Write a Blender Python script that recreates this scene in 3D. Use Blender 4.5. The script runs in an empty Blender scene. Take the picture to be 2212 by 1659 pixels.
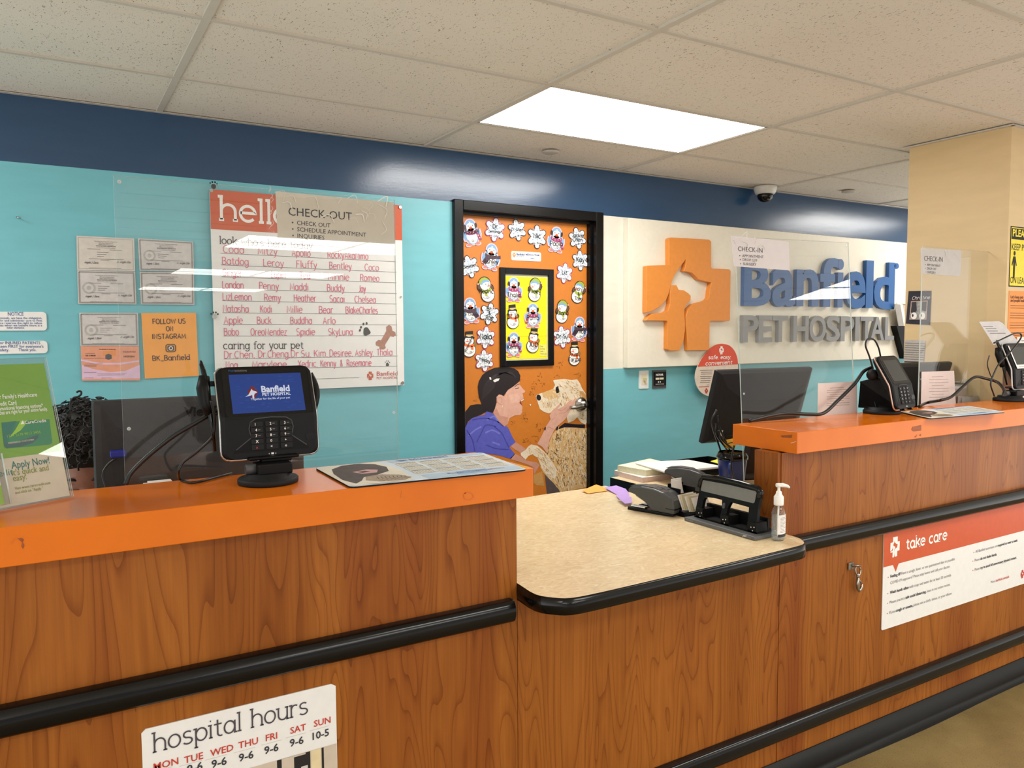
import bpy, bmesh, math, random
from mathutils import Vector, Matrix
random.seed(7)
SC = bpy.context.scene
COL = SC.collection
R = math.radians
PI = math.pi

# ---------------------------------------------------------------- camera
F_PX, IMG_W, IMG_H = 1676.126, 2212.0, 1659.0
YAW, PITCH, ROLL = 0.5399641, -0.0668414, -0.0056276
CAM = Vector((0.0, 0.0, 1.5122))
_cy, _sy, _cp, _sp = math.cos(YAW), math.sin(YAW), math.cos(PITCH), math.sin(PITCH)
FWD = Vector((_sy * _cp, _cy * _cp, _sp))
_r0 = Vector((_cy, -_sy, 0.0))
_u0 = _r0.cross(FWD)
RGT = _r0 * math.cos(ROLL) + _u0 * math.sin(ROLL)
UPV = _u0 * math.cos(ROLL) - _r0 * math.sin(ROLL)
cam_data = bpy.data.cameras.new('camera')
cam_data.sensor_fit = 'HORIZONTAL'
cam_data.sensor_width = 36.0
cam_data.lens = F_PX / IMG_W * 36.0
cam_data.clip_start = 0.05
cam_data.clip_end = 100
camera = bpy.data.objects.new('camera', cam_data)
COL.objects.link(camera)
camera.matrix_world = Matrix(((RGT.x, UPV.x, -FWD.x, CAM.x), (RGT.y, UPV.y, -FWD.y, CAM.y),
                              (RGT.z, UPV.z, -FWD.z, CAM.z), (0, 0, 0, 1)))
SC.camera = camera

# ---------------------------------------------------------------- world, exposure
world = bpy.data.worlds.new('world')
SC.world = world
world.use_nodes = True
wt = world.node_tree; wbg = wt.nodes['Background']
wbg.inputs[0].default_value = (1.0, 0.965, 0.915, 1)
# added world glow, stronger from below and from both sides, brightens the ceiling
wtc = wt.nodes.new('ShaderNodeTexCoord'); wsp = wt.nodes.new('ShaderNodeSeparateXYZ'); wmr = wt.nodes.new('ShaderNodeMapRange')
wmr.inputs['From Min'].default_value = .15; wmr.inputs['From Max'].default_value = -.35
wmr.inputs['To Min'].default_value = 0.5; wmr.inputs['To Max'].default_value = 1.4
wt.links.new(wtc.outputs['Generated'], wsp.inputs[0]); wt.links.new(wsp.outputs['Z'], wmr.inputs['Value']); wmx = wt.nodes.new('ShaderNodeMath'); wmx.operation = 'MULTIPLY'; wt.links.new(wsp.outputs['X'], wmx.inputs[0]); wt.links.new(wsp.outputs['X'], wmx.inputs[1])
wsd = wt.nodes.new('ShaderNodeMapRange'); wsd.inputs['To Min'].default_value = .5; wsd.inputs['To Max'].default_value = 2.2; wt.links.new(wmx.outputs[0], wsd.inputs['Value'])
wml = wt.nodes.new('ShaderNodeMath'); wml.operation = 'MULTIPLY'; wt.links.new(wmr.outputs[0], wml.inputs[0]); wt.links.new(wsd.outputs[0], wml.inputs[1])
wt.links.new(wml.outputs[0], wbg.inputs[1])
SC.view_settings.view_transform = 'Standard'
SC.view_settings.look = 'None'
SC.view_settings.gamma = 1
SC.view_settings.use_curve_mapping = False
SC.view_settings.exposure = 0.14
LAMP = 13.0           # radiance of the ceiling light diffusers
CEIL = 2.44

# ---------------------------------------------------------------- measuring: a direction seen in the photograph meets a real plane
def ray(x, y):
    return FWD + RGT * ((x - IMG_W / 2) / F_PX) - UPV * ((y - IMG_H / 2) / F_PX)
def atX(x, y, X):
    d = ray(x, y); return CAM + d * ((X - CAM.x) / d.x)
def atY(x, y, Y):
    d = ray(x, y); return CAM + d * ((Y - CAM.y) / d.y)
def atZ(x, y, Z):
    d = ray(x, y); return CAM + d * ((Z - CAM.z) / d.z)

# ---------------------------------------------------------------- materials
def lin(c):
    c = c / 255.0
    return c / 12.92 if c <= 0.04045 else ((c + 0.055) / 1.055) ** 2.4
def rgb(*c):
    return (lin(c[0]), lin(c[1]), lin(c[2]), 1.0)
MATS = {}
class NT:
    def __init__(self, name):
        self.m = bpy.data.materials.new(name); self.m.use_nodes = True
        self.t = self.m.node_tree; self.b = self.t.nodes['Principled BSDF']
        self.out = self.t.nodes['Material Output']
    def n(self, typ, **kw):
        nd = self.t.nodes.new(typ)
        for k, v in kw.items():
            if k.startswith('i_'):
                nd.inputs[int(k[2:]) if k[2:].isdigit() else k[2:]].default_value = v
            else:
                setattr(nd, k, v)
        return nd
    def l(self, a, b): self.t.links.new(a, b)
    def ramp(self, fac, stops):
        nd = self.t.nodes.new('ShaderNodeValToRGB')
        e = nd.color_ramp.elements
        e[0].position, e[0].color = stops[0]
        e[1].position, e[1].color = stops[-1]
        for p, c in stops[1:-1]:
            x = e.new(p); x.color = c
        self.l(fac, nd.inputs[0]); return nd
    def coord(self, scale=(1, 1, 1), obj=False):
        if obj:
            src = self.n('ShaderNodeTexCoord').outputs['Object']
        else:
            src = self.n('ShaderNodeNewGeometry').outputs['Position']
        mp = self.n('ShaderNodeMapping'); mp.inputs['Scale'].default_value = scale
        self.l(src, mp.inputs[0]); return mp.outputs[0]
    def noise(self, vec, scale, detail=3, rough=.5, dist=0):
        nd = self.n('ShaderNodeTexNoise'); nd.inputs['Scale'].default_value = scale
        nd.inputs['Detail'].default_value = detail; nd.inputs['Roughness'].default_value = rough
        nd.inputs['Distortion'].default_value = dist
        self.l(vec, nd.inputs['Vector']); return nd.outputs['Fac']
    def math(self, op, a, b=None):
        nd = self.n('ShaderNodeMath', operation=op)
        for i, v in enumerate((a, b)):
            if v is None: continue
            if isinstance(v, (int, float)): nd.inputs[i].default_value = v
            else: self.l(v, nd.inputs[i])
        return nd.outputs[0]
    def mix(self, fac, a, b, typ='MIX'):
        nd = self.n('ShaderNodeMix', data_type='RGBA', blend_type=typ)
        for i, v in ((0, fac), (6, a), (7, b)):
            if isinstance(v, (int, float, tuple)): nd.inputs[i].default_value = v
            else: self.l(v, nd.inputs[i])
        return nd.outputs[2]
    def bump(self, h, strength=.1, dist=.01):
        nd = self.n('ShaderNodeBump'); nd.inputs['Strength'].default_value = strength
        nd.inputs['Distance'].default_value = dist
        self.l(h, nd.inputs['Height']); self.l(nd.outputs[0], self.b.inputs['Normal'])
def M(name, c=None, rough=.5, metal=0.0, var=.05, spec=.5, scale=40, bump=0):
    """plain paint, paper, plastic or metal: a colour with a faint mottled variation"""
    if name in MATS: return MATS[name]
    t = NT(name)
    base = rgb(*c); lo = tuple(x * (1 - var) for x in base[:3]) + (1,); hi = tuple(min(1, x * (1 + var)) for x in base[:3]) + (1,)
    f = t.noise(t.coord(), scale, 2)
    r = t.ramp(f, [(.3, lo), (.7, hi)])
    t.l(r.outputs[0], t.b.inputs['Base Color'])
    t.b.inputs['Roughness'].default_value = rough; t.b.inputs['Metallic'].default_value = metal
    t.b.inputs['Specular IOR Level'].default_value = spec
    if bump: t.bump(f, bump, .002)
    MATS[name] = t.m; return t.m
def glow(name, c, s):
    if name in MATS: return MATS[name]
    t = NT(name)
    t.b.inputs['Base Color'].default_value = (0, 0, 0, 1)
    t.b.inputs['Emission Color'].default_value = rgb(*c); t.b.inputs['Emission Strength'].default_value = s
    t.b.inputs['Roughness'].default_value = .25
    MATS[name] = t.m; return t.m
def clear(name, tint, refl=1.0, rough=0.0, diffuse=0.0):
    """clear acrylic sheet: light passes straight through, the surface mirrors by Fresnel"""
    if name in MATS: return MATS[name]
    t = NT(name); t.t.nodes.remove(t.b)
    tr = t.n('ShaderNodeBsdfTransparent'); tr.inputs[0].default_value = tint
    gl = t.n('ShaderNodeBsdfGlossy'); gl.inputs['Roughness'].default_value = rough
    lw = t.n('ShaderNodeFresnel'); lw.inputs[0].default_value = 1.45
    geo = t.n('ShaderNodeNewGeometry')        # both faces of the sheet mirror alike
    t.l(t.math('ADD', 1.45, t.math('MULTIPLY', geo.outputs['Backfacing'], 1 / 1.45 - 1.45)), lw.inputs[0])
    f = t.math('MULTIPLY', lw.outputs[0], refl)
    mx = t.n('ShaderNodeMixShader'); t.l(f, mx.inputs[0]); t.l(tr.outputs[0], mx.inputs[1]); t.l(gl.outputs[0], mx.inputs[2])
    last = mx
    if diffuse:
        df = t.n('ShaderNodeBsdfDiffuse'); df.inputs[0].default_value = (.75, .78, .77, 1)
        nz = t.noise(t.coord(), 3, 2)
        m2 = t.n('ShaderNodeMixShader'); t.l(t.math('MULTIPLY', nz, diffuse * 2), m2.inputs[0])
        t.l(mx.outputs[0], m2.inputs[1]); t.l(df.outputs[0], m2.inputs[2]); last = m2
    t.l(last.outputs[0], t.out.inputs[0])
    MATS[name] = t.m; return t.m

def wood(name, dark=1.0):
    t = NT(name)
    c = t.coord((1.0, 1.0, .13))
    wv = t.noise(t.coord((1.5, 1.5, .10)), 3.0, 2, .45, .3)
    n1 = t.noise(c, 5.6, 2, .45, .5)
    lines = t.math('FRACT', t.math('MULTIPLY', t.math('ADD', n1, t.math('MULTIPLY', wv, .55)), 24.0))
    fine = t.noise(t.coord((1.0, 1.0, .025)), 110, 4, .65)
    base = t.ramp(wv, [(.32, rgb(142 * dark, 81 * dark, 27 * dark)), (.52, rgb(161 * dark, 97 * dark, 37 * dark)), (.7, rgb(136 * dark, 72 * dark, 26 * dark))])
    ln = t.ramp(lines, [(0, (.56, .45, .36, 1)), (.16, (.88, .83, .78, 1)), (.55, (1, 1, 1, 1)), (1.0, (.92, .90, .87, 1))])
    col = t.mix(.85, base.outputs[0], ln.outputs[0], 'MULTIPLY')
    fr = t.ramp(fine, [(.3, (.80, .76, .72, 1)), (.65, (1.07, 1.07, 1.07, 1))])
    col = t.mix(.8, col, fr.outputs[0], 'MULTIPLY')
    t.l(col, t.b.inputs['Base Color'])
    t.b.inputs['Roughness'].default_value = .38; t.b.inputs['Specular IOR Level'].default_value = .25
    t.bump(fine, .05, .002)
    MATS[name] = t.m; return t.m
WOOD = wood('cherry_laminate')
def _ceil():
    t = NT('ceiling_tile')
    v = t.coord((1, 1, 1))
    n = t.noise(t.coord((1, .45, 1)), 185, 2, .5, 1.2)
    big = t.noise(v, 1.2, 2)
    sp = t.ramp(n, [(.315, rgb(138, 130, 118)), (.36, (1, 1, 1, 1))])
    base = t.ramp(big, [(.3, rgb(222, 216, 204)), (.7, rgb(229, 223, 212))])
    t.l(t.mix(.9, base.outputs[0], sp.outputs[0], 'MULTIPLY'), t.b.inputs['Base Color'])
    t.b.inputs['Roughness'].default_value = .95; t.b.inputs['Specular IOR Level'].default_value = .1
    t.bump(n, .25, .003); return t.m
CEILM = _ceil()
CEILP = M('ceiling_tile_plain', (222, 216, 205), .95, var=.02, spec=.1, scale=2)
def _lam():
    t = NT('beige_laminate')
    v = t.coord((1, 1, 1))
    n = t.noise(t.coord((1, 1.6, 1)), 22, 6, .62, 2.2)
    n2 = t.noise(v, 5, 3)
    a = t.ramp(n, [(.3, rgb(216, 188, 144)), (.5, rgb(230, 208, 168)), (.62, rgb(237, 218, 180)), (.72, rgb(252, 244, 224))])
    b = t.ramp(n2, [(.35, (.95, .94, .92, 1)), (.65, (1.03, 1.02, 1.02, 1))])
    t.l(t.mix(1.0, a.outputs[0], b.outputs[0], 'MULTIPLY'), t.b.inputs['Base Color'])
    t.b.inputs['Roughness'].default_value = .3; return t.m
LAM = _lam()
def _floor():
    t = NT('stained_concrete')
    v = t.coord()
    n = t.noise(v, 3.5, 5, .6); s = t.noise(v, 190, 2)
    a = t.ramp(n, [(.3, rgb(116, 98, 58)), (.55, rgb(138, 118, 74)), (.75, rgb(150, 132, 86))])
    b = t.ramp(s, [(.28, (.45, .42, .38, 1)), (.42, (1, 1, 1, 1)), (.68, (1, 1, 1, 1)), (.76, (1.9, 1.9, 1.8, 1))])
    t.l(t.mix(.8, a.outputs[0], b.outputs[0], 'MULTIPLY'), t.b.inputs['Base Color'])
    t.b.inputs['Roughness'].default_value = .45; return t.m
FLOORM = _floor()
def _paint(name, c, rough, bump):
    t = NT(name)
    f = t.noise(t.coord(), 90, 3); g = t.noise(t.coord((.6, .6, 3)), 9, 3)
    base = rgb(*c)
    r = t.ramp(g, [(.3, tuple(x * .96 for x in base[:3]) + (1,)), (.7, tuple(x * 1.03 for x in base[:3]) + (1,))])
    t.l(r.outputs[0], t.b.inputs['Base Color'])
    t.b.inputs['Roughness'].default_value = rough
    if name == 'navy_paint': t.b.inputs['Specular IOR Level'].default_value = .75
    t.bump(t.math('ADD', f, t.math('MULTIPLY', g, 1.5)), bump, .002); MATS[name] = t.m; return t.m
TEAL = _paint('teal_paint', (116, 190, 202), .38, .08)
NAVY = _paint('navy_paint', (38, 74, 110), .21, .09)
CREAMW = _paint('white_paint', (232, 228, 214), .4, .08)
TAN = _paint('tan_paint', (216, 190, 144), .5, .1)
def _orange():
    t = NT('orange_laminate')
    n = t.noise(t.coord((1, 1, 1)), 7, 4); s = t.noise(t.coord(), 420, 2)
    a = t.ramp(n, [(.3, rgb(216, 109, 3)), (.7, rgb(224, 116, 4))])
    t.l(a.outputs[0], t.b.inputs['Base Color'])
    t.b.inputs['Roughness'].default_value = .17; t.b.inputs['Specular IOR Level'].default_value = .4
    t.bump(s, .015, .001); return t.m
ORANGE = _orange()
WHITE = M('white_card', (236, 236, 234), .45, var=.02)
PAPER = M('paper_white', (232, 228, 222), .7, var=.03)
BLACKP = M('black_plastic', (12, 12, 13), .42, var=.2, spec=.2)
BLACKG = M('gloss_black', (7, 7, 8), .12, var=.2, spec=.4)
BLACKM = M('matt_black', (17, 17, 19), .6, var=.2, spec=.3)
RUBBER = M('black_rubber', (9, 9, 9), .16, var=.2, spec=.35)
COVE = M('black_cove', (12, 12, 12), .45, var=.2, spec=.25)
CABLE = M('cable_black', (12, 12, 13), .35, var=.2)
GREYP = M('grey_plastic', (74, 76, 78), .4, var=.06)
SILVER = M('silver_metal', (190, 190, 190), .25, 1.0, .04)
STEEL = M('brushed_steel', (168, 166, 160), .3, 1.0, .08)
INK = M('ink_dark', (52, 50, 56), .7)
BLACKINK = M('ink_black', (18, 17, 18), .7)
BLUEINK = M('ink_blue', (40, 84, 140), .7)
REDINK = M('ink_red', (196, 58, 42), .7)
MARKER = M('marker_pink', (224, 98, 132), .6)
WHITEINK = M('ink_white', (244, 242, 238), .6, var=.01)
LOGO_O = M('logo_orange', (226, 142, 56), .45, var=.03)
POSTER_O = M('poster_orange', (204, 86, 44), .45, var=.03)
ACRYL = clear('clear_acrylic', (.975, .98, .978, 1), 1.0, 0, .012)
ACRYL2 = clear('clear_acrylic_thick', (.93, .94, .935, 1), 1.0, 0, .012)
SLEEVE = clear('clear_plastic_sleeve', (.97, .97, .965, 1), .3, .08, .03)
EDGE = M('acrylic_edge', (196, 206, 200), .2, var=.03)

# ---------------------------------------------------------------- mesh building
XF = {}                                            # object name -> its world matrix
class Frame:
    """a flat sheet's own axes: u to the right, v upwards, n out of its face"""
    def __init__(s, o, u=(1, 0, 0), v=(0, 0, 1)):
        s.o = Vector(o); s.u = Vector(u).normalized(); s.v = Vector(v).normalized(); s.n = s.u.cross(s.v)
    def p(s, a, b, c=0.0): return s.o + s.u * a + s.v * b + s.n * c
    def uv(s, P): d = Vector(P) - s.o; return (d.dot(s.u), d.dot(s.v))
    def px(s, x, y):
        d = ray(x, y); t = (s.o - CAM).dot(s.n) / d.dot(s.n); return s.uv(CAM + d * t)
class MB:
    def __init__(s): s.v = []; s.f = []; s.m = []; s.mats = []; s.sm = []
    def mi(s, m):
        if m not in s.mats: s.mats.append(m)
        return s.mats.index(m)
    def face(s, pts, m, smooth=False):
        i = len(s.v); s.v += [Vector(p) for p in pts]; s.f.append(list(range(i, i + len(pts)))); s.m.append(s.mi(m)); s.sm.append(smooth)
    def grid(s, rows, m, close_u=False, smooth=True, cap=False):
        i = len(s.v); n = len(rows[0]); k = s.mi(m)
        for r in rows: s.v += [Vector(p) for p in r]
        for a in range(len(rows) - 1):
            for b in range(n if close_u else n - 1):
                c = (b + 1) % n
                s.f.append([i + a * n + b, i + a * n + c, i + (a + 1) * n + c, i + (a + 1) * n + b]); s.m.append(k); s.sm.append(smooth)
        if cap:
            s.f.append([i + b for b in range(n)][::-1]); s.m.append(k); s.sm.append(False)
            s.f.append([i + (len(rows) - 1) * n + b for b in range(n)]); s.m.append(k); s.sm.append(False)
        return s
    def box(s, c, d, m, rot=None):
        c = Vector(c); x, y, z = d[0] / 2, d[1] / 2, d[2] / 2
        q = [Vector(p) for p in ((-x, -y, -z), (x, -y, -z), (x, y, -z), (-x, y, -z), (-x, -y, z), (x, -y, z), (x, y, z), (-x, y, z))]
        if rot is not None: q = [rot @ p for p in q]
        i = len(s.v); s.v += [c + p for p in q]; k = s.mi(m)
        for f in ((0, 3, 2, 1), (4, 5, 6, 7), (0, 1, 5, 4), (2, 3, 7, 6), (1, 2, 6, 5), (3, 0, 4, 7)):
            s.f.append([i + a for a in f]); s.m.append(k); s.sm.append(False)
        return s
    def b2(s, a, b, m):
        a = Vector(a); b = Vector(b); return s.box((a + b) / 2, [abs(b[i] - a[i]) for i in range(3)], m)
    def prism(s, pts, fr, t, m, side=None, lift=0.0):
        """polygon pts (u,v) on frame fr, front face lifted, body going back by t"""
        ar = sum(pts[i][0] * pts[(i + 1) % len(pts)][1] - pts[(i + 1) % len(pts)][0] * pts[i][1] for i in range(len(pts)))
        if ar < 0: pts = pts[::-1]
        F = [fr.p(a, b, lift) for a, b in pts]; B = [fr.p(a, b, lift - t) for a, b in pts]
        s.face(F, m); s.face(B[::-1], m)
        n = len(pts)
        for k in range(n):
            s.face([B[k], B[(k + 1) % n], F[(k + 1) % n], F[k]], side or m)
        return s
    def flat(s, pts, fr, m, lift=.0006):
        ar = sum(pts[i][0] * pts[(i + 1) % len(pts)][1] - pts[(i + 1) % len(pts)][0] * pts[i][1] for i in range(len(pts)))
        if ar < 0: pts = pts[::-1]
        s.face([fr.p(a, b, lift) for a, b in pts], m); return s
    def rect(s, fr, u0, v0, u1, v1, m, lift=.0006):
        return s.flat([(u0, v0), (u1, v0), (u1, v1), (u0, v1)], fr, m, lift)
    def ribbon(s, pts, fr, w, m, lift=.0008, closed=False):
        """a drawn line of width w on the sheet"""
        P = [Vector((a, b)) for a, b in pts]
        if len(P) < 2: return s
        Q = [P[0]]
        for p in P[1:]:
            if (p - Q[-1]).length > w * .05: Q.append(p)
        P = Q
        if len(P) < 2: return s
        L = []; n = len(P)
        for i in range(n):
            a = P[i - 1] if i > 0 else (P[-1] if closed else P[0]); b = P[i + 1] if i < n - 1 else (P[0] if closed else P[-1])
            d1 = (P[i] - a); d2 = (b - P[i])
            d1 = d1.normalized() if d1.length > 1e-9 else d2.normalized(); d2 = d2.normalized() if d2.length > 1e-9 else d1
            n1 = Vector((-d1.y, d1.x)); n2 = Vector((-d2.y, d2.x)); nn = n1 + n2
            nn = nn.normalized() if nn.length > 1e-6 else n1
            k = min(1.6, 1 / max(.4, nn.dot(n1))); L.append((P[i] + nn * (w / 2 * k), P[i] - nn * (w / 2 * k)))
        if closed: L.append(L[0])
        for i in range(len(L) - 1):
            s.face([fr.p(*L[i][1], lift), fr.p(*L[i + 1][1], lift), fr.p(*L[i + 1][0], lift), fr.p(*L[i][0], lift)], m)
        return s
    def disc(s, fr, u, v, ru, rv, m, lift=.0006, n=20, rot=0):
        c, q = math.cos(rot), math.sin(rot)
        pts = []
        for k in range(n):
            a = 2 * PI * k / n; x, y = ru * math.cos(a), rv * math.sin(a); pts.append((u + x * c - y * q, v + x * q + y * c))
        return s.flat(pts, fr, m, lift)
    def tube(s, path, r, m, seg=8, cap=True):
        P = [Vector(p) for p in path]; rows = []; up = None
        for i, p in enumerate(P):
            t = (P[min(i + 1, len(P) - 1)] - P[max(i - 1, 0)])
            t = t.normalized() if t.length > 1e-9 else Vector((0, 0, 1))
            if up is None: up = t.orthogonal().normalized()
            up = (up - t * up.dot(t)); up = up.normalized() if up.length > 1e-6 else t.orthogonal().normalized()
            w = t.cross(up); rr = r[i] if isinstance(r, (list, tuple)) else r
            rows.append([p + (up * math.cos(2 * PI * k / seg) + w * math.sin(2 * PI * k / seg)) * rr for k in range(seg)])
        return s.grid(rows, m, True, True, cap)
    def lathe(s, prof, c, m, seg=28, sx=1, sy=1, axis=None, cap=True):
        c = Vector(c); rows = []
        for r_, z in prof:
            row = [Vector((r_ * math.cos(2 * PI * k / seg) * sx, r_ * math.sin(2 * PI * k / seg) * sy, z)) for k in range(seg)]
            if axis is not None: row = [axis @ q for q in row]
            rows.append([c + q for q in row])
        return s.grid(rows, m, True, True, cap)
    def ball(s, c, r, m, n=12, k=8, rot=None):
        c = Vector(c); rr = r if isinstance(r, (tuple, list)) else (r, r, r); rows = []
        for j in range(k + 1):
            th = PI * j / k - PI / 2; th = max(-PI / 2 + .02, min(PI / 2 - .02, th))
            row = [Vector((rr[0] * math.cos(th) * math.cos(2 * PI * i / n), rr[1] * math.cos(th) * math.sin(2 * PI * i / n), rr[2] * math.sin(th))) for i in range(n)]
            if rot is not None: row = [rot @ q for q in row]
            rows.append([c + q for q in row])
        return s.grid(rows, m, True, True, True)
    def build(s, name, parent=None, loc=None, bevel=0, seg=2, local=False, smooth_by=None):
        if parent is not None and not local:
            inv = XF[parent.name].inverted(); vs = [inv @ p for p in s.v]; mw = XF[parent.name]
        elif parent is not None:
            vs = s.v; mw = XF[parent.name]
        else:
            if loc is None:
                xs = [p.x for p in s.v]; ys = [p.y for p in s.v]; zs = [p.z for p in s.v]
                loc = Vector(((min(xs) + max(xs)) / 2, (min(ys) + max(ys)) / 2, min(zs)))
            loc = Vector(loc); vs = [p - loc for p in s.v]; mw = Matrix.Translation(loc)
        me = bpy.data.meshes.new(name)
        me.from_pydata([tuple(p) for p in vs], [], s.f)
        for m in s.mats: me.materials.append(m)
        me.polygons.foreach_set('material_index', s.m); me.polygons.foreach_set('use_smooth', s.sm)
        me.update()
        if bevel:
            bm = bmesh.new(); bm.from_mesh(me)
            bmesh.ops.remove_doubles(bm, verts=bm.verts, dist=1e-5)
            es = [e for e in bm.edges if len(e.link_faces) == 2 and e.calc_face_angle(0) > .6]
            bmesh.ops.bevel(bm, geom=es, offset=bevel, segments=seg, affect='EDGES', profile=.5, clamp_overlap=True)
            bm.to_mesh(me); bm.free()
        o = bpy.data.objects.new(name, me); COL.objects.link(o)
        if parent is not None: o.parent = parent
        else: o.location = loc
        XF[o.name] = mw.copy(); return o
def tag(o, label=None, cat=None, group=None, kind=None):
    for k, v in (('label', label), ('category', cat), ('group', group), ('kind', kind)):
        if v: o[k] = v
    return o
def thing(name, label, cat, loc, rz=0, group=None):
    o = bpy.data.objects.new(name, None); o.empty_display_size = .05; COL.objects.link(o)
    o.location = loc; o.rotation_euler = (0, 0, rz)
    XF[o.name] = Matrix.Translation(Vector(loc)) @ Matrix.Rotation(rz, 4, 'Z')
    return tag(o, label, cat, group)
def copy_tree(o, parent=None, loc=None, rz=None):
    c = o.copy(); COL.objects.link(c); c.parent = parent
    if loc is not None: c.location = loc
    if rz is not None: c.rotation_euler = (0, 0, rz)
    for ch in [q for q in bpy.data.objects if q.parent == o]: copy_tree(ch, c)
    return c
def spline(pts, n=8):
    P = [Vector(p) for p in pts]; P = [P[0] * 2 - P[1]] + P + [P[-1] * 2 - P[-2]]; out = []
    for i in range(1, len(P) - 2):
        for k in range(n):
            t = k / n; a, b, c, d = P[i - 1:i + 3]
            out.append(.5 * ((2 * b) + (c - a) * t + (2 * a - 5 * b + 4 * c - d) * t * t + (3 * b - a - 3 * c + d) * t ** 3))
    out.append(P[-2]); return out
def rrect(u0, v0, u1, v1, r, n=4):
    o = []
    for cx, cy, a0 in ((u1 - r, v1 - r, 0), (u0 + r, v1 - r, 90), (u0 + r, v0 + r, 180), (u1 - r, v0 + r, 270)):
        for k in range(n + 1):
            a = R(a0 + 90 * k / n); o.append((cx + r * math.cos(a), cy + r * math.sin(a)))
    return o

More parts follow.
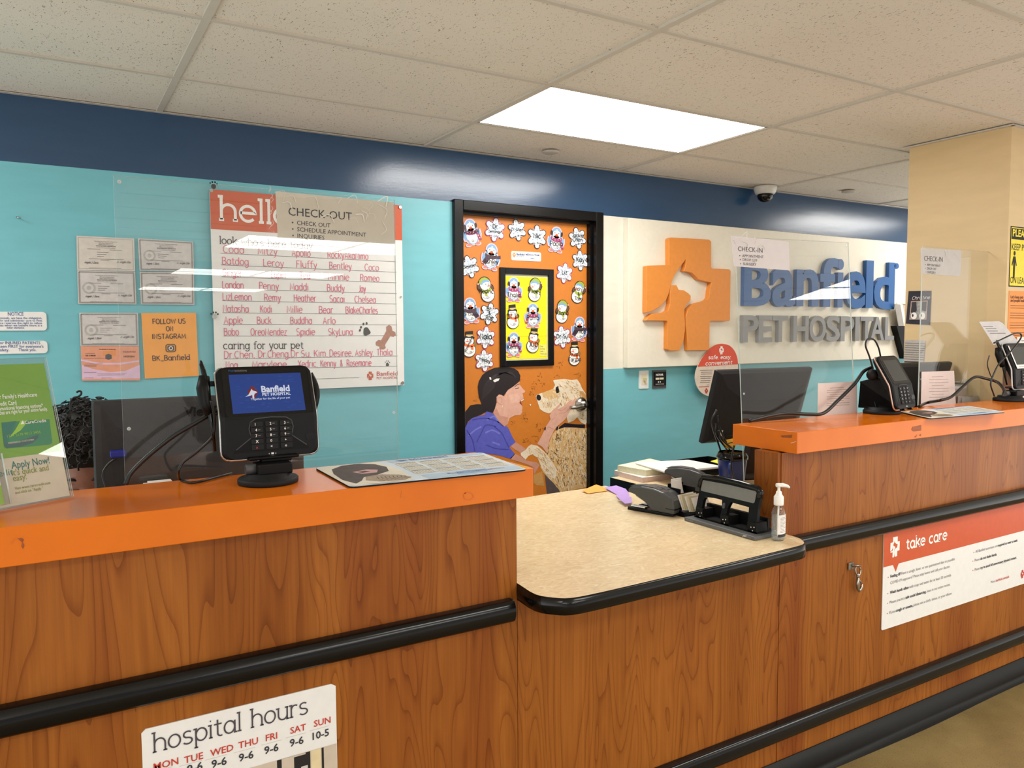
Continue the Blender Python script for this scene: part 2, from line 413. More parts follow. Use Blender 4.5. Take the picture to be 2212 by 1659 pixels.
# ---------------------------------------------------------------- lettering: strokes (pen and slab faces) and outlines
def A(cx, cy, rx, ry, a0, a1, n=14):
    return [(cx + rx * math.cos(R(a0 + (a1 - a0) * k / n)), cy + ry * math.sin(R(a0 + (a1 - a0) * k / n))) for k in range(n + 1)]
O_ = A(.44, .5, .42, .5, 90, 450, 22)
G = {
 'a': (.95, [A(.42, .5, .40, .5, 60, 420, 20), [(.83, 1), (.83, 0)]], [(.87, 0)]),
 'b': (.95, [[(.07, 1.5), (.07, 0)], A(.47, .5, .40, .5, 180, 540, 20)], [(.0, 1.5)]),
 'c': (.85, [A(.45, .5, .43, .5, 48, 312)], []),
 'd': (.98, [A(.42, .5, .40, .5, 0, 360, 20), [(.83, 1.5), (.83, 0)]], [(.77, 1.5), (.88, 0)]),
 'e': (.92, [[(.03, .54), (.84, .54)] + A(.44, .5, .42, .5, 5, 318, 20)], []),
 'f': (.62, [A(.52, 1.22, .25, .28, 40, 180, 8) + [(.27, 0)], [(.0, .98), (.55, .98)]], [(.27, 0)]),
 'g': (.95, [A(.42, .5, .40, .5, 60, 420, 20), [(.83, 1), (.83, -.1)] + A(.44, -.1, .39, .38, 0, -155, 10)], [(.87, 1)]),
 'h': (.98, [[(.1, 1.5), (.1, 0)], A(.48, .58, .38, .42, 180, 0, 10) + [(.86, 0)]], [(.06, 1.5), (.1, 0), (.86, 0)]),
 'i': (.3, [[(.14, 1), (.14, 0)], [(.10, 1.34), (.18, 1.34)]], [(.09, 1), (.14, 0)]),
 'j': (.3, [[(.16, 1), (.16, -.2)] + A(-.05, -.2, .21, .25, 0, -100, 6), [(.12, 1.34), (.2, 1.34)]], []),
 'k': (.88, [[(.1, 1.5), (.1, 0)], [(.75, 1), (.1, .38)], [(.33, .6), (.8, 0)]], [(.06, 1.5), (.1, 0), (.8, 0), (.74, 1)]),
 'l': (.3, [[(.14, 1.5), (.14, 0)]], [(.09, 1.5), (.14, 0)]),
 'm': (1.35, [[(.1, 1), (.1, 0)], A(.37, .62, .27, .38, 180, 0, 8) + [(.64, 0)], A(.92, .62, .28, .38, 180, 0, 8) + [(1.2, 0)]], [(.06, 1), (.1, 0), (.64, 0), (1.2, 0)]),
 'n': (.98, [[(.1, 1), (.1, 0)], A(.48, .58, .38, .42, 180, 0, 10) + [(.86, 0)]], [(.06, 1), (.1, 0), (.86, 0)]),
 'o': (.93, [O_], []),
 'p': (.96, [[(.1, 1), (.1, -.48)], A(.5, .5, .40, .5, 180, 540, 20)], [(.06, 1), (.1, -.48)]),
 'q': (.95, [A(.42, .5, .40, .5, 0, 360, 20), [(.83, 1), (.83, -.48)]], []),
 'r': (.66, [[(.1, 1), (.1, 0)], A(.42, .58, .32, .40, 180, 55, 8)], [(.06, 1), (.12, 0)]),
 's': (.78, [A(.38, .75, .30, .25, 40, 240, 10) + A(.36, .25, .33, .25, 70, -150, 10)], []),
 't': (.66, [[(.27, 1.34), (.27, .24)] + A(.5, .24, .23, .24, 180, 300, 8), [(.0, .98), (.58, .98)]], []),
 'u': (.96, [[(.1, 1), (.1, .4)] + A(.46, .4, .36, .4, 180, 360, 10) + [(.82, 1)], [(.82, .5), (.82, 0)]], [(.05, 1), (.77, 1), (.87, 0)]),
 'v': (.85, [[(.04, 1), (.42, 0), (.8, 1)]], [(.06, 1), (.78, 1)]),
 'w': (1.25, [[(.04, 1), (.34, 0), (.62, .9), (.9, 0), (1.2, 1)]], [(.06, 1), (1.18, 1)]),
 'x': (.8, [[(.05, 1), (.72, 0)], [(.72, 1), (.05, 0)]], []),
 'y': (.86, [[(.04, 1), (.43, .05)], [(.8, 1), (.36, -.3), (.18, -.48), (.0, -.42)]], [(.06, 1), (.78, 1)]),
 'z': (.8, [[(.05, 1), (.7, 1), (.05, 0), (.72, 0)]], []),
 'A': (1.05, [[(.03, 0), (.48, 1.42), (.95, 0)], [(.2, .48), (.78, .48)]], []),
 'B': (.98, [[(.08, 0), (.08, 1.42), (.45, 1.42)] + A(.45, 1.08, .36, .34, 90, -90, 8) + [(.1, .74), (.5, .74)] + A(.5, .37, .38, .37, 90, -90, 8) + [(.08, 0)]], []),
 'C': (1.05, [A(.52, .71, .48, .71, 45, 315)], []),
 'D': (1.1, [[(.08, 0), (.08, 1.42), (.4, 1.42)] + A(.4, .71, .58, .71, 90, -90, 12) + [(.08, 0)]], []),
 'E': (.85, [[(.75, 1.42), (.08, 1.42), (.08, 0), (.78, 0)], [(.08, .74), (.65, .74)]], []),
 'F': (.8, [[(.75, 1.42), (.08, 1.42), (.08, 0)], [(.08, .74), (.62, .74)]], []),
 'G': (1.1, [A(.52, .71, .48, .71, 45, 330) + [(1, .66), (.6, .66)]], []),
 'H': (1.05, [[(.08, 1.42), (.08, 0)], [(.92, 1.42), (.92, 0)], [(.08, .74), (.92, .74)]], []),
 'I': (.35, [[(.14, 1.42), (.14, 0)]], []),
 'J': (.7, [[(.55, 1.42), (.55, .3)] + A(.3, .3, .25, .3, 0, -150, 8)], []),
 'K': (.95, [[(.08, 1.42), (.08, 0)], [(.82, 1.42), (.08, .6)], [(.3, .82), (.88, 0)]], []),
 'L': (.78, [[(.08, 1.42), (.08, 0), (.74, 0)]], []),
 'M': (1.25, [[(.08, 0), (.14, 1.42), (.6, .3), (1.05, 1.42), (1.12, 0)]], []),
 'N': (1.05, [[(.08, 0), (.08, 1.42), (.9, 0), (.9, 1.42)]], []),
 'O': (1.15, [A(.54, .71, .5, .71, 90, 450, 22)], []),
 'P': (.92, [[(.08, 0), (.08, 1.42), (.45, 1.42)] + A(.45, 1.04, .38, .38, 90, -90, 8) + [(.08, .66)]], []),
 'R': (.98, [[(.08, 0), (.08, 1.42), (.45, 1.42)] + A(.45, 1.04, .38, .38, 90, -90, 8) + [(.08, .66)], [(.42, .66), (.88, 0)]], []),
 'S': (.95, [A(.46, 1.06, .37, .36, 40, 250, 10) + A(.44, .35, .40, .35, 70, -150, 10)], []),
 'T': (.95, [[(.02, 1.42), (.9, 1.42)], [(.46, 1.42), (.46, 0)]], []),
 'U': (1.05, [[(.08, 1.42), (.08, .45)] + A(.5, .45, .42, .45, 180, 360, 10) + [(.92, 1.42)]], []),
 'V': (1.0, [[(.03, 1.42), (.48, 0), (.93, 1.42)]], []),
 'W': (1.4, [[(.03, 1.42), (.36, 0), (.68, 1.2), (1.0, 0), (1.34, 1.42)]], []),
 'X': (.98, [[(.05, 1.42), (.9, 0)], [(.9, 1.42), (.05, 0)]], []),
 'Y': (.95, [[(.03, 1.42), (.45, .7), (.45, 0)], [(.88, 1.42), (.45, .7)]], []),
 'Z': (.95, [[(.05, 1.42), (.85, 1.42), (.05, 0), (.88, 0)]], []),
 '2': (.85, [A(.4, 1.05, .34, .37, 160, -40, 10) + [(.06, 0), (.78, 0)]], []),
 '.': (.25, [[(.06, .03), (.14, .03)]], []), ',': (.25, [[(.12, .05), (.06, -.2)]], []),
 '-': (.6, [[(.08, .6), (.5, .6)]], []), "'": (.2, [[(.1, 1.5), (.08, 1.2)]], []),
 '&': (1.0, [[(.9, 0), (.25, 1.0)] + A(.42, 1.15, .18, .25, 200, -20, 8) + [(.1, .4)] + A(.38, .3, .3, .3, 170, 330, 8) + [(.85, .6)]], []),
 '_': (.8, [[(0, -.15), (.8, -.15)]], []), ':': (.3, [[(.1, .05), (.18, .05)], [(.1, .8), (.18, .8)]], []), ' ': (.55, [], []),
}
def strokes(s, slab=False, gap=.14):
    x = 0; out = []
    for ch in s:
        adv, st, se = G.get(ch, G[' '])
        out += [[(x + a, b) for a, b in q] for q in st]
        if slab: out += [[(x + a - .14, b), (x + a + .14, b)] for a, b in se]
        x += adv + gap
    return out, max(.1, x - gap)
def pen(mb, fr, s, u, v, xh, m, w=.14, slab=False, shear=0, lift=.0008, width=None, ang=0, wob=0, center=False, gap=.14):
    """write s with a pen of relative width w; xh is the height of an x"""
    st, W_ = strokes(s, slab, gap); sx = (width / W_) if width else xh
    c, q = math.cos(ang), math.sin(ang)
    if center: u, v = u - (W_ * sx / 2) * c, v - (W_ * sx / 2) * q
    for k, line in enumerate(st):
        pts = []
        dy = random.uniform(-wob, wob)
        for a, b in line:
            x, y = a * sx + shear * b * xh, (b + dy) * xh; pts.append((u + x * c - y * q, v + x * q + y * c))
        mb.ribbon(pts, fr, w * xh, m, lift + (k % 3) * .00003)
    return W_ * sx
def pen_px(mb, fr, s, x0, y0, x1, y1, m, xh=None, **kw):
    """same, running from photograph point 0 to point 1 along its baseline"""
    a = fr.px(x0, y0); b = fr.px(x1, y1); w = math.hypot(b[0] - a[0], b[1] - a[1])
    return pen(mb, fr, s, a[0], a[1], xh or w / strokes(s)[1], m, width=w, ang=math.atan2(b[1] - a[1], b[0] - a[0]), **kw)
_fc = {}
def glyphs(s, bold=0.0, res=3):
    key = (s, bold, res)
    if key not in _fc:
        cu = bpy.data.curves.new('t', 'FONT'); cu.body = s; cu.size = 1; cu.offset = bold; cu.resolution_u = res
        ob = bpy.data.objects.new('t', cu); COL.objects.link(ob)
        bpy.context.view_layer.update()
        me = ob.evaluated_get(bpy.context.evaluated_depsgraph_get()).to_mesh()
        vs = [(v.co.x, v.co.y) for v in me.vertices]; fs = [list(p.vertices) for p in me.polygons]
        bpy.data.objects.remove(ob); bpy.data.curves.remove(cu); _fc[key] = (vs, fs)
    return _fc[key]
def type_(mb, fr, s, u, v, h, m, bold=0.0, width=None, lift=.0008, center=False, ang=0, shear=0, fit_h=None, res=2):
    """print s; h is the letter size, or give width / fit_h to fit a box"""
    vs, fs = glyphs(s, bold, res)
    if not vs: return 0
    x0 = min(a for a, b in vs); x1 = max(a for a, b in vs); y0 = min(b for a, b in vs); y1 = max(b for a, b in vs)
    sx = width / (x1 - x0) if width else h; sy = fit_h / (y1 - y0) if fit_h else (h if h else sx)
    off = (x0 + x1) / 2 if center else x0; yb = y0 if fit_h else 0
    c, q = math.cos(ang), math.sin(ang); i = len(mb.v); k = mb.mi(m)
    for a, b in vs:
        x, y = (a - off) * sx + shear * (b - yb) * sy, (b - yb) * sy; mb.v.append(fr.p(u + x * c - y * q, v + x * q + y * c, lift))
    for f in fs: mb.f.append([i + j for j in f]); mb.m.append(k); mb.sm.append(False)
    return (x1 - x0) * sx
def type_px(mb, fr, s, x0, y0, x1, y1, m, h=None, **kw):
    a = fr.px(x0, y0); b = fr.px(x1, y1); w = math.hypot(b[0] - a[0], b[1] - a[1])
    return type_(mb, fr, s, a[0], a[1], h, m, width=w, ang=math.atan2(b[1] - a[1], b[0] - a[0]), **kw)
def pxs(fr, pts, sc=1.0, ox=0, oy=0): return [fr.px(ox + x / sc, oy + y / sc) for x, y in pts]

# the cross-and-pets emblem, traced once in its own unit square (used on the wall sign and in print)
_L1 = [(280, 1185), (285, 680), (300, 672), (530, 665), (530, 385), (550, 367), (965, 390), (988, 410), (988, 690), (1000, 705), (1185, 712), (1200, 730), (1192, 1260), (1180, 1275), (985, 1275), (972, 1290), (968, 1575), (950, 1592), (735, 1595), (726, 1440), (712, 1330), (712, 1230), (735, 1150), (790, 1095), (840, 1078), (900, 1065), (945, 1045), (965, 1015), (972, 940), (985, 880), (990, 858), (910, 840), (850, 825), (820, 790), (785, 755), (740, 740), (690, 735), (705, 690), (712, 645), (712, 600), (690, 635), (640, 700), (590, 775), (562, 850), (545, 910), (532, 960), (500, 1045), (430, 1120), (350, 1165)]
_L2 = [(552, 885), (610, 885), (622, 905), (635, 935), (690, 940), (740, 972), (767, 1000), (765, 1050), (720, 1090), (700, 1140), (698, 1200), (705, 1290), (704, 1380), (690, 1480), (665, 1545), (640, 1597), (535, 1597), (512, 1580), (515, 1290), (505, 1272), (280, 1270), (300, 1235), (350, 1195), (400, 1187), (480, 1185), (520, 1160), (540, 1090), (540, 960)]
def _n(L): return [((x - 740) / 1230, (980 - y + (x - 740) * .035) / 1230) for x, y in L]
EMB1, EMB2 = _n(_L1), _n(_L2)
def emblem(mb, fr, u, v, h, m, lift=.0008, ang=0):
    c, q = math.cos(ang), math.sin(ang)
    for L in (EMB1, EMB2):
        mb.flat([(u + (a * c - b * q) * h, v + (a * q + b * c) * h) for a, b in L], fr, m, lift)

# ================================================================ THE ROOM
YW = 3.61
GX, GY = 1.6633, 2.4882
def struct(name, mb, **kw):
    o = mb.build(name, **kw); o['kind'] = 'structure'; return o
mb = MB()
for (x0, x1, z0, z1, m) in ((-6, 9, 2.18, CEIL, NAVY), (-6, 1.836, 0, 2.18, TEAL), (2.785, 9, 0, 1.293, TEAL), (2.785, 9, 1.293, 2.18, CREAMW)):
    mb.face([(x0, YW, z0), (x1, YW, z0), (x1, YW, z1), (x0, YW, z1)], m)
    mb.face([(x0, YW + .12, z0), (x0, YW + .12, z1), (x1, YW + .12, z1), (x1, YW + .12, z0)], CREAMW)
for x in (1.836, 2.785):
    mb.face([(x, YW, 0), (x, YW + .12, 0), (x, YW + .12, 2.18), (x, YW, 2.18)], CREAMW)
struct('wall_back', mb, loc=(1.5, YW, 0))
mb = MB(); mb.face([(-1.6, -1.0, 0), (6.5, -1.0, 0), (6.5, YW, 0), (-1.6, YW, 0)], FLOORM); struct('floor', mb, loc=(0, 0, 0))
# ceiling: lay-in tiles, slightly recessed above the grid of T bars, with openings where the light panels lie
LIGHTS = [(0, 0, 1, 1), (3, 0, 1, 1), (-3, 0, 1, 1), (0, -6, 1, 1), (3, -8, 1, 2), (1, -4, 1, 1), (-3, -6, 1, 1),  # row above the camera and left-hand panels are unseen, added for their light
          (0, -12, 2, 2), (-4, -12, 2, 2), (0, -19, 2, 2), (-4, -19, 2, 2), (0, -27, 2, 2)]
lit = set()
for i, j, ni, nj in LIGHTS:
    for a in range(ni):
        for b in range(nj): lit.add((i + a, j + b))
mb = MB(); bars = MB()
I0, I1, J0, J1 = -6, 7, -15, 2
for i in range(I0, I1):
    for j in range(J0, J1):
        if (i, j) in lit: continue
        x0, x1 = GX + i * 1.22, GX + (i + 1) * 1.22; y0, y1 = GY + j * .61, min(YW, GY + (j + 1) * .61)
        if y0 >= YW: continue
        dz = .004 * random.random() + .003
        mb.face([(x0, y1, CEIL + dz), (x1, y1, CEIL + dz), (x1, y0, CEIL + dz), (x0, y0, CEIL + dz)], CEILM if j >= -4 else CEILP)
struct('ceiling', mb, loc=(0, 0, CEIL))
GRID = M('grid_white', (200, 194, 182), .5, var=.02)
for i in range(I0, I1 + 1):
    x = GX + i * 1.22; bars.b2((x - .012, GY + J0 * .61, CEIL - .002), (x + .012, YW, CEIL + .02), GRID)
for j in range(J0, J1):
    y = GY + j * .61
    if y < YW: bars.b2((GX + I0 * 1.22, y - .009, CEIL - .0015), (GX + I1 * 1.22, y + .009, CEIL + .02), GRID)
bars.b2((-6, YW - .022, CEIL - .003), (9, YW, CEIL - .0005), GRID)
struct('trim_1', bars, loc=(0, 0, CEIL))
# tan pillar at the right
mb = MB(); mb.b2((3.81, 1.916, 0), (4.4, 2.405, CEIL), TAN); struct('wall_pillar', mb, loc=(4.1, 2.16, 0))
mb = MB(); mb.b2((3.795, 1.90, CEIL - .006), (4.42, 1.916, CEIL), GRID); mb.b2((3.788, 1.90, CEIL - .006), (3.81, 2.43, CEIL), GRID); struct('trim_2', mb)

# ceiling light panels
DIFF = glow('light_diffuser', (255, 251, 245), LAMP)
def light_panel(i, j, label, grp):
    x0, x1 = GX + i * 1.22, GX + (i + 1) * 1.22; y0, y1 = GY + j * .61, GY + (j + 1) * .61
    t = thing('ceiling_light', label, 'ceiling light', ((x0 + x1) / 2, (y0 + y1) / 2, CEIL), 0, grp)
    d = MB(); d.face([(x0 + .022, y1 - .022, CEIL + .001), (x1 - .022, y1 - .022, CEIL + .001), (x1 - .022, y0 + .022, CEIL + .001), (x0 + .022, y0 + .022, CEIL + .001)], DIFF)
    d.build('diffuser', t)
    f = MB()
    for a, b in (((x0, y0), (x1, y0 + .022)), ((x0, y1 - .022), (x1, y1)), ((x0, y0), (x0 + .022, y1)), ((x1 - .022, y0), (x1, y1))):
        f.b2((a[0], a[1], CEIL), (b[0], b[1], CEIL + .03), GRID)
    f.build('frame', t); return t
for i, j, ni, nj in LIGHTS:
    for a in range(ni):
        for b in range(nj):
            if (i, j) == (0, 0): light_panel(i, j, 'bright flat rectangular ceiling light panel above the orange door, only one in view', None)
            else: light_panel(i + a, j + b, 'flat rectangular ceiling light panel out of the frame, some known from reflections, some added to light the counters', 'ceiling lights beyond the frame')

# sprinkler covers and dome camera on the ceiling
for q, lab in (((1190, 326), 'round white sprinkler cover plate in the ceiling above the orange door'), ((1833, 412), 'round white sprinkler cover plate in the ceiling right of the dome camera')):
    P = atZ(q[0], q[1], CEIL); m = MB(); m.lathe([(.0, CEIL + .0), (.036, CEIL), (.044, CEIL - .003), (.044, CEIL - .008), (.036, CEIL - .012), (.001, CEIL - .013)], (P.x, P.y, 0), M('cover_white', (190, 184, 174), .5))
    tag(m.build('sprinkler_cover', loc=(P.x, P.y, CEIL - .013)), lab, 'sprinkler cover', 'sprinkler covers')
P = atZ(1648, 404, CEIL)
t = thing('dome_camera', 'white dome security camera with dark bubble on the ceiling edge', 'security camera', (P.x, P.y - .02, CEIL))
m = MB(); m.lathe([(.001, 0), (.072, 0), (.074, -.012), (.062, -.045), (.056, -.05), (.001, -.05)], P + Vector((0, -.02, 0)), M('camera_white', (214, 212, 205), .4)); m.build('housing', t)
m = MB(); m.lathe([(.048, -.048), (.05, -.06), (.044, -.08), (.03, -.094), (.012, -.1), (.001, -.101)], P + Vector((0, -.02, 0)), BLACKG); m.build('dome', t)
m = MB(); m.ball(P + Vector((-.01, -.05, -.078)), (.013, .01, .013), GREYP); m.build('lens', t)

# ---------------------------------------------------------------- the orange door
FRAMEB = M('black_frame_paint', (12, 12, 13), .26, var=.15, spec=.25)
DOOR_O = M('door_orange_print', (210, 126, 46), .33, var=.03)
YD = 3.66
x0 = atY(983, 600, 3.585).x; x1 = atY(1304, 600, 3.585).x; zt = atY(1140, 444, 3.585).z
dt = thing('door_1', 'orange door with pet photo mural, paper cutouts and black metal frame', 'door', ((x0 + x1) / 2, YD, 0)); dt['kind'] = 'structure'
FWD_ = .05
m = MB()
m.b2((x0, 3.585, 0), (x0 + .052, 3.74, zt), FRAMEB); m.b2((x1 - .052, 3.585, 0), (x1, 3.74, zt), FRAMEB); m.b2((x0 + .0525, 3.585, zt - .052), (x1 - .0525, 3.74, zt), FRAMEB)
m.build('frame', dt, bevel=.003)
m = MB()
m.b2((x1 - .066, 3.625, 0), (x1 - .05, YD + .0, zt - .05), FRAMEB); m.b2((x0 + .067, 3.625, zt - .066), (x1 - .067, YD, zt - .05), FRAMEB); m.b2((x0 + .05, 3.625, 0), (x0 + .066, YD, zt - .05), FRAMEB)
m.build('stop', dt)
m = MB(); m.b2((x0 + .054, YD, .012), (x1 - .054, YD + .044, zt - .054), DOOR_O); m.build('leaf', dt)
FD = Frame((0, YD, 0))
# window in the door
wo = [FD.px(*q) for q in ((1077, 579), (1192, 581), (1196, 787), (1080, 795))]
wu0, wu1, wv0, wv1 = (wo[0][0] + wo[3][0]) / 2, (wo[1][0] + wo[2][0]) / 2, (wo[2][1] + wo[3][1]) / 2, (wo[0][1] + wo[1][1]) / 2
m = MB(); bw = .034
for a in ((wu0 + bw + .0003, wv0, wu1 - bw - .0003, wv0 + bw), (wu0 + bw + .0003, wv1 - bw, wu1 - bw - .0003, wv1), (wu0, wv0, wu0 + bw, wv1), (wu1 - bw, wv0, wu1, wv1)):
    m.b2((a[0], YD - .014, a[1]), (a[2], YD, a[3]), FRAMEB)
wf_ = m.build('window_frame', dt, bevel=.002)
YEL = M('yellow_paper', (250, 234, 20), .6, var=.03)
m = MB(); m.rect(FD, wu0 + bw, wv0 + bw, wu1 - bw, wv1 - bw, M('pale_backing', (226, 226, 200), .6), .001)
m.rect(FD, wu0 + bw + .002, wv0 + bw + .006, wu1 - bw - .006, wv1 - bw - .012, YEL, .002)
YEL2 = M('yellow_paper_fold', (222, 206, 20), .6)
for k in range(3):
    v = wv0 + bw + .13 + k * .155; m.ribbon([(wu0 + bw + .002, v), (wu1 - bw - .01, v + .004)], FD, .002, YEL2, .0026)
m.ribbon([(wu0 + .12, wv0 + bw + .01), (wu0 + .12, wv1 - bw - .02)], FD, .002, YEL2, .0026)
m.rect(FD, wu1 - bw - .055, wv0 + bw + .02, wu1 - bw - .012, wv0 + bw + .085, M('yellow_note', (240, 232, 110), .6), .003)
for k, s in enumerate(('Dogs', 'barking', 'I see! :)', 'Thank you')): pen(m, FD, s, wu1 - bw - .053, wv0 + bw + .072 - k * .014, .0045, INK, .16, lift=.0036)
m.build('window_paper', wf_)
# small sign on the door
m = MB(); c4 = [FD.px(*q) for q in ((1104, 542), (1168, 544), (1168, 563), (1104, 562))]
u0, u1, v0, v1 = c4[0][0], c4[1][0], c4[3][1], c4[0][1]
m.prism(rrect(u0, v0, u1, v1, .008), FD, .003, WHITE, lift=.003)
emblem(m, FD, u0 + .017, (v0 + v1) / 2 + .004, .026, LOGO_O, .0036)
type_(m, FD, 'Banfield', u0 + .033, (v0 + v1) / 2 + .003, None, BLUEINK, .03, width=.05, lift=.0036)
type_(m, FD, 'PET HOSPITAL', u0 + .033, (v0 + v1) / 2 - .006, None, GREYP, .0, width=.05, lift=.0036)
type_(m, FD, 'MEDICAL TEAM', u0 + .092, (v0 + v1) / 2 + .005, None, BLUEINK, .025, width=.088, lift=.0036)
type_(m, FD, 'ONLY', u0 + .122, (v0 + v1) / 2 - .014, None, BLUEINK, .025, width=.028, lift=.0036)
tag(m.build('door_sign'), 'small white rounded medical team sign on the orange door above its window', 'sign')
# lever handle
P = FD.px(1254, 873)
hb = MB(); ax = Matrix.Rotation(R(90), 3, 'X')
c = Vector((P[0], YD, P[1]))
hb.lathe([(.001, 0), (.040, 0), (.042, .006), (.034, .018), (.022, .024), (.020, .05), (.001, .05)], c, STEEL, axis=ax)
hb.tube([c + Vector((.0, -.042, -.002)), c + Vector((-.03, -.048, -.004)), c + Vector((-.07, -.05, -.012)), c + Vector((-.105, -.046, -.012))], [.013, .012, .011, .010], STEEL, 10)
hb.build('lever_handle', dt)

# ---------------------------------------------------------------- the printed mural on the door: flat inks, one print
PR = dict(hair=(38, 32, 36), hair2=(66, 58, 62), skin=(226, 176, 156), skin2=(208, 152, 132), skin3=(232, 186, 166), lip=(150, 52, 52), scrub=(94, 98, 196), scrub2=(72, 74, 164), scrub3=(122, 128, 220),
          fur=(224, 186, 130), fur2=(206, 156, 92), fur3=(244, 222, 184), fur4=(178, 128, 74), cream=(240, 226, 200), nose=(30, 26, 28), collar=(34, 28, 40), leg=(96, 84, 84), grey=(120, 112, 110), scr=(150, 92, 36))
IN = {k: M('print_' + k, v, .35, var=.06, scale=60) for k, v in PR.items()}
mu = MB(); CS = 5.026
def T(pts, ink, k): mu.flat(pxs(FD, pts, CS, 960, 770), FD, IN[ink], .0004 + .0003 * k)
def S(pts, ink, k, w): mu.ribbon(pxs(FD, pts, CS, 960, 770), FD, w, IN[ink], .0004 + .0003 * k)
DL, DR = 198, 1560        # print runs to the door edges
T([(1085, 1255), (1250, 1280), (1265, 1500), (1115, 1520)], 'leg', 0)
T([(968, 1285), (1060, 1245), (1085, 1405), (1000, 1400), (968, 1370)], 'fur2', 1)
body = [(1240, 765), (1400, 772), (DR, 775), (DR, 1415), (1400, 1450), (1330, 1470), (1265, 1500), (1240, 1440), (1180, 1370), (1110, 1300), (1070, 1255), (1040, 1200), (1105, 1060), (1130, 950), (1170, 850)]
T(body, 'fur', 1)
T([(1105, 1060), (1080, 1030), (1010, 970), (940, 955), (905, 980), (880, 1015), (825, 1050), (830, 1075), (880, 1120), (910, 1080), (960, 1060), (1010, 1100), (1050, 1200), (1110, 1290), (1200, 1330), (1220, 1230), (1160, 1130)], 'cream', 3)
T([(990, 430), (1012, 410), (1060, 395), (1120, 380), (1180, 350), (1200, 310), (1178, 262), (1195, 255), (1240, 250), (1300, 244), (1380, 256), (1440, 248), (1470, 290), (1490, 340), (1530, 400), (1545, 480), (DR, 560), (DR, 690), (1530, 740), (1480, 715), (1440, 660), (1400, 700), (1340, 720), (1320, 640), (1290, 560), (1200, 590), (1130, 618), (1080, 602), (1035, 570), (1015, 510)], 'cream', 3)
T([(1060, 395), (1180, 350), (1230, 380), (1230, 440), (1150, 470), (1070, 440)], 'fur', 4)
T([(1465, 380), (1500, 375), (1535, 420), (1540, 500), (1500, 470), (1470, 430)], 'fur2', 4)
mu.disc(FD, *FD.px(960 + 1022 / CS, 770 + 446 / CS), .0145, .018, IN['nose'], .0022, 16, .5)
T([(1208, 335), (1232, 320), (1245, 345), (1240, 395), (1215, 400), (1205, 365)], 'nose', 5)
T([(1235, 335), (1275, 330), (1285, 360), (1250, 385)], 'cream', 6)
T([(1245, 765), (1305, 722), (1420, 735), (1525, 738), (1522, 778), (1400, 768), (1300, 768), (1235, 790)], 'collar', 5)
rg = random.Random(5)
def fur(poly, n, inks, ln, direct, k, w=.0035):
    xs = [p[0] for p in poly]; ys = [p[1] for p in poly]
    def inside(x, y):
        c = False; j = len(poly) - 1
        for i in range(len(poly)):
            if (poly[i][1] > y) != (poly[j][1] > y) and x < (poly[j][0] - poly[i][0]) * (y - poly[i][1]) / (poly[j][1] - poly[i][1]) + poly[i][0]: c = not c
            j = i
        return c
    for _ in range(n):
        x, y = rg.uniform(min(xs), max(xs)), rg.uniform(min(ys), max(ys))
        if not inside(x, y): continue
        a = direct(x, y) + rg.uniform(-.5, .5); l = ln * rg.uniform(.5, 1.2); b = rg.uniform(-.8, .8)
        pts = [(x, y), (x + l * .5 * math.cos(a), y + l * .5 * math.sin(a)), (x + l * .5 * math.cos(a) + l * .5 * math.cos(a + b), y + l * .5 * math.sin(a) + l * .5 * math.sin(a + b))]
        if not all(inside(*q) for q in pts): continue
        S(pts, rg.choice(inks), k + rg.choice((0, .3, .6)), w * rg.uniform(.5, 1.3))
fur(body, 1000, ['fur2', 'fur3', 'fur3', 'fur', 'fur', 'cream', 'fur3', 'fur2'], 62, lambda x, y: 1.45 + .3 * math.sin(x * .02), 2, .0042)
hd = [(1020, 480), (1100, 420), (1200, 350), (1190, 265), (1300, 250), (1440, 255), (1500, 370), (1545, 500), (1550, 690), (1500, 700), (1440, 640), (1300, 540), (1200, 580), (1120, 605), (1050, 570)]
fur(hd, 620, ['fur3', 'fur', 'fur3', 'fur', 'cream', 'fur2'], 42, lambda x, y: 1.2 + .6 * math.sin(y * .015), 4.4, .003)
fur([(880, 1015), (940, 955), (1080, 1030), (1160, 1130), (1220, 1230), (1200, 1320), (1110, 1280), (1010, 1100), (910, 1075)], 220, ['fur3', 'fur', 'fur3', 'fur2'], 45, lambda x, y: .9, 4.4, .003)
# the woman's sleeve, arms, head
T([(455, 572), (520, 610), (590, 700), (640, 745), (690, 770), (740, 880), (772, 930), (705, 985), (765, 1060), (720, 1112), (600, 1075), (400, 1045), (DL, 1040), (DL, 790), (240, 730), (300, 668), (440, 628)], 'scrub', 3)
for pts in ([(300, 690), (430, 670), (560, 700), (640, 760)], [(350, 930), (400, 830), (450, 745), (560, 760)], [(540, 760), (620, 830), (660, 910), (700, 990)], [(240, 800), (300, 900), (330, 1030)], [(450, 960), (560, 1000), (700, 1010)]): S(spline([(a, b, 0) for a, b in pts], 5) and [(p.x, p.y) for p in spline([(a, b, 0) for a, b in pts], 5)], 'scrub2', 4, .006)
for pts in ([(460, 690), (540, 650), (590, 720)], [(440, 830), (520, 800), (600, 840)], [(400, 760), (330, 800), (260, 860)], [(520, 930), (600, 960)]): S([(p.x, p.y) for p in spline([(a, b, 0) for a, b in pts], 5)], 'scrub3', 4, .009)
T([(718, 975), (770, 930), (830, 965), (890, 1010), (830, 1050), (765, 1010)], 'skin2', 2)
T([(706, 1112), (765, 1055), (830, 1085), (890, 1130), (1000, 1150), (1035, 1175), (975, 1278), (960, 1200), (885, 1168), (800, 1140)], 'skin2', 3)
T([(1005, 950), (1060, 850), (1100, 760), (1150, 680), (1235, 740), (1190, 800), (1140, 900), (1105, 1040), (1060, 980)], 'skin', 6)
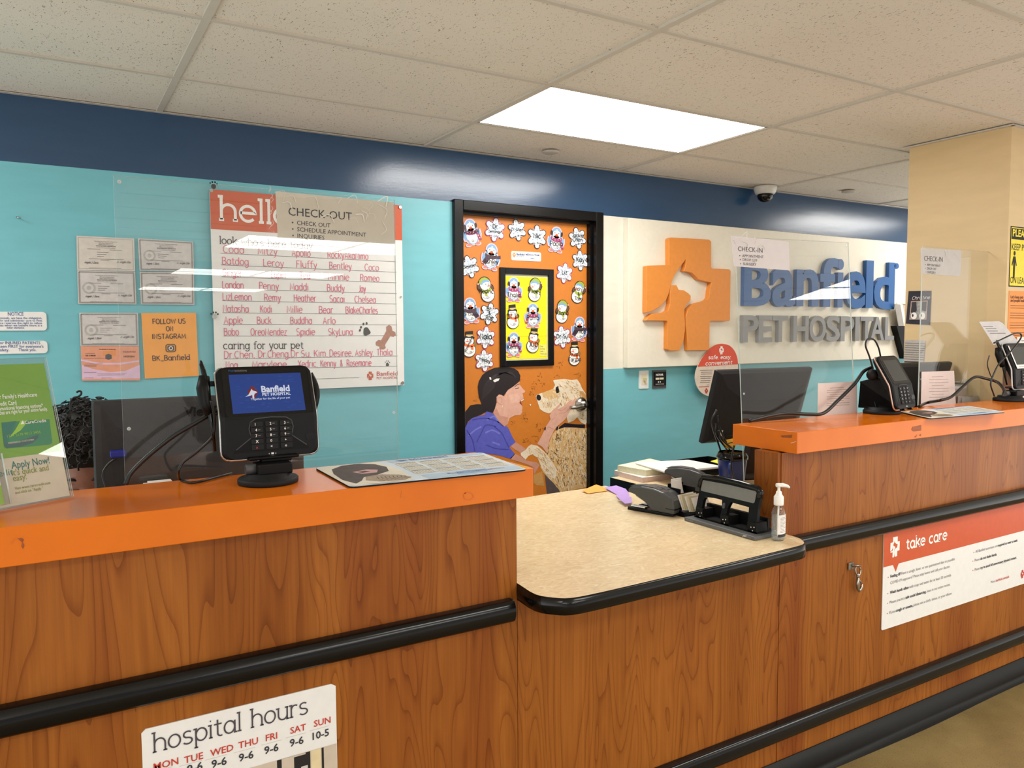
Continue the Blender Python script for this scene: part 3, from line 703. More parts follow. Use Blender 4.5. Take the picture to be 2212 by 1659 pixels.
T([(1150, 690), (1138, 640), (1165, 590), (1200, 560), (1250, 512), (1262, 520), (1225, 575), (1290, 540), (1370, 468), (1388, 478), (1345, 540), (1420, 445), (1436, 460), (1375, 560), (1350, 610), (1310, 680), (1240, 745), (1190, 740)], 'skin', 7)
for pts in ([(1225, 575), (1270, 590), (1330, 545)], [(1240, 620), (1310, 610), (1360, 560)], [(1160, 690), (1200, 660)], [(1090, 800), (1130, 760), (1180, 790)]): S(pts, 'skin2', 8, .003)
T([(1215, 765), (1235, 758), (1225, 800), (1210, 800)], 'collar', 8); T([(1085, 770), (1100, 765), (1095, 800), (1083, 800)], 'collar', 8)
T([(815, 275), (812, 302), (850, 350), (877, 376), (868, 392), (846, 398), (856, 440), (858, 455), (822, 480), (815, 508), (846, 537), (842, 610), (822, 635), (760, 640), (705, 670), (685, 730), (650, 760), (600, 715), (530, 620), (545, 560), (570, 500), (560, 460), (600, 420), (650, 430), (680, 370), (740, 330)], 'skin', 4)
T([(560, 560), (600, 640), (690, 660), (690, 730), (650, 760), (600, 715), (530, 620)], 'skin2', 5)
T([(700, 420), (780, 400), (820, 440), (800, 500), (720, 500)], 'skin3', 5)
T([(860, 450), (822, 478), (812, 505), (832, 522), (848, 540), (826, 492), (862, 472)], 'lip', 6)
T([(858, 456), (828, 478), (826, 490), (860, 472)], 'cream', 7)
S([(765, 352), (785, 345), (808, 340)], 'hair', 6, .003); S([(760, 330), (790, 305), (812, 298)], 'hair', 6, .003)
T([(205, 780), (225, 690), (200, 655), (225, 600), (280, 530), (350, 518), (420, 520), (460, 570), (455, 600), (380, 640), (300, 668), (255, 705), (230, 765)], 'hair', 5)
T([(360, 330), (372, 270), (410, 200), (470, 155), (545, 122), (640, 112), (700, 116), (760, 132), (800, 160), (823, 210), (817, 262), (780, 297), (740, 330), (690, 360), (660, 402), (640, 428), (600, 415), (565, 440), (562, 500), (545, 570), (522, 612), (460, 595), (430, 560), (400, 510), (372, 440)], 'hair', 6)
for k in range(16):
    o = k * 17
    S([(p.x, p.y) for p in spline([(400 + o * .5, 480 - o * .5, 0), (440 + o * .6, 300 - o * .35, 0), (560 + o * .6, 190 - o * .1, 0), (690 + o * .35, 180 + o * .2, 0)], 5)], 'hair2', 7, .0016)
T([(562, 440), (590, 412), (625, 420), (645, 450), (645, 500), (632, 525), (600, 520), (575, 490)], 'skin', 8)
S([(580, 450), (605, 440), (625, 470), (615, 500)], 'skin2', 9, .003)
mu.disc(FD, *FD.px(960 + 624 / CS, 770 + 540 / CS), .003, .007, IN['cream'], .0035, 10)
for pts in ([(482, 225), (500, 224), (508, 250), (490, 252)], [(527, 258), (560, 240), (596, 238), (585, 262), (545, 280), (530, 272)], [(920, 515), (938, 520), (930, 538)]): mu.flat(pxs(FD, pts, CS, 960, 770), FD, WHITE, .0036)
for (x, y) in ((840, 240), (980, 300), (1000, 260), (960, 340), (940, 390), (1080, 290), (1030, 190), (1215, 210), (1440, 180), (1470, 210), (1250, 90), (1270, 50), (880, 620), (850, 680), (890, 690), (740, 715), (1010, 740), (1040, 790), (980, 860), (870, 910), (910, 900), (340, 460), (1010, 905)):
    for _ in range(4):
        a = x + rg.uniform(-22, 22); b = y + rg.uniform(-25, 25); q = rg.uniform(0, 3)
        S([(a, b), (a + 16 * math.cos(q), b + 16 * math.sin(q)), (a + 26 * math.cos(q + .6), b + 22 * math.sin(q + .6))], 'scr', 1, rg.choice((.0012, .002, .003)))
mp = mu.build('mural_print', dt); mp['label'] = 'photo print of a woman in blue scrubs nuzzling a shaggy tan dog'

# ---------------------------------------------------------------- paper cutouts taped to the door
CUT = dict(white=(246, 246, 244), pink=(246, 200, 214), blue=(128, 172, 214), beak=(240, 96, 56), dark=(52, 40, 50), scarfp=(158, 56, 120), scarfs=(74, 52, 70), foot=(244, 130, 118), green=(164, 182, 60), brown=(96, 72, 56), black=(30, 28, 32), ice=(176, 198, 222), orange=(242, 112, 52), olive=(140, 120, 60), gold=(226, 196, 120))
CT = {k: M('cutout_' + k, v, .5, var=.03) for k, v in CUT.items()}
def cutout(kind, cx, cy, hpx, ang, words, label, flip=False, word_ang=0, ws=1.0, dy=0, rim='dark'):
    cu, cv = FD.px(cx, cy); top = FD.px(cx, cy - hpx / 2)[1]; bot = FD.px(cx, cy + hpx / 2)[1]; H = top - bot
    a = R(ang); c, q = math.cos(a), math.sin(a); fx = -1 if flip else 1
    inwin = wu0 < cu < wu1 and wv0 < cv < wv1
    F = Frame((cu, YD - (.0065 if inwin else .0045), cv)); mb = MB()
    def tr(x, y): x *= fx; return ((x * c - y * q) * H, (x * q + y * c) * H)
    def el(x, y, rx, ry, mat, k, n=22, rot=0):
        pts = []
        for i in range(n):
            w = 2 * PI * i / n; dx, dy_ = rx * math.cos(w), ry * math.sin(w); pts.append(tr(x + dx * math.cos(rot) - dy_ * math.sin(rot), y + dx * math.sin(rot) + dy_ * math.cos(rot)))
        if k == 0: mb.prism(pts, F, .0008, CT[mat], lift=0)
        else: mb.flat(pts, F, CT[mat], .00022 * k)
    def pg(pts, mat, k):
        pts = [tr(*p) for p in pts]
        if k == 0: mb.prism(pts, F, .0008, CT[mat], lift=0)
        else: mb.flat(pts, F, CT[mat], .00022 * k)
    def ln(pts, mat, k, w=.02): mb.ribbon([tr(*p) for p in pts], F, w * H, CT[mat], .00022 * k)
    if kind == 'flake':
        for s, mat, k in ((.035, rim, 0), (0, 'white', 1)):
            pts = []
            for i in range(6):
                w0 = PI / 2 + i * PI / 3; lx, ly = .375 * math.cos(w0), .375 * math.sin(w0); lr_ = .105 + s
                pts.append(tr((.285 + s) * math.cos(w0 - PI / 6), (.285 + s) * math.sin(w0 - PI / 6)))
                for j in range(9): g = w0 - R(105) + R(210) * j / 8; pts.append(tr(lx + lr_ * math.cos(g), ly + lr_ * math.sin(g)))
            if k == 0: mb.prism(pts, F, .0008, CT[mat], lift=0)
            else: mb.flat(pts, F, CT[mat], .00022)
        for i in range(6):
            w = PI / 2 + i * PI / 3; d = (math.cos(w), math.sin(w)); e1 = (math.cos(w + .5), math.sin(w + .5)); e2 = (math.cos(w - .5), math.sin(w - .5))
            ln([(0, 0), (d[0] * .42, d[1] * .42)], 'ice', 2, .03)
            ln([(e1[0] * .38, e1[1] * .38), (d[0] * .25, d[1] * .25), (e2[0] * .38, e2[1] * .38)], 'ice', 2, .025)
            ln([(e1[0] * .2, e1[1] * .2), (d[0] * .1, d[1] * .1), (e2[0] * .2, e2[1] * .2)], 'ice', 2, .022)
    elif kind in ('muffs', 'stripes'):
        st = kind == 'stripes'
        el(0, -.08, .335, .40, 'pink', 0); el(0, .25, .26, .26, 'pink', 0)
        el(-.20, -.44, .13, .07, 'pink', 0); el(.20, -.44, .13, .07, 'pink', 0)
        pg([(-.30, .05), (-.40, .1), (-.42, -.1), (-.36, -.3), (-.28, -.3)], 'pink', 0); pg([(.30, .05), (.40, .1), (.42, -.1), (.36, -.3), (.28, -.3)], 'pink', 0)
        el(-.19, -.43, .10, .045, 'foot', 2); el(.19, -.43, .10, .045, 'foot', 2)
        pg([(-.26, .06), (-.36, .08), (-.38, -.1), (-.3, -.28)], 'blue', 2); pg([(.26, .06), (.36, .08), (.38, -.1), (.3, -.28)], 'blue', 2)
        el(0, -.08, .30, .36, 'blue', 3); el(0, .25, .22, .22, 'blue', 3)
        el(0, -.12, .235, .29, 'white', 4); el(0, .20, .185, .155, 'white', 4)
        if not st:
            el(-.23, .23, .055, .1, 'dark', 5, rot=.15); el(.23, .23, .055, .1, 'dark', 5, rot=-.15)
        el(-.09, .25, .018, .022, 'dark', 6); el(.09, .25, .018, .022, 'dark', 6)
        el(0, .17, .065, .055, 'beak', 6); pg([(-.05, .15), (.05, .15), (0, .10)], 'beak', 6)
        ln([(-.03, .4), (.0, .36), (.03, .4)], 'white', 5, .02)
        sc = 'scarfs' if st else 'scarfp'
        pg([(-.26, .10), (-.14, .06), (0, .045), (.14, .06), (.26, .10), (.25, -.03), (.12, -.09), (-.12, -.09), (-.25, -.03)], sc, 6)
        pg([(.17, -.04), (.31, -.08), (.38, -.32), (.24, -.30)] if not st else [(-.2, .02), (-.02, -.05), (-.18, -.32), (-.36, -.25)], sc, 7)
        if st:
            pg([(.24, .06), (.40, .12), (.42, -.02), (.26, -.04)], sc, 7)
            for k in range(5): ln([(-.22 + k * .11, .08), (-.2 + k * .11, -.06)], 'grey' if 'grey' in CT else 'brown', 8, .02)
        else:
            for x, y in ((-.18, .03), (-.06, -.02), (.08, .0), (.2, .03), (.25, -.14), (.3, -.24)): el(x, y, .025, .025, 'gold', 8, 10)
    elif kind == 'beanie':
        el(-.02, -.22, .30, .27, 'black', 0); el(.02, .22, .27, .27, 'black', 0)
        pg([(-.2, .05), (.2, .05), (.2, -.1), (-.2, -.1)], 'black', 0)
        pg([(.2, .38), (.32, .30), (.37, .12), (.30, -.02), (.18, .02)], 'black', 0); pg([(-.18, .2), (-.32, .1), (-.34, -.04), (-.24, -.1), (-.14, .02)], 'black', 0)
        el(-.02, -.22, .275, .245, 'white', 2); pg([(.2, .36), (.3, .28), (.345, .13), (.29, .01), (.19, .05)], 'brown', 2); pg([(-.18, .18), (-.3, .08), (-.315, -.03), (-.24, -.07), (-.14, .04)], 'brown', 2)
        el(.0, .2, .225, .225, 'white', 3)
        pg([(-.2, .26), (-.17, .36), (-.05, .455), (.08, .46), (.2, .40), (.26, .28), (.2, .22), (.12, .32), (-.05, .36)], 'green', 4)
        pg([(-.21, .22), (-.19, .29), (-.05, .37), (.1, .345), (.2, .25), (.15, .19), (.06, .26), (-.07, .27)], 'blue', 5)
        el(.3, .27, .03, .03, 'pink', 5, 12)
        el(-.14, .17, .017, .02, 'dark', 5); el(-.02, .19, .017, .02, 'dark', 5)
        pg([(-.1, .14), (-.06, .09), (-.26, .075)], 'beak', 6)
        pg([(-.2, .03), (-.05, -.02), (.12, .0), (.2, .06), (.19, -.08), (.05, -.14), (-.12, -.12), (-.2, -.06)], 'green', 6)
        pg([(.02, -.1), (.12, -.1), (.1, -.24), (.0, -.24)], 'green', 6)
    else:
        el(0, -.22, .29, .27, 'black', 0); el(-.02, .12, .22, .2, 'black', 0)
        pg([(-.2, .46), (.12, .5), (.14, .3), (.2, .26), (.18, .2), (-.22, .2), (-.24, .26), (-.18, .3)], 'black', 0)
        el(.2, .02, .1, .1, 'olive', 0)
        el(0, -.22, .265, .245, 'white', 2); el(-.02, .12, .19, .175, 'white', 3)
        pg([(-.17, .44), (.10, .475), (.12, .3), (-.16, .28)], 'black', 5); pg([(-.16, .345), (.115, .365), (.12, .31), (-.165, .285)], 'gold', 6); pg([(-.23, .265), (.19, .285), (.19, .245), (-.23, .22)], 'black', 6)
        el(-.1, .16, .016, .02, 'dark', 5); el(.0, .17, .016, .02, 'dark', 5)
        pg([(-.07, .13), (-.03, .08), (-.24, .06)], 'beak', 6)
        pg([(-.2, .02), (0, -.03), (.2, .03), (.2, -.07), (.02, -.12), (-.2, -.08)], 'orange', 6); pg([(.06, -.06), (.16, -.06), (.18, -.2), (.08, -.2)], 'orange', 6)
    lines = words.split('|'); n = len(lines)
    if kind in ('muffs', 'stripes') and not word_ang: dy -= .13
    if kind == 'beanie': dy -= .1
    for k, s in enumerate(lines):
        if not s: continue
        st, W_ = strokes(s); xh = min(.125 * ws, .62 / W_) * H
        wa = R(word_ang); yy = (dy + (n - 1) * .1 - k * .2) * H
        pen(mb, F, s, -W_ * xh / 2 * math.cos(wa), yy - xh * .4 - W_ * xh / 2 * math.sin(wa), xh, BLACKINK, .2, ang=wa, lift=.0024)
    # a small pen heart or swash
    hx, hy = (.05 * H, (-.3 if kind != 'flake' else -.25) * H); r_ = .035 * H
    mb.ribbon([(hx, hy - r_ * 1.3), (hx - r_ * 1.3, hy + r_ * .3), (hx - r_ * .6, hy + r_), (hx, hy + r_ * .4), (hx + r_ * .6, hy + r_), (hx + r_ * 1.3, hy + r_ * .3), (hx, hy - r_ * 1.3)], F, .010 * H, BLACKINK, .0024)
    mb.ribbon([(-.15 * H, hy + .02 * H), (-.05 * H, hy - .06 * H), (.1 * H, hy - .02 * H), (.17 * H, hy + .03 * H)], F, .009 * H, BLACKINK, .0024)
    nm = {'flake': 'snowflake_cutout', 'muffs': 'penguin_cutout', 'stripes': 'penguin_cutout', 'beanie': 'snowman_cutout', 'hat': 'snowman_cutout'}[kind]
    return tag(mb.build(nm, loc=(cu, F.o.y, cv - H / 2)), label, 'paper cutout', 'paper winter cutouts on the door')
s7 = .17179
def c7(x, y): return 960 + x * s7, 420 + y * s7
def c8(x, y): return 960 + x * s7, 600 + y * s7
for kind, (x, y), h, ang, words, label, kw in (
    ('muffs', c7(335, 480), 59, 12, 'Raquel', 'penguin cutout with earmuffs in the top left corner of the orange door', dict(ws=1.3, word_ang=8)),
    ('flake', c7(632, 445), 52, -8, 'Dr|Denninger', 'leftmost snowflake cutout in the top row on the orange door', dict(rim='scarfp')),
    ('flake', c7(910, 450), 47, 12, 'Dr Chen', 'middle snowflake cutout of the top row on the orange door', {}),
    ('flake', c7(1160, 535), 51, 0, 'Nic', 'snowflake cutout just left of the top right penguin on the orange door', dict(ws=1.2)),
    ('muffs', c7(1400, 570), 56, -6, 'Paola', 'penguin cutout with earmuffs in the top row between two snowflakes at right', dict(dy=-.06)),
    ('flake', c7(1668, 552), 47, 14, 'Jackie|Chen', 'snowflake cutout in the top right corner of the orange door', {}),
    ('stripes', c7(580, 785), 58, -8, 'Ashley', 'penguin cutout in striped scarf upper left of the door window', dict(dy=-.08)),
    ('flake', c7(310, 910), 49, 18, 'Desiree', 'snowflake cutout at the left edge of the orange door, highest on that edge', dict(word_ang=14)),
    ('flake', c7(1702, 832), 44, 4, 'Kay', 'snowflake cutout at the right door edge, below the corner snowflake', dict(ws=1.3)),
    ('flake', c7(1505, 990), 44, -8, 'Liz', 'red rimmed snowflake cutout right of the top corner of the door window', dict(rim='scarfp', ws=1.2)),
    ('beanie', c7(522, 1195), 58, 14, 'Xedric', 'snowman cutout in green cap left of the upper door window, facing right', dict(flip=True, ws=1.1)),
    ('beanie', c7(1680, 1228), 51, -14, 'Mary|&|Theo', 'snowman cutout in green cap at the right edge of the orange door', dict(ws=.8)),
    ('beanie', c7(1475, 1472), 52, 0, 'Allana', 'snowman cutout in green cap right beside the door window', {}),
    ('stripes', c7(325, 1462), 56, 6, 'Dr Cheng', 'penguin cutout in striped scarf at the left edge of the orange door', dict(flip=True, dy=-.04)),
    ('flake', c7(562, 1502), 48, -12, 'Bri|&|Rae', 'snowflake cutout touching the left side of the door window frame', {}),
    ('muffs', c8(865, 150), 53, 0, 'Thalia', 'penguin cutout with earmuffs at the top left inside the door window', dict(dy=-.12)),
    ('beanie', c8(1130, 150), 53, 0, 'Nieey', 'snowman cutout in green cap at the top right inside the door window', {}),
    ('hat', c8(855, 490), 54, 0, 'Dr Li', 'snowman cutout in top hat at the middle left inside the door window', dict(word_ang=8, ws=1.1)),
    ('muffs', c8(1105, 475), 53, 0, 'Purrb', 'penguin cutout with earmuffs at the middle right inside the door window', dict(flip=True)),
    ('muffs', c8(865, 840), 53, 0, 'Kenny', 'penguin cutout with earmuffs at the bottom left inside the door window', dict(ws=1.2)),
    ('hat', c8(1112, 790), 55, -10, 'Xio', 'snowman cutout in top hat at the bottom right inside the door window', dict(dy=-.18, ws=1.3)),
    ('stripes', c8(1690, 645), 53, -6, 'Janice', 'penguin cutout in striped scarf at the right edge of the orange door', {}),
    ('flake', c8(1475, 745), 48, 8, 'Dr Su', 'lowest snowflake cutout right of the door window', dict(rim='scarfp', ws=1.2)),
    ('hat', c8(1632, 955), 53, -4, 'Kim|Tarzan', 'snowman cutout in top hat above the dog on the orange door', dict(dy=-.16, ws=.9)),
    ('hat', c8(310, 835), 58, -4, 'Rosemarie', 'snowman cutout in top hat at the left edge of the orange door', dict(word_ang=60)),
    ('flake', c8(515, 752), 48, -6, 'Nala', 'snowflake cutout left of the lower door window, upper of two red rimmed ones', dict(rim='scarfp', ws=1.4)),
    ('flake', c8(498, 1042), 47, 4, 'Wesley', 'lowest snowflake cutout on the door, just above the woman in the mural', dict(rim='scarfp', word_ang=-14))):
    cutout(kind, x, y, h, ang, words, label, **kw)

# ================================================================ THE COUNTER
YF = 1.675
ZL, ZR, ZD = 1.171, 1.190, 0.865
FF = Frame((0, YF, 0))
def rail(name, xa, xb, z, parent, h=.056, d=.034):
    prof = [(0, -h / 2), (d * .55, -h / 2)] + [(d * .55 + d * .45 * math.cos(R(a)), h / 2 * math.sin(R(a))) for a in (-75, -60, -40, -20, 0, 20, 40, 60, 75)] + [(d * .55, h / 2), (0, h / 2)]
    rows = []
    for x in (xa, xb): rows.append([(x, YF - .001 - a, z + b) for a, b in prof])
    m = MB(); m.grid(rows, RUBBER, False, True)
    m.face(rows[0], RUBBER); m.face(rows[1][::-1], RUBBER)
    return m.build(name, parent)
lc = thing('reception_counter', 'left wood laminate reception counter with one black bumper rail', 'counter', (-.25, 1.74, 0))
m = MB(); m.b2((-1.5, YF, 0), (1.0150, 1.79, 1.097), WOOD); m.build('front_panel', lc)
rail('bumper_rail', -1.5, .992, .806, lc)
gc = thing('counter_panel', 'plain wood laminate panel under the low beige desk', 'counter', (1.51, 1.74, 0))
m = MB(); m.b2((1.0172, YF + .001, 0), (2.0118, 1.70, .821), WOOD); m.build('front_panel', gc)
rc = thing('reception_counter', 'right wood laminate reception counter with black bumper rail and metal hook', 'counter', (3.9, 1.74, 0))
m = MB(); m.b2((2.0140, YF, 0), (5.8, 1.69, 1.119), WOOD)
m.b2((2.0, YF + .004, .868), (5.8, 1.775, 1.119), WOOD); m.b2((2.0140, 1.69, 0), (5.8, 1.775, .868), WOOD); m.build('front_panel', rc)
rail('bumper_rail', 2.022, 5.8, .815, rc)
lr = MB()
h, d, z = .058, .034, .204
prof = [(0, -h / 2), (d * .55, -h / 2)] + [(d * .55 + d * .45 * math.cos(R(a)), h / 2 * math.sin(R(a))) for a in (-75, -60, -40, -20, 0, 20, 40, 60, 75)] + [(d * .55, h / 2), (0, h / 2)]
rows = [[(x, YF - .001 - a, z + b) for a, b in prof] for x in (-1.5, 5.8)]
lr.grid(rows, RUBBER, False, True); lr.face(rows[0], RUBBER); lr.face(rows[1][::-1], RUBBER)
tag(lr.build('bumper_rail'), 'lower black bumper rail near the floor along the counter', 'bumper rail')
m = MB(); rows = []
for x in [-1.5 + i * .1 for i in range(74)]:
    wv = .004 * math.sin(x * 5.1) + .003 * math.sin(x * 2.3 + 1)
    rows.append([(x, YF - .001, .094), (x, YF - .006, .094), (x, YF - .0065, .02), (x, YF - .010 - wv * .3, .011), (x, YF - .020 - wv, .004), (x, YF - .028 - wv, .0)])
m.grid(rows, COVE); struct('baseboard_counter', m, loc=(2, YF, 0))
# stains on the orange fronts
STAIN = M('worn_patch', (150, 74, 24), .5, var=.2, scale=120); STAIN2 = M('adhesive_patch', (206, 104, 34), .4, var=.1, scale=120)
def slab(name, x0, x1, y0, y1, z0, z1, lab):
    t = thing(name, lab, 'countertop', ((x0 + x1) / 2, (y0 + y1) / 2, z0))
    m = MB(); m.b2((x0, y0, z0), (x1, y1, z1), ORANGE); m.build('slab', t, bevel=.0016, seg=2); return t
tl = slab('countertop', -1.5, 1.038, 1.63, 1.94, 1.0985, ZL, 'orange laminate transaction top of the left counter')
tr_ = slab('countertop', 2.03, 5.8, 1.63, 1.900, 1.1205, ZR, 'orange laminate transaction top of the right counter')
F3 = Frame((0, 1.6296, 0)); FL = Frame((2.0296, 0, 0), (0, -1, 0))
def mark(t, fr, pts, ink, w=0):
    m = MB()
    if w: m.ribbon([fr.px(*q) for q in pts], fr, w, ink, .0003)
    else: m.flat(pxs(fr, pts), fr, ink, .0003)
    m.build('worn_mark', t)
mark(tl, F3, [(38, 1163), (48, 1162), (52, 1166), (49, 1171), (53, 1178), (50, 1186), (46, 1180), (48, 1172)], STAIN)
mark(tl, F3, [(24, 1176), (30, 1166), (40, 1162)], STAIN2, .0015)
mark(tl, F3, [(1003, 1066), (1010, 1063), (1020, 1066), (1023, 1074), (1015, 1080), (1004, 1078), (1001, 1070), (1006, 1064)], STAIN2, .002)
mark(tl, F3, [(868, 1060), (866, 1074), (878, 1075)], STAIN2, .0015)
mark(tr_, F3, [(1971, 922), (1990, 918), (1990, 930), (1973, 932), (1969, 928)], STAIN)
mark(tr_, F3, [(1975, 944), (1982, 938), (1978, 945)], STAIN)
mark(tr_, F3, [(1985, 940), (1990, 937), (1989, 942)], STAIN)
mark(tr_, FL, [(1685, 941), (1712, 939), (1710, 946), (1690, 945)], STAIN)
mark(tr_, FL, [(1708, 957), (1720, 954)], WHITEINK, .0008)

# ---------------------------------------------------------------- low beige desk in the gap
ft = Frame((0, 0, ZD), (1, 0, 0), (0, 1, 0))
out = [(1.0190, 2.535), (1.0190, 1.674)]
fr_pts = [(1157, 1284), (1197, 1291), (1236, 1291.5), (1300, 1279), (1400, 1256), (1500, 1233), (1600, 1210), (1690, 1188), (1722, 1180), (1734, 1176), (1737, 1172), (1732, 1166), (1722, 1161)]
out += [(p.x, p.y) for p in spline([Vector((1.019, 1.674, 0))] + [atZ(x, y, ZD) for x, y in fr_pts] + [Vector((1.998, 1.669, 0))], 3)[1:]]
out += [(1.995, 1.78), (1.995, 2.57)]
out = [q for i, q in enumerate(out) if i == 0 or math.hypot(q[0] - out[i - 1][0], q[1] - out[i - 1][1]) > .004]
dk = thing('desk_top', 'low beige laminate desk top with rounded black edge between the two counters', 'desk', (1.5, 2.05, .822))
m = MB(); m.prism(out, ft, .041, LAM, BLACKP, 0); m.build('laminate_top', dk)
m = MB(); n = len(out); rows = []
cx = sum(a for a, b in out) / n; cy_ = sum(b for a, b in out) / n
ed = []
for i, (a, b) in enumerate(out):
    if i == 0 or i == n - 1: pass
    ed.append((a, b))
sub = ed[1:-2]
rows = [[] for _ in range(5)]
for i, (a, b) in enumerate(sub):
    p0 = Vector(sub[max(0, i - 1)]); p1 = Vector(sub[min(len(sub) - 1, i + 1)]); t = (p1 - p0).normalized(); nn = Vector((t.y, -t.x))
    for k, (o_, z_) in enumerate(((0, ZD + .0002), (.004, ZD - .002), (.0055, ZD - .02), (.004, ZD - .041), (0, ZD - .043))): rows[k].append((a + nn.x * o_, b + nn.y * o_, z_))
m.grid(rows, RUBBER); 
tp = FF
m.build('edge_band', dk)
m = MB(); P = atZ(1297, 1283, ZD - .02)
F5 = Frame((0, P.y - .0075, 0)); m.flat([F5.px(*q) for q in ((1289, 1297), (1296, 1279), (1308, 1276), (1303, 1288), (1301, 1294))], F5, M('scuff_grey', (80, 80, 82), .5, var=.3, scale=300), .0006)
m.build('tape_scrap', dk)
# staff desks behind the counters
def sdesk(x0, x1, y0, y1, z, lab):
    t = thing('staff_desk', lab, 'desk', ((x0 + x1) / 2, (y0 + y1) / 2, 0))
    m = MB(); m.b2((x0, y0, z - .038), (x1, y1, z), LAM); m.build('laminate_top', t)
    m = MB(); m.b2((x0 - .003, y0, z - .039), (x0, y1, z - .0005), BLACKP); m.b2((x0, y1, z - .039), (x1, y1 + .003, z - .0005), BLACKP); m.b2((x0, y0 - .003, z - .039), (x1, y0, z - .0005), BLACKP); m.build('edge_band', t)
    m = MB(); m.b2((x0 + .02, y0 + .02, 0), (x0 + .04, y1 - .02, z - .04), WOOD); m.b2((x0 + .04, y0 + .02, 0), (x1 - .03, y0 + .04, z - .04), WOOD); m.b2((x1 - .04, y0 + .02, 0), (x1 - .02, y1 - .02, z - .04), WOOD); m.build('side_panel', t)
ZB = ZD
sdesk(2.13, 3.75, 1.81, 2.705, ZB, 'staff desk behind the right counter with papers and blue mug on it')
sdesk(-1.2, .98, 1.83, 2.32, .84, 'staff desk hidden behind the left counter, carrying the left monitor')

# ---------------------------------------------------------------- signs fixed to the counter front
FS = Frame((0, YF - .0035, 0))
a = FS.px(1910, 1150); b = FS.px(1905, 1362)
m = MB(); x0, x1, z1, z0 = a[0], a[0] + 1.16, a[1], b[1]
m.prism(rrect(x0, z0, x1, z1, .006), FS, .0028, WHITE, lift=0)
hz = FS.px(1907, 1226)[1]
m.flat([(x0, hz), (x0 + .058, hz), (x0 + .075, hz - .028), (x0 + .092, hz), (x1, hz), (x1, z1 - .005), (x1 - .005, z1), (x0 + .005, z1), (x0, z1 - .005)], FS, POSTER_O)
c = FS.px(1933, 1181); emblem(m, FS, c[0], c[1], .075, WHITEINK)
pen_px(m, FS, 'take care', 1957, 1186, 2045, 1164, WHITEINK, xh=.026, w=.27, slab=True, lift=.0012)
GREYT = M('ink_grey', (126, 122, 120), .7)
def bul(x, y, parts, h=.0135):
    u, v = FS.px(x, y); m.disc(FS, u - .013, v + .004, .0022, .0022, REDINK, .0012, 8)
    line(u, v, parts, h)
def line(u, v, parts, h=.0135):
    for s, bold in parts: u += type_(m, FS, s, u, v, h, INK if bold else GREYT, .022 if bold else 0, lift=.0012) * 1.0 + h * .28
bul(1923, 1248, [('Feeling ill?', 1), ('Have a cough, fever, or are quarantined due to possible', 0)], .0155)
u, v = FS.px(1923, 1262); line(u, v, [('COVID-19 exposure? Please stay home and call your doctor.', 0)], .0155)
bul(1922, 1283, [('Wash hands often', 1), ('with soap and water for at least 20 seconds.', 0)], .0155)
bul(1921.5, 1304, [('Please practice', 0), ('safe social distancing,', 1), ('even in our exam rooms.', 0)], .0155)
bul(1921, 1326, [('If you', 0), ('cough or sneeze,', 1), ('please use a cloth, tissue, or your elbow.', 0)], .0155)
bul(2107, 1194, [('All Banfield associates are', 0), ('required to wear a mask.', 1)], .0155)
bul(2105, 1213, [('Please', 0), ('do not shake hands.', 1)], .0155)
bul(2105, 1233, [('Please', 0), ('try to avoid all unnecessary physical contact.', 1)], .0155)
u, v = FS.px(2140, 1260); u += type_(m, FS, 'More:', u, v, .015, GREYT, lift=.0012) + .004; type_(m, FS, 'banfield.com/safe', u, v, .015, REDINK, .01, lift=.0012)
c = FS.px(2208, 1240); emblem(m, FS, c[0], c[1], .036, REDINK); type_(m, FS, 'Banfield', c[0] + .024, c[1], .028, BLUEINK, .02, lift=.0012)
tag(m.build('info_sign', loc=((x0 + x1) / 2, YF, z0)), 'white and orange health advice sign on the right counter front', 'sign')
m = MB(); a = FS.px(305, 1578); b = FS.px(725, 1475); x0, x1, z1 = a[0], b[0], (a[1] + b[1]) / 2; z0 = z1 - .46
m.prism([(x0, z0), (x1, z0), (x1, z1 - .007), (x1 - .010, z1), (x0 + .008, z1), (x0, z1 - .007)], FS, .0028, WHITE, lift=0)
SL = M('ink_slate', (72, 66, 74), .7)
pen_px(m, FS, 'hospital hours', 331, 1625, 666, 1540, SL, xh=.0265, w=.12, slab=True, lift=.0012, gap=.10)
HR = M('rule_grey', (206, 202, 196), .7)
for d_, hh, (dx, dy), (hx, hy) in (('MON', '9-6', (332, 1664), (338, 1684)), ('TUE', '9-6', (398, 1649), (404, 1670)), ('WED', '9-6', (454, 1634), (457, 1659)), ('THU', '9-6', (515, 1617), (516, 1645)), ('FRI', '9-6', (574, 1601), (571, 1629)), ('SAT', '9-6', (627, 1585), (626, 1613)), ('SUN', '10-5', (678, 1570), (675, 1598))):
    u, v = FS.px(dx, dy); type_(m, FS, d_, u, v, .0205, REDINK, .012, lift=.0012)
    u2, v2 = FS.px(hx, hy); type_(m, FS, hh, u2, v2, .0235, INK, .018, lift=.0012)
    m.ribbon([(u - .010, (v + v2 + .016) / 2), (u + .034, (v + v2 + .016) / 2)], FS, .0009, HR, .0012)
pt = FS.px(728, 1605)[1]
PH = [M('print_wallbeige', (204, 190, 172), .5), M('print_black', (30, 28, 30), .5), M('print_creamwall', (226, 208, 166), .5), M('print_tanwall', (186, 150, 112), .5), M('print_blond', (196, 158, 104), .5)]
m.rect(FS, x0 + .004, z0 + .03, x1 - .001, pt, PH[0], .0008)
for (ax, bx, mt) in ((x1 - .135, x1 - .062, 1), (x1 - .125, x1 - .072, 0), (x1 - .060, x1 - .038, 2), (x1 - .036, x1 - .031, 1)): m.rect(FS, ax, z0 + .03, bx, pt - .0005, PH[mt], .0011 if mt != 0 else .0014)
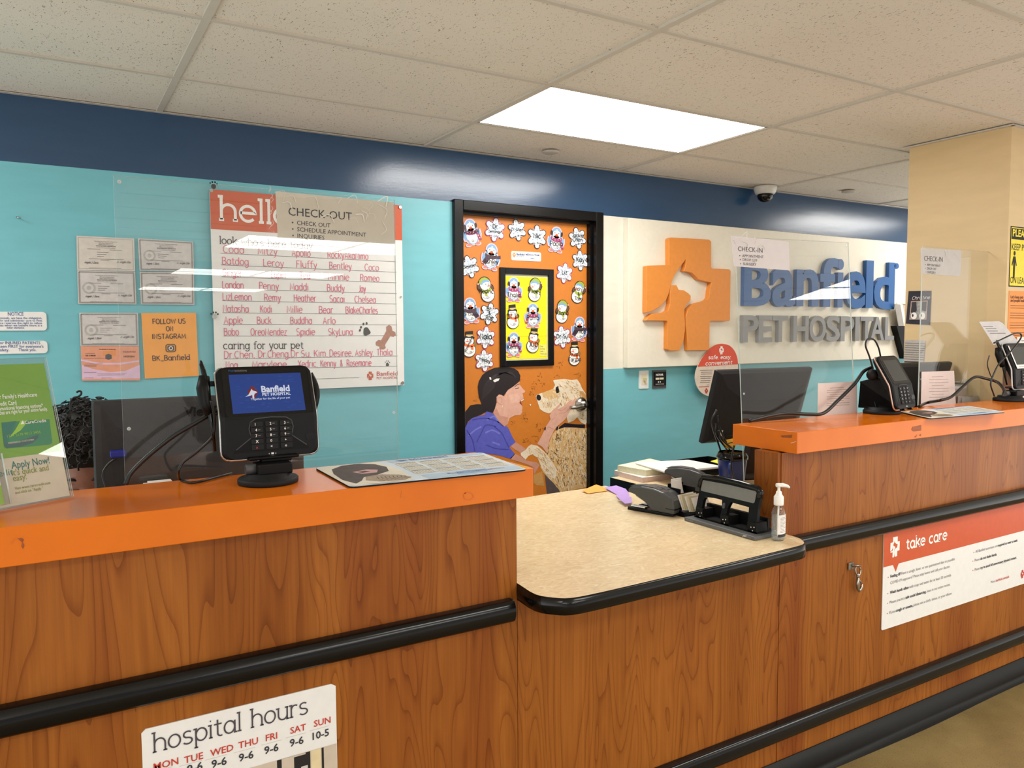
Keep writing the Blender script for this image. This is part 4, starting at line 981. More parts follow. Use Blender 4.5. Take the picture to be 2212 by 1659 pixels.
m.rect(FS, x1 - .28, z0 + .03, x1 - .10, pt - .028, PH[1], .0015); m.rect(FS, x1 - .27, z0 + .03, x1 - .11, pt - .038, PH[3], .0018)
m.rect(FS, x1 - .098, z0 + .03, x1 - .062, pt - .004, PH[1], .0017); m.rect(FS, x1 - .083, pt - .052, x1 - .068, pt - .03, HR, .002)
m.disc(FS, x1 - .19, pt - .07, .035, .035, PH[4], .0021)
tag(m.build('hours_sign', loc=((x0 + x1) / 2, YF, z0)), 'white opening hours sign on the left counter front below the rail', 'sign')
# leash hook and snap clip
P = Vector((2.384, YF - .002, .69))
hk = thing('leash_hook', 'small silver leash hook with hanging snap clip on the right counter', 'hook', (P.x, YF, .60))
m = MB(); m.box(P + Vector((-.012, -.002, .003)), (.026, .004, .024), STEEL); m.tube([P + Vector((-.006, -.004, .003)), P + Vector((.0, -.018, .006)), P + Vector((.014, -.020, .004)), P + Vector((.016, -.008, 0))], .0032, STEEL); m.build('mount_plate', hk)
m = MB(); m.tube([P + Vector((.012 + .013 * math.cos(k * PI / 8), -.014 + .003 * math.sin(k * PI / 8), -.014 + .017 * math.sin(k * PI / 8))) for k in range(17)], .0026, STEEL); m.build('ring', hk)
m = MB()
m.ball(P + Vector((.014, -.014, -.034)), (.007, .006, .010), STEEL)
m.tube([P + Vector((.013, -.014, -.04)), P + Vector((.011, -.014, -.062)), P + Vector((.013, -.014, -.078)), P + Vector((.022, -.014, -.088)), P + Vector((.033, -.014, -.082)), P + Vector((.036, -.014, -.066))], [.0055, .006, .0055, .005, .0048, .004], STEEL, 10)
m.tube([P + Vector((.016, -.014, -.045)), P + Vector((.026, -.014, -.055)), P + Vector((.034, -.014, -.064))], .003, STEEL)
m.build('snap_clip', hk)

# ================================================================ THE BACK WALL
def pin(mb, fr, x, y, r=.009, m=SILVER, t=.012):
    u, v = fr.px(x, y); mb.prism([(u + r * math.cos(2 * PI * k / 14), v + r * math.sin(2 * PI * k / 14)) for k in range(14)], fr, t, m, lift=.006)
# hello board on standoffs
YH = YW - .022
FH = Frame((0, YH, 0))
hb_ = thing('welcome_board', 'large white and orange welcome board with handwritten pet names on teal wall', 'notice board', (1.085, YW, 1.25))
c = [FH.px(*q) for q in ((449, 408), (868, 444), (873, 832), (470, 849))]
u0, u1, v0, v1 = (c[0][0] + c[3][0]) / 2, (c[1][0] + c[2][0]) / 2, (c[2][1] + c[3][1]) / 2, (c[0][1] + c[1][1]) / 2
m = MB(); m.prism([(u0, v0), (u1, v0), (u1, v1), (u0, v1)], FH, .005, WHITE, lift=0)
hv = (FH.px(452, 494)[1] + FH.px(869, 520)[1]) / 2
m.rect(FH, u0, hv, u1, v1, POSTER_O, .0006); bd_ = m.build('board', hb_)
m = MB()
for q in ((456, 412), (864, 448), (869, 827), (684, 836), (462, 628), (866, 641)): pin(m, FH, *q, r=.008 if q[0] != 866 else .004)
m.build('standoff', hb_)
m = MB()
s4 = 4.608
def p4(x, y): return 430 + x / s4, 370 + y / s4
def p5(x, y): return 430 + x / s4, 560 + y / s4
pen_px(m, FH, 'hello', *p4(205, 478), *p4(905, 530), WHITEINK, w=.19, slab=True, lift=.0012, xh=.066)
pen_px(m, FH, "look who's here today", *p4(205, 720), *p4(1130, 775), SL, w=.16, slab=True, lift=.0012, xh=.0215)
pen_px(m, FH, 'caring for your pet', *p5(243, 893), *p5(1040, 888), SL, w=.16, slab=True, lift=.0012, xh=.0215)
RULE = M('rule_dark', (96, 96, 100), .7)
for a, b in (((212, 815), (1960, 900)), ((218, 932), (1965, 1005)), ((225, 1050), (1965, 1110)), ((222, 1170), (1968, 1217)), ((230, 1288), (1968, 1320)), ((232, 1408), (1970, 1425)), ((240, 1523), (1970, 1528)), ((243, 1640), (1970, 1635))):
    m.ribbon([FH.px(*p4(*a)), FH.px(*p4(*b))], FH, .0016, RULE, .0012)
for a, b in (((247, 993), (1975, 962)), ((255, 1095), (1975, 1063)), ((600, 1210), (1595, 1177))): m.ribbon([FH.px(*p5(*a)), FH.px(*p5(*b))], FH, .0016, RULE, .0012)
m.ribbon([FH.px(*p4(1940, 740)), FH.px(*p4(1970, 1640))], FH, .0006, RULE, .0012)
m.build('printed_lettering', bd_)
m = MB()
rows = [(815, 900, [('Coda', 240, 450), ('Mitzy', 585, 780), ('Apollo', 925, 1110), ('RockyAkaNimo', 1280, 1685)]),
        (932, 1005, [('Batdog', 230, 495), ('Leroy', 640, 845), ('Fluffy', 970, 1175), ('Bentley', 1297, 1520), ('Coco', 1650, 1790)]),
        (1050, 1110, [('Ginger', 235, 430), ('Lupin', 720, 860), ('Ted', 1000, 1110), ('Minnie', 1285, 1495), ('Romeo', 1605, 1795)]),
        (1170, 1217, [('London', 232, 445), ('Penny', 600, 795), ('Maddi', 905, 1090), ('Buddy', 1275, 1450), ('Jay', 1590, 1660)]),
        (1288, 1320, [('LizLemon', 235, 525), ('Remy', 650, 815), ('Heather', 945, 1165), ('Sacai', 1300, 1450), ('Chelsea', 1550, 1760)]),
        (1408, 1425, [('Natasha', 240, 495), ('Kodi', 610, 725), ('Millie', 875, 1030), ('Bear', 1195, 1335), ('BlakeCharles', 1460, 1780)]),
        (1523, 1528, [('Apple', 250, 435), ('Buck', 578, 722), ('Buddha', 910, 1125), ('Arlo', 1235, 1360)]),
        (1640, 1635, [('Bobo', 248, 398), ('OreoMendez', 515, 875), ('Spidie', 970, 1155), ('SkyLuna', 1288, 1530)])]
def wr(P_, ya, yb, x0, x1, s):
    f0, f1 = (x0 - 225) / 1740, (x1 - 225) / 1740
    pen_px(m, FH, s, *P_(x0, ya + (yb - ya) * f0 - 7), *P_(x1, ya + (yb - ya) * f1 - 7), MARKER, w=.12, lift=.0016, xh=.022, wob=.02)
for ya, yb, ws in rows:
    for s, x0, x1 in ws: wr(p4, ya, yb, x0, x1, s)
for s, x0, x1 in (('Dr.Chen,', 250, 555), ('Dr.Cheng,', 590, 905), ('Dr.Su,', 915, 1115), ('Kim,', 1145, 1280), ('Desiree,', 1300, 1530), ('Ashley,', 1555, 1740), ('Thalia', 1770, 1925)): wr(p5, 993, 962, x0, x1, s)
for s, x0, x1 in (('Noa,', 265, 400), ('Marylene,', 530, 890), ('Xedric,', 985, 1180), ('Kenny', 1210, 1365), ('&', 1405, 1430), ('Rosemarie', 1470, 1715)): wr(p5, 1095, 1063, x0, x1, s)
m.build('marker_writing', bd_)
m = MB(); PAW = M('paw_print_grey', (66, 66, 64), .6)
def paw(x, y, s, rot=0, toes=((-.62, .35), (-.22, .85), (.3, .95), (-.8, -.12)), pad=(.25, -.25)):
    u, v = FH.px(x, y); c_, q_ = math.cos(rot), math.sin(rot)
    for a, b in toes: m.disc(FH, u + (a * c_ - b * q_) * s, v + (a * q_ + b * c_) * s, s * .16, s * .22, PAW, .0014, 12, rot + .3 * a)
    m.flat([(u + ((a + pad[0]) * c_ - (b + pad[1]) * q_) * s, v + ((a + pad[0]) * q_ + (b + pad[1]) * c_) * s) for a, b in ((-.1, .6), (.2, .55), (.6, .0), (.7, -.25), (.5, -.5), (.1, -.62), (-.15, -.75), (-.42, -.62), (-.5, -.3), (-.45, .3), (-.3, .52))], FH, PAW, .0014)
paw(*p4(1650, 1575), .031, 0)
paw(*p5(1874, 1040), .014, -.1, ((-.8, .5), (-.3, .95), (.3, .95), (.8, .5)), (0, -.2))
BONE = M('bone_brown', (172, 124, 104), .6, var=.14, scale=90)
bp = [(1890, 1530 - 877), (1915, 1545 - 877), (1925, 1590 - 877), (1950, 1600 - 877), (1958, 1630 - 877), (1935, 1650 - 877), (1905, 1640 - 877), (1850, 1730 - 877), (1858, 1760 - 877), (1835, 1776 - 877), (1800, 1770 - 877), (1795, 1745 - 877), (1762, 1735 - 877), (1758, 1700 - 877), (1785, 1680 - 877), (1810, 1685 - 877), (1865, 1590 - 877), (1862, 1550 - 877)]
m.flat([FH.px(*p5(*q)) for q in bp], FH, BONE, .0014)
c = FH.px(*p5(1703, 1160)); emblem(m, FH, c[0], c[1], .042, POSTER_O, .0014)
a = FH.px(*p5(1768, 1160)); type_px(m, FH, 'Banfield', *p5(1768, 1160), *p5(1975, 1156), REDINK, h=.031, lift=.0014)
type_px(m, FH, 'PET HOSPITAL', *p5(1768, 1194), *p5(1975, 1188), REDINK, h=.0165, lift=.0014)
m.build('printed_emblem', bd_)
# paw shaped magnets at the board's edge
for (x, y, lab, col) in ((463, 684, 'small silver paw magnet at the left edge of the welcome board', STEEL), (461, 403, 'small black paw ornament above the welcome board top left corner', BLACKM)):
    u, v = FH.px(x, y); F_ = Frame((0, YH - .002, 0)); m = MB()
    m.prism([(u + .010 * math.cos(k * PI / 7), v + .011 * math.sin(k * PI / 7)) for k in range(14)], F_, .004, col, lift=.004)
    for a, b in ((-.014, .012), (-.005, .018), (.006, .018), (.014, .011)): m.disc(F_, u + a, v + b, .0035, .0045, BLACKM, .004, 8)
    tag(m.build('paw_magnet'), lab, 'magnet')
# certificates in clear sleeves
FC = Frame((0, YW - .006, 0))
CERT = M('certificate_paper', (206, 202, 200), .5, var=.06, scale=50); CERT2 = M('certificate_border', (150, 148, 146), .55, var=.1, scale=200); CERT3 = M('certificate_plain', (212, 206, 198), .5)
SEAL = M('seal_grey', (178, 176, 172), .55, var=.1, scale=150)
def p1(x, y): return x / s4, 320 + y / s4
def p2(x, y): return x / s4, 660 + y / s4
def cert(quad, lab, style):
    q = [FC.px(*p) for p in quad]; m = MB()
    m.prism([q[3], q[2], q[1], q[0]], FC, .003, {'plain': CERT3}.get(style, CERT), lift=0)
    def bl(s, t): return tuple((q[0][i] * (1 - s) + q[1][i] * s) * (1 - t) + (q[3][i] * (1 - s) + q[2][i] * s) * t for i in (0, 1))
    e = .03
    m.ribbon([bl(e, e * 1.5), bl(1 - e, e * 1.5), bl(1 - e, 1 - e * 1.5), bl(e, 1 - e * 1.5), bl(e, e * 1.5)], FC, .0012 if style == 'plain' else .0055, CERT2, .0005)
    for k, (s, w, b) in enumerate((('The University of the State of New York', .4, 0), ('Education Department', .24, 0), ('Office of the Professions', .26, 0), ('REGISTRATION CERTIFICATE', .34, .02), ('Do not accept a copy of this certificate', .32, 0))):
        W_ = abs(q[1][0] - q[0][0]); a = bl(.5 - w / 2, .15 + k * .046); type_(m, FC, s, a[0], a[1], None, INK, b, width=w * W_, lift=.001)
    for (s0, s1, t) in ((.18, .40, .37), (.56, .78, .38), (.34, .54, .46), (.34, .5, .52), (.34, .46, .58), (.2, .8, .66), (.4, .55, .69)): m.ribbon([bl(s0, t), bl(s1, t)], FC, .0013, RULE, .001)
    if style != 'plain':
        c = bl(.19, .52); m.disc(FC, c[0], c[1], .024, .024, SEAL, .0008, 22); m.disc(FC, c[0], c[1], .017, .017, CERT, .001, 18); m.disc(FC, c[0], c[1], .008, .009, SEAL, .0012, 8)
    for x, y, s in ((.12, .80, 'Angelo J. Davis'), (.68, .76, 'M. Anglin Elia')): a = bl(x, y); pen(m, FC, s, a[0], a[1], .006, INK, .14, shear=.4, lift=.001, width=.05)
    m.ribbon([bl(.2, .93), bl(.75, .93)], FC, .001, RULE, .001)
    tag(m.build('certificate'), lab, 'certificate', 'certificates on the teal wall')
cert([p1(*q) for q in ((760, 870), (1335, 900), (1345, 1225), (768, 1213))], 'topmost left grey certificate without seal on the teal wall', 'plain')
cert([p1(*q) for q in ((1373, 898), (1922, 932), (1930, 1228), (1390, 1220))], 'topmost right grey certificate, nearest the welcome board', 'seal')
cert([p1(*q) for q in ((768, 1216), (1345, 1229), (1358, 1555), (778, 1550))], 'grey certificate directly under the top left certificate', 'seal')
cert([p1(*q) for q in ((1390, 1231), (1930, 1235), (1935, 1560), (1403, 1555))], 'grey certificate directly above the orange social media notice', 'seal')
cert([p2(*q) for q in ((788, 72), (1372, 72), (1382, 402), (800, 402))], 'lowest grey certificate, above the pink and orange licence', 'seal')
m = MB(); q = [FC.px(*p2(*p)) for p in ((803, 405), (1382, 405), (1395, 745), (815, 748))]
ROSE = M('licence_rose', (226, 158, 128), .5); LIL = M('licence_lilac', (222, 190, 216), .5); AMB = M('licence_amber', (224, 150, 96), .5)
m.prism([q[3], q[2], q[1], q[0]], FC, .003, ROSE, lift=0)
def pp(pts): return [FC.px(*p2(*p)) for p in pts]
m.flat(pp([(815, 590), (920, 630), (1100, 662), (1250, 650), (1390, 590), (1395, 725), (817, 730)]), FC, LIL, .0004)
m.flat(pp([(806, 535), (1000, 572), (1200, 570), (1384, 545), (1385, 560), (1200, 588), (1000, 590), (806, 552)]), FC, LIL, .0005)
m.flat(pp([(1022, 450), (1150, 448), (1152, 500), (1024, 502)]), FC, AMB, .0005)
m.flat(pp([(1050, 490), (1080, 480), (1110, 490), (1112, 530), (1080, 540), (1048, 530)]), FC, RULE, .0007)
type_px(m, FC, 'Certificate of Authority', *p2(985, 441), *p2(1152, 441), INK, lift=.0008, bold=.02); type_px(m, FC, 'VALIDATED', *p2(1222, 468), *p2(1350, 468), INK, lift=.0008)
type_px(m, FC, '10/25/2011', *p2(1232, 515), *p2(1342, 515), INK, bold=.02, lift=.0008); type_px(m, FC, 'KB-1198368', *p2(852, 504), *p2(952, 504), INK, bold=.03, lift=.0008)
for a, b, y in ((838, 1020, 582), (838, 960, 596), (838, 960, 609), (835, 960, 667), (970, 1260, 680), (970, 1240, 692), (840, 930, 722), (1010, 1110, 722), (850, 945, 478), (835, 1040, 524)): m.ribbon([FC.px(*p2(a, y)), FC.px(*p2(b, y - 2))], FC, .0012, RULE, .0008)
tag(m.build('licence'), 'pink and orange business licence under the lowest grey certificate', 'certificate')
m = MB(); q = [FC.px(*p2(*p)) for p in ((1406, 74), (1950, 72), (1980, 700), (1443, 728))]
ORP = M('orange_paper', (246, 168, 76), .45, var=.03, scale=20)
m.prism([q[3], q[2], q[1], q[0]], FC, .003, ORP, lift=0)
def pslab(s, x0, y0, x1, y1, hgt):   # typewriter face
    pen_px(m, FC, s, *p2(x0, y0), *p2(x1, y1), INK, w=.2, slab=True, lift=.001, xh=hgt)
pslab('FOLLOW US', 1520, 183, 1848, 178, .0145); pslab('ON', 1655, 255, 1725, 254, .0145); pslab('INSTAGRAM:', 1515, 333, 1865, 327, .0145); pslab('BK_Banfield', 1518, 550, 1892, 537, .0145)
c = FC.px(*p2(1700, 425)); cam_b = M('icon_brown', (96, 76, 56), .6)
m.flat(rrect(c[0] - .021, c[1] - .017, c[0] + .021, c[1] + .018, .010), FC, cam_b, .001); m.flat(rrect(c[0] - .0165, c[1] - .013, c[0] + .0165, c[1] + .014, .007), FC, ORP, .0012)
m.flat(rrect(c[0] - .014, c[1] - .0108, c[0] + .014, c[1] + .0118, .006), FC, cam_b, .0014); m.disc(FC, c[0], c[1], .0085, .0085, WHITEINK, .0016, 16); m.disc(FC, c[0], c[1], .0055, .0055, cam_b, .0018, 14)
tag(m.build('notice_sheet'), 'bright orange social media notice sheet on the teal wall', 'notice')
# enamel notices at the far left
FN = Frame((0, YW - .005, 0)); BLUT = M('ink_royal', (58, 90, 152), .6)
def notice(x1, y1t, y1b, lines, lab, lh):
    m = MB(); a = FN.px(x1, y1t); b = FN.px(x1, y1b); L = a[0] - .38
    m.prism(rrect(L, b[1], a[0], a[1], .014, 5), FN, .004, WHITE, lift=0)
    for s, xa, xb, y, hh in lines: type_px(m, FN, s, xa, y, xb, y, BLUT, h=hh, bold=.006, lift=.0008)
    tag(m.build('wall_notice'), lab, 'sign', 'white notices on the teal wall')
notice(100, 674, 714, [('NOTICE', 17, 51, 682, .021), ('As veterinary professionals, we have the obligation,', -62, 91, 689, .0115), ('to advocate for and administer care to Pets.', -40, 92, 694.5, .0115), ('Our practice reserves the right to refuse', -32, 91, 699.8, .0115), ('pet authorities when we believe there is a', -38, 91, 705, .0115), ('better alternative.', 15, 53, 710, .0115)], 'white notice with blue heading at the left edge, upper of two', .02)
notice(102, 736, 763, [('SICK or INJURED PATIENTS', -22, 87, 743.5, .0165), ("will be seen FIRST for everyone's", -30, 94, 751.2, .0165), ('safety.', -4, 20, 759, .0165), ('Thank you.', 40, 78, 758.5, .0165)], 'white notice with blue lettering at the left edge, lower of two', .02)
m = MB(); P = atY(37, 470, YW); m.tube([P, P + Vector((0, -.02, 0)), P + Vector((.012, -.024, -.004))], .003, SILVER); tag(m.build('wall_hook', loc=P), 'tiny screw hook alone on the teal wall above the certificates', 'hook')

# ---------------------------------------------------------------- white sign panel, emblem and dimensional letters
YP = YW - .045
u0 = atY(1357, 620, YP).x; zt_ = atY(1358, 470, YP).z; zb = atY(1357, 795, YP).z
m = MB(); m.b2((u0, YP, zb), (5.78, YW - .001, zt_), M('sign_panel_white', (236, 231, 214), .4, var=.02)); tag(m.build('sign_board', bevel=.003), 'long white sign panel behind the raised letters on the back wall', 'sign panel')
FP = Frame((0, YP, 0))
FE = Frame((0, YP - .036, 0))
et = thing('wall_emblem', 'raised orange cross emblem with dog and cat outline on white panel', 'sign emblem', (3.4, YP, 1.4))
for L, k in ((_L1, 0), (_L2, 1)):
    m = MB(); m.prism([FE.px(1340 + x / 5.027, 440 + y / 5.027) for x, y in L], FE, .036, LOGO_O, lift=0); o = m.build('emblem_piece', et, bevel=.002, seg=1)
BLUEL = M('letter_blue', (34, 92, 154), .4, var=.05, scale=14); GREYL = M('letter_grey', (134, 136, 138), .4, var=.06, scale=14)
LETB = Frame((0, YP - .030, 0))
def letter(ch, x0, x1, yb, yt, m_, lab, grp, fit='cap', depth=.030):
    a = LETB.px(x0, yb); b = LETB.px(x1, yb); tq = LETB.px((x0 + x1) / 2, yt)
    vs, fs = glyphs(ch, .022, 4); X0 = min(p[0] for p in vs); X1 = max(p[0] for p in vs); Y0 = min(p[1] for p in vs); Y1 = max(p[1] for p in vs)
    W_, H_ = b[0] - a[0], tq[1] - (a[1] + b[1]) / 2
    pts = [((x - X0) / (X1 - X0) * W_ + a[0], (y - Y0) / (Y1 - Y0) * H_ + (a[1] + b[1]) / 2) for x, y in vs]
    mb = MB(); n = len(pts)
    mb.v = [LETB.p(u, v, 0) for u, v in pts] + [LETB.p(u, v, -depth) for u, v in pts]; k = mb.mi(m_)
    cnt = {}
    for f in fs:
        for i in range(len(f)):
            e = (f[i], f[(i + 1) % len(f)]); cnt[e] = 1
    for f in fs:
        mb.f.append(list(f)); mb.m.append(k); mb.sm.append(False)
        mb.f.append([i + n for i in f][::-1]); mb.m.append(k); mb.sm.append(False)
    for (a_, b_) in cnt:
        if (b_, a_) not in cnt: mb.f.append([b_, a_, a_ + n, b_ + n]); mb.m.append(k); mb.sm.append(False)
    tag(mb.build('sign_letter'), lab, 'sign letter', grp)
s3 = 4.608
def p3(x): return 1560 + x / s3
NTH = ['first', 'second', 'third', 'fourth', 'fifth', 'sixth', 'seventh', 'eighth', 'ninth', 'tenth', 'eleventh']
for k, (ch, a, b, yb, yt) in enumerate((('B', 216, 485, 834, 400), ('a', 497, 728, 843, 455), ('n', 738, 958, 838, 468), ('f', 972, 1146, 842, 352), ('i', 1143, 1203, 848, 366), ('e', 1222, 1425, 862, 488), ('l', 1428, 1500, 853, 380), ('d', 1507, 1712, 866, 396))):
    letter(ch, p3(a), p3(b), 480 + yb / s3, 480 + yt / s3, BLUEL, 'raised blue letter %s, %s letter of the big blue name on white panel' % (ch, NTH[k]), 'blue letters on the white panel')
for k, (ch, a, b, yb, yt) in enumerate((('P', 208, 362, 1195, 926), ('E', 363, 498, 1195, 928), ('T', 500, 655, 1193, 930), ('H', 708, 860, 1190, 932), ('O', 868, 1032, 1190, 930), ('S', 1036, 1172, 1188, 930), ('P', 1178, 1312, 1184, 936), ('I', 1322, 1366, 1182, 940), ('T', 1372, 1500, 1178, 940), ('A', 1475, 1612, 1176, 942), ('L', 1620, 1710, 1172, 944))):
    letter(ch, p3(a), p3(b), 480 + yb / s3, 480 + yt / s3, GREYL, 'raised grey letter %s, %s letter of the grey row under the blue name' % (ch, NTH[k]), 'grey letters on the white panel', depth=.028)
m = MB(); u, v = LETB.px(p3(1738), 480 + 436 / s3)
m.prism([(u + .028 * math.cos(k * PI / 10), v + .022 * math.sin(k * PI / 10)) for k in range(20)], LETB, .03, BLUEL, lift=0); type_(m, LETB, 'R', u, v - .011, .032, BLUEINK, lift=.0008, center=True)
tag(m.build('registered_mark'), 'small round blue registered mark beside the last blue letter', 'sign letter')
# light switch and thermostat plate
FQ = Frame((0, YW - .006, 0))
sw = thing('light_switch', 'white toggle light switch plate below the white sign panel', 'light switch', (3.085, YW, 1.165))
m = MB(); a = FQ.px(1381, 801); b = FQ.px(1401, 839); m.prism(rrect(a[0], b[1], b[0], a[1], .004), FQ, .006, WHITE, lift=0); pl_ = m.build('plate', sw)
m = MB(); c = ((a[0] + b[0]) / 2, (a[1] + b[1]) / 2); m.rect(FQ, c[0] - .018, c[1] - .03, c[0] + .018, c[1] + .033, M('switch_ivory', (226, 218, 190), .5), .001); m.b2((c[0] - .006, YW - .028, c[1] - .006), (c[0] + .006, YW - .006, c[1] + .012), M('switch_toggle', (206, 196, 150), .5)); m.build('toggle', pl_)
m = MB(); a = FQ.px(1410, 800); b = FQ.px(1439, 838); m.prism([(a[0], b[1]), (b[0], b[1]), (b[0], a[1]), (a[0], a[1])], FQ, .006, GREYP, lift=.0)
m.prism(rrect(a[0] + .008, b[1] + .018, b[0] - .006, a[1] - .012, .003), FQ, .008, BLACKP, lift=.006)
type_(m, FQ, 'NOVAR', a[0] + .02, a[1] - .034, None, WHITEINK, .05, width=.06, lift=.007); m.rect(FQ, a[0] + .018, a[1] - .058, a[0] + .048, a[1] - .046, M('label_cream', (226, 222, 190), .5), .007); m.rect(FQ, a[0] + .052, a[1] - .058, a[0] + .082, a[1] - .046, M('label_cream', (226, 222, 190), .5), .007)
m.disc(FQ, a[0] + .04, a[1] - .072, .004, .005, WHITEINK, .007, 10); m.disc(FQ, a[0] + .055, a[1] - .072, .004, .005, WHITEINK, .007, 10); type_(m, FQ, 'HEATING COOLING', a[0] + .018, a[1] - .088, None, WHITEINK, 0, width=.066, lift=.007)
tag(m.build('thermostat_plate'), 'small black and grey control box right of the light switch', 'thermostat')
# egg shaped sign
YE = YP - .012; FG = Frame((0, YE, 0))
def pe(x, y): return 1340 + x / 5.53, 720 + y / 5.53
egg = [(1210, 125), (1290, 140), (1350, 190), (1390, 270), (1405, 370), (1400, 470), (1370, 580), (1300, 690), (1200, 750), (1100, 758), (1010, 735), (950, 690), (910, 620), (893, 540), (900, 460), (930, 380), (980, 290), (1050, 200), (1130, 140)]
ep = [(p.x, p.y) for p in spline([(a, b, 0) for a, b in egg] + [(1210, 125, 0)], 4)[:-1]]
m = MB(); m.prism([FG.px(*pe(*q)) for q in ep], FG, .004, M('egg_sign_pale', (224, 208, 192), .5), lift=0)
yy = lambda x: 408 - (x - 930) * .028
topp = [q for q in ep if q[1] < yy(q[0])]; topp.sort(key=lambda q: math.atan2(q[1] - 300, q[0] - 1170))
m.flat([FG.px(*pe(*q)) for q in topp] , FG, M('egg_sign_red', (218, 74, 42), .5), .0008)
pen_px(m, FG, 'safe, easy,', *pe(1050, 308), *pe(1320, 304), WHITEINK, xh=.0155, w=.27, slab=True, shear=.2, lift=.0014); pen_px(m, FG, 'convenient', *pe(1015, 382), *pe(1335, 366), WHITEINK, xh=.0158, w=.27, slab=True, shear=.2, lift=.0014)
c = FG.px(*pe(1206, 203)); emblem(m, FG, c[0], c[1], .052, WHITEINK, .0014)
for k, (a, b, y) in enumerate(((948, 1100, 443), (960, 1095, 465), (960, 1095, 487), (950, 1090, 517), (955, 1080, 538), (958, 1075, 565), (950, 1065, 587), (1030, 1060, 618))): m.ribbon([FG.px(*pe(a, y)), FG.px(*pe(b, y - 3))], FG, .003, GREYT, .0014)
m.ribbon([FG.px(*pe(938, 639)), FG.px(*pe(1058, 635))], FG, .004, REDINK, .0014); c = FG.px(*pe(1026, 688)); emblem(m, FG, c[0], c[1], .034, REDINK, .0014)
tag(m.build('egg_sign'), 'egg shaped red and cream sign beside the monitor', 'sign')
# leaflet rack peeping out by the pillar
lt = thing('leaflet_rack', 'black wall rack of leaflets between the white panel and the tan pillar', 'leaflet rack', (5.6, YP, 1.3))
FK = Frame((0, YP - .05, 0))
m = MB(); m.prism([FK.px(*q) for q in ((1937, 704), (1950, 704), (1975, 704), (1975, 775), (1956, 775))], FK, .05, BLACKP, lift=0); m.build('rack', lt)
for k, (a, b) in enumerate(((1932, 656), (1937, 655), (1942, 657), (1948, 656), (1953, 658))):
    m = MB(); F_ = Frame((0, YP - .05 + .008 * k, 0)); m.prism([F_.px(*q) for q in ((a, b), (a + 13, b + 2), (a + 21, 705), (a + 9, 704))], F_, .004, [M('leaflet_grey', (150, 146, 140), .4), PAPER, M('leaflet_tan', (186, 170, 150), .4), M('leaflet_dim', (96, 94, 92), .4), PAPER][k], lift=0); m.build('leaflet', lt)

# ---------------------------------------------------------------- papers on the pillar
FX = Frame((3.808, 0, 0), (0, -1, 0))
m = MB(); q = [FX.px(*p) for p in ((1963, 629), (2012, 628), (2009, 702), (1957, 699))]
cu_, cv_ = sum(p[0] for p in q) / 4, sum(p[1] for p in q) / 4; DKB = M('card_navy', (44, 42, 54), .25, var=.2)
m.prism([q[3], q[2], q[1], q[0]], FX, .002, DKB, lift=.0015)
def s8(x, y): return 1900 + x / 4.253, 560 + y / 4.253
ph = [FX.px(*s8(*p)) for p in ((290, 385), (445, 380), (432, 555), (275, 555))]
m.flat(ph, FX, M('photo_frame_rose', (186, 150, 130), .5), .002); m.flat([(a + (cu_ - a) * .08, b + (cv_ - .02 - b) * .06) for a, b in ph], FX, M('photo_grey', (150, 150, 150), .5, var=.4, scale=60), .0023)
m.flat([FX.px(*s8(*p)) for p in ((300, 395), (340, 390), (345, 470), (330, 490), (290, 490))], FX, INK, .0026); m.flat([FX.px(*s8(*p)) for p in ((395, 388), (437, 388), (428, 480), (390, 470))], FX, INK, .0026)
for x, y in ((318, 520), (395, 520)): u, v = FX.px(*s8(x, y)); m.disc(FX, u, v, .016, .018, WHITEINK, .0029, 14); m.disc(FX, u - .006, v + .002, .005, .008, INK, .0032, 8)
u, v = FX.px(*s8(300, 372)); pen(m, FX, 'Christine', u, v, .012, WHITEINK, .12, shear=.3, lift=.0026)
tag(m.build('photo_card'), 'dark card with black and white pet photo on the tan pillar', 'card')
m = MB(); q = [FX.px(*p) for p in ((1956, 734), (2000, 736), (1995, 785), (1952, 783))]
m.prism([q[3], q[2], q[1], q[0]], FX, .0015, M('receipt_grey', (184, 178, 172), .5, var=.08, scale=100), lift=.001)
for k in range(8):
    t_ = .14 + k * .1; a = [q[0][i] * (1 - t_) + q[3][i] * t_ for i in (0, 1)]; b = [q[1][i] * (1 - t_) + q[2][i] * t_ for i in (0, 1)]; m.ribbon([a, b], FX, .004, M('print_midgrey', (128, 122, 118), .6), .0016)
m.ribbon([(q[3][0] + .005, q[3][1] + .004), (q[2][0] - .02, q[2][1] + .006)], FX, .006, INK, .0016)
tag(m.build('price_list'), 'small grey printed sheet taped low on the tan pillar under the photo card', 'notice')
FY = Frame((0, 1.9145, 0)); YS = M('sign_yellow', (240, 218, 30), .4)
m = MB(); a = FY.px(2184, 488); b = FY.px(2181, 619); x0, x1, z1, z0 = a[0], a[0] + .20, a[1], b[1]
m.prism([(x0, z0), (x1, z0), (x1, z1), (x0, z1)], FY, .001, BLACKP, lift=0); m.rect(FY, x0 + .004, z0 + .005, x1 - .004, z1 - .005, YS, .0005); zz = FY.px(2184, 516)[1]
m.rect(FY, x0 + .007, zz, x1 - .007, z1 - .009, BLACKP, .0009); type_(m, FY, 'PLEASE', x0 + .015, zz + .012, None, YS, .03, width=.15, fit_h=.034, lift=.0014)
type_(m, FY, 'KEEP PETS', x0 + .011, FY.px(2187, 540)[1], None, INK, .0, width=.165, fit_h=.03, lift=.0014); type_(m, FY, 'ON LEASH', x0 + .009, z0 + .016, None, INK, .0, width=.16, fit_h=.03, lift=.0014)
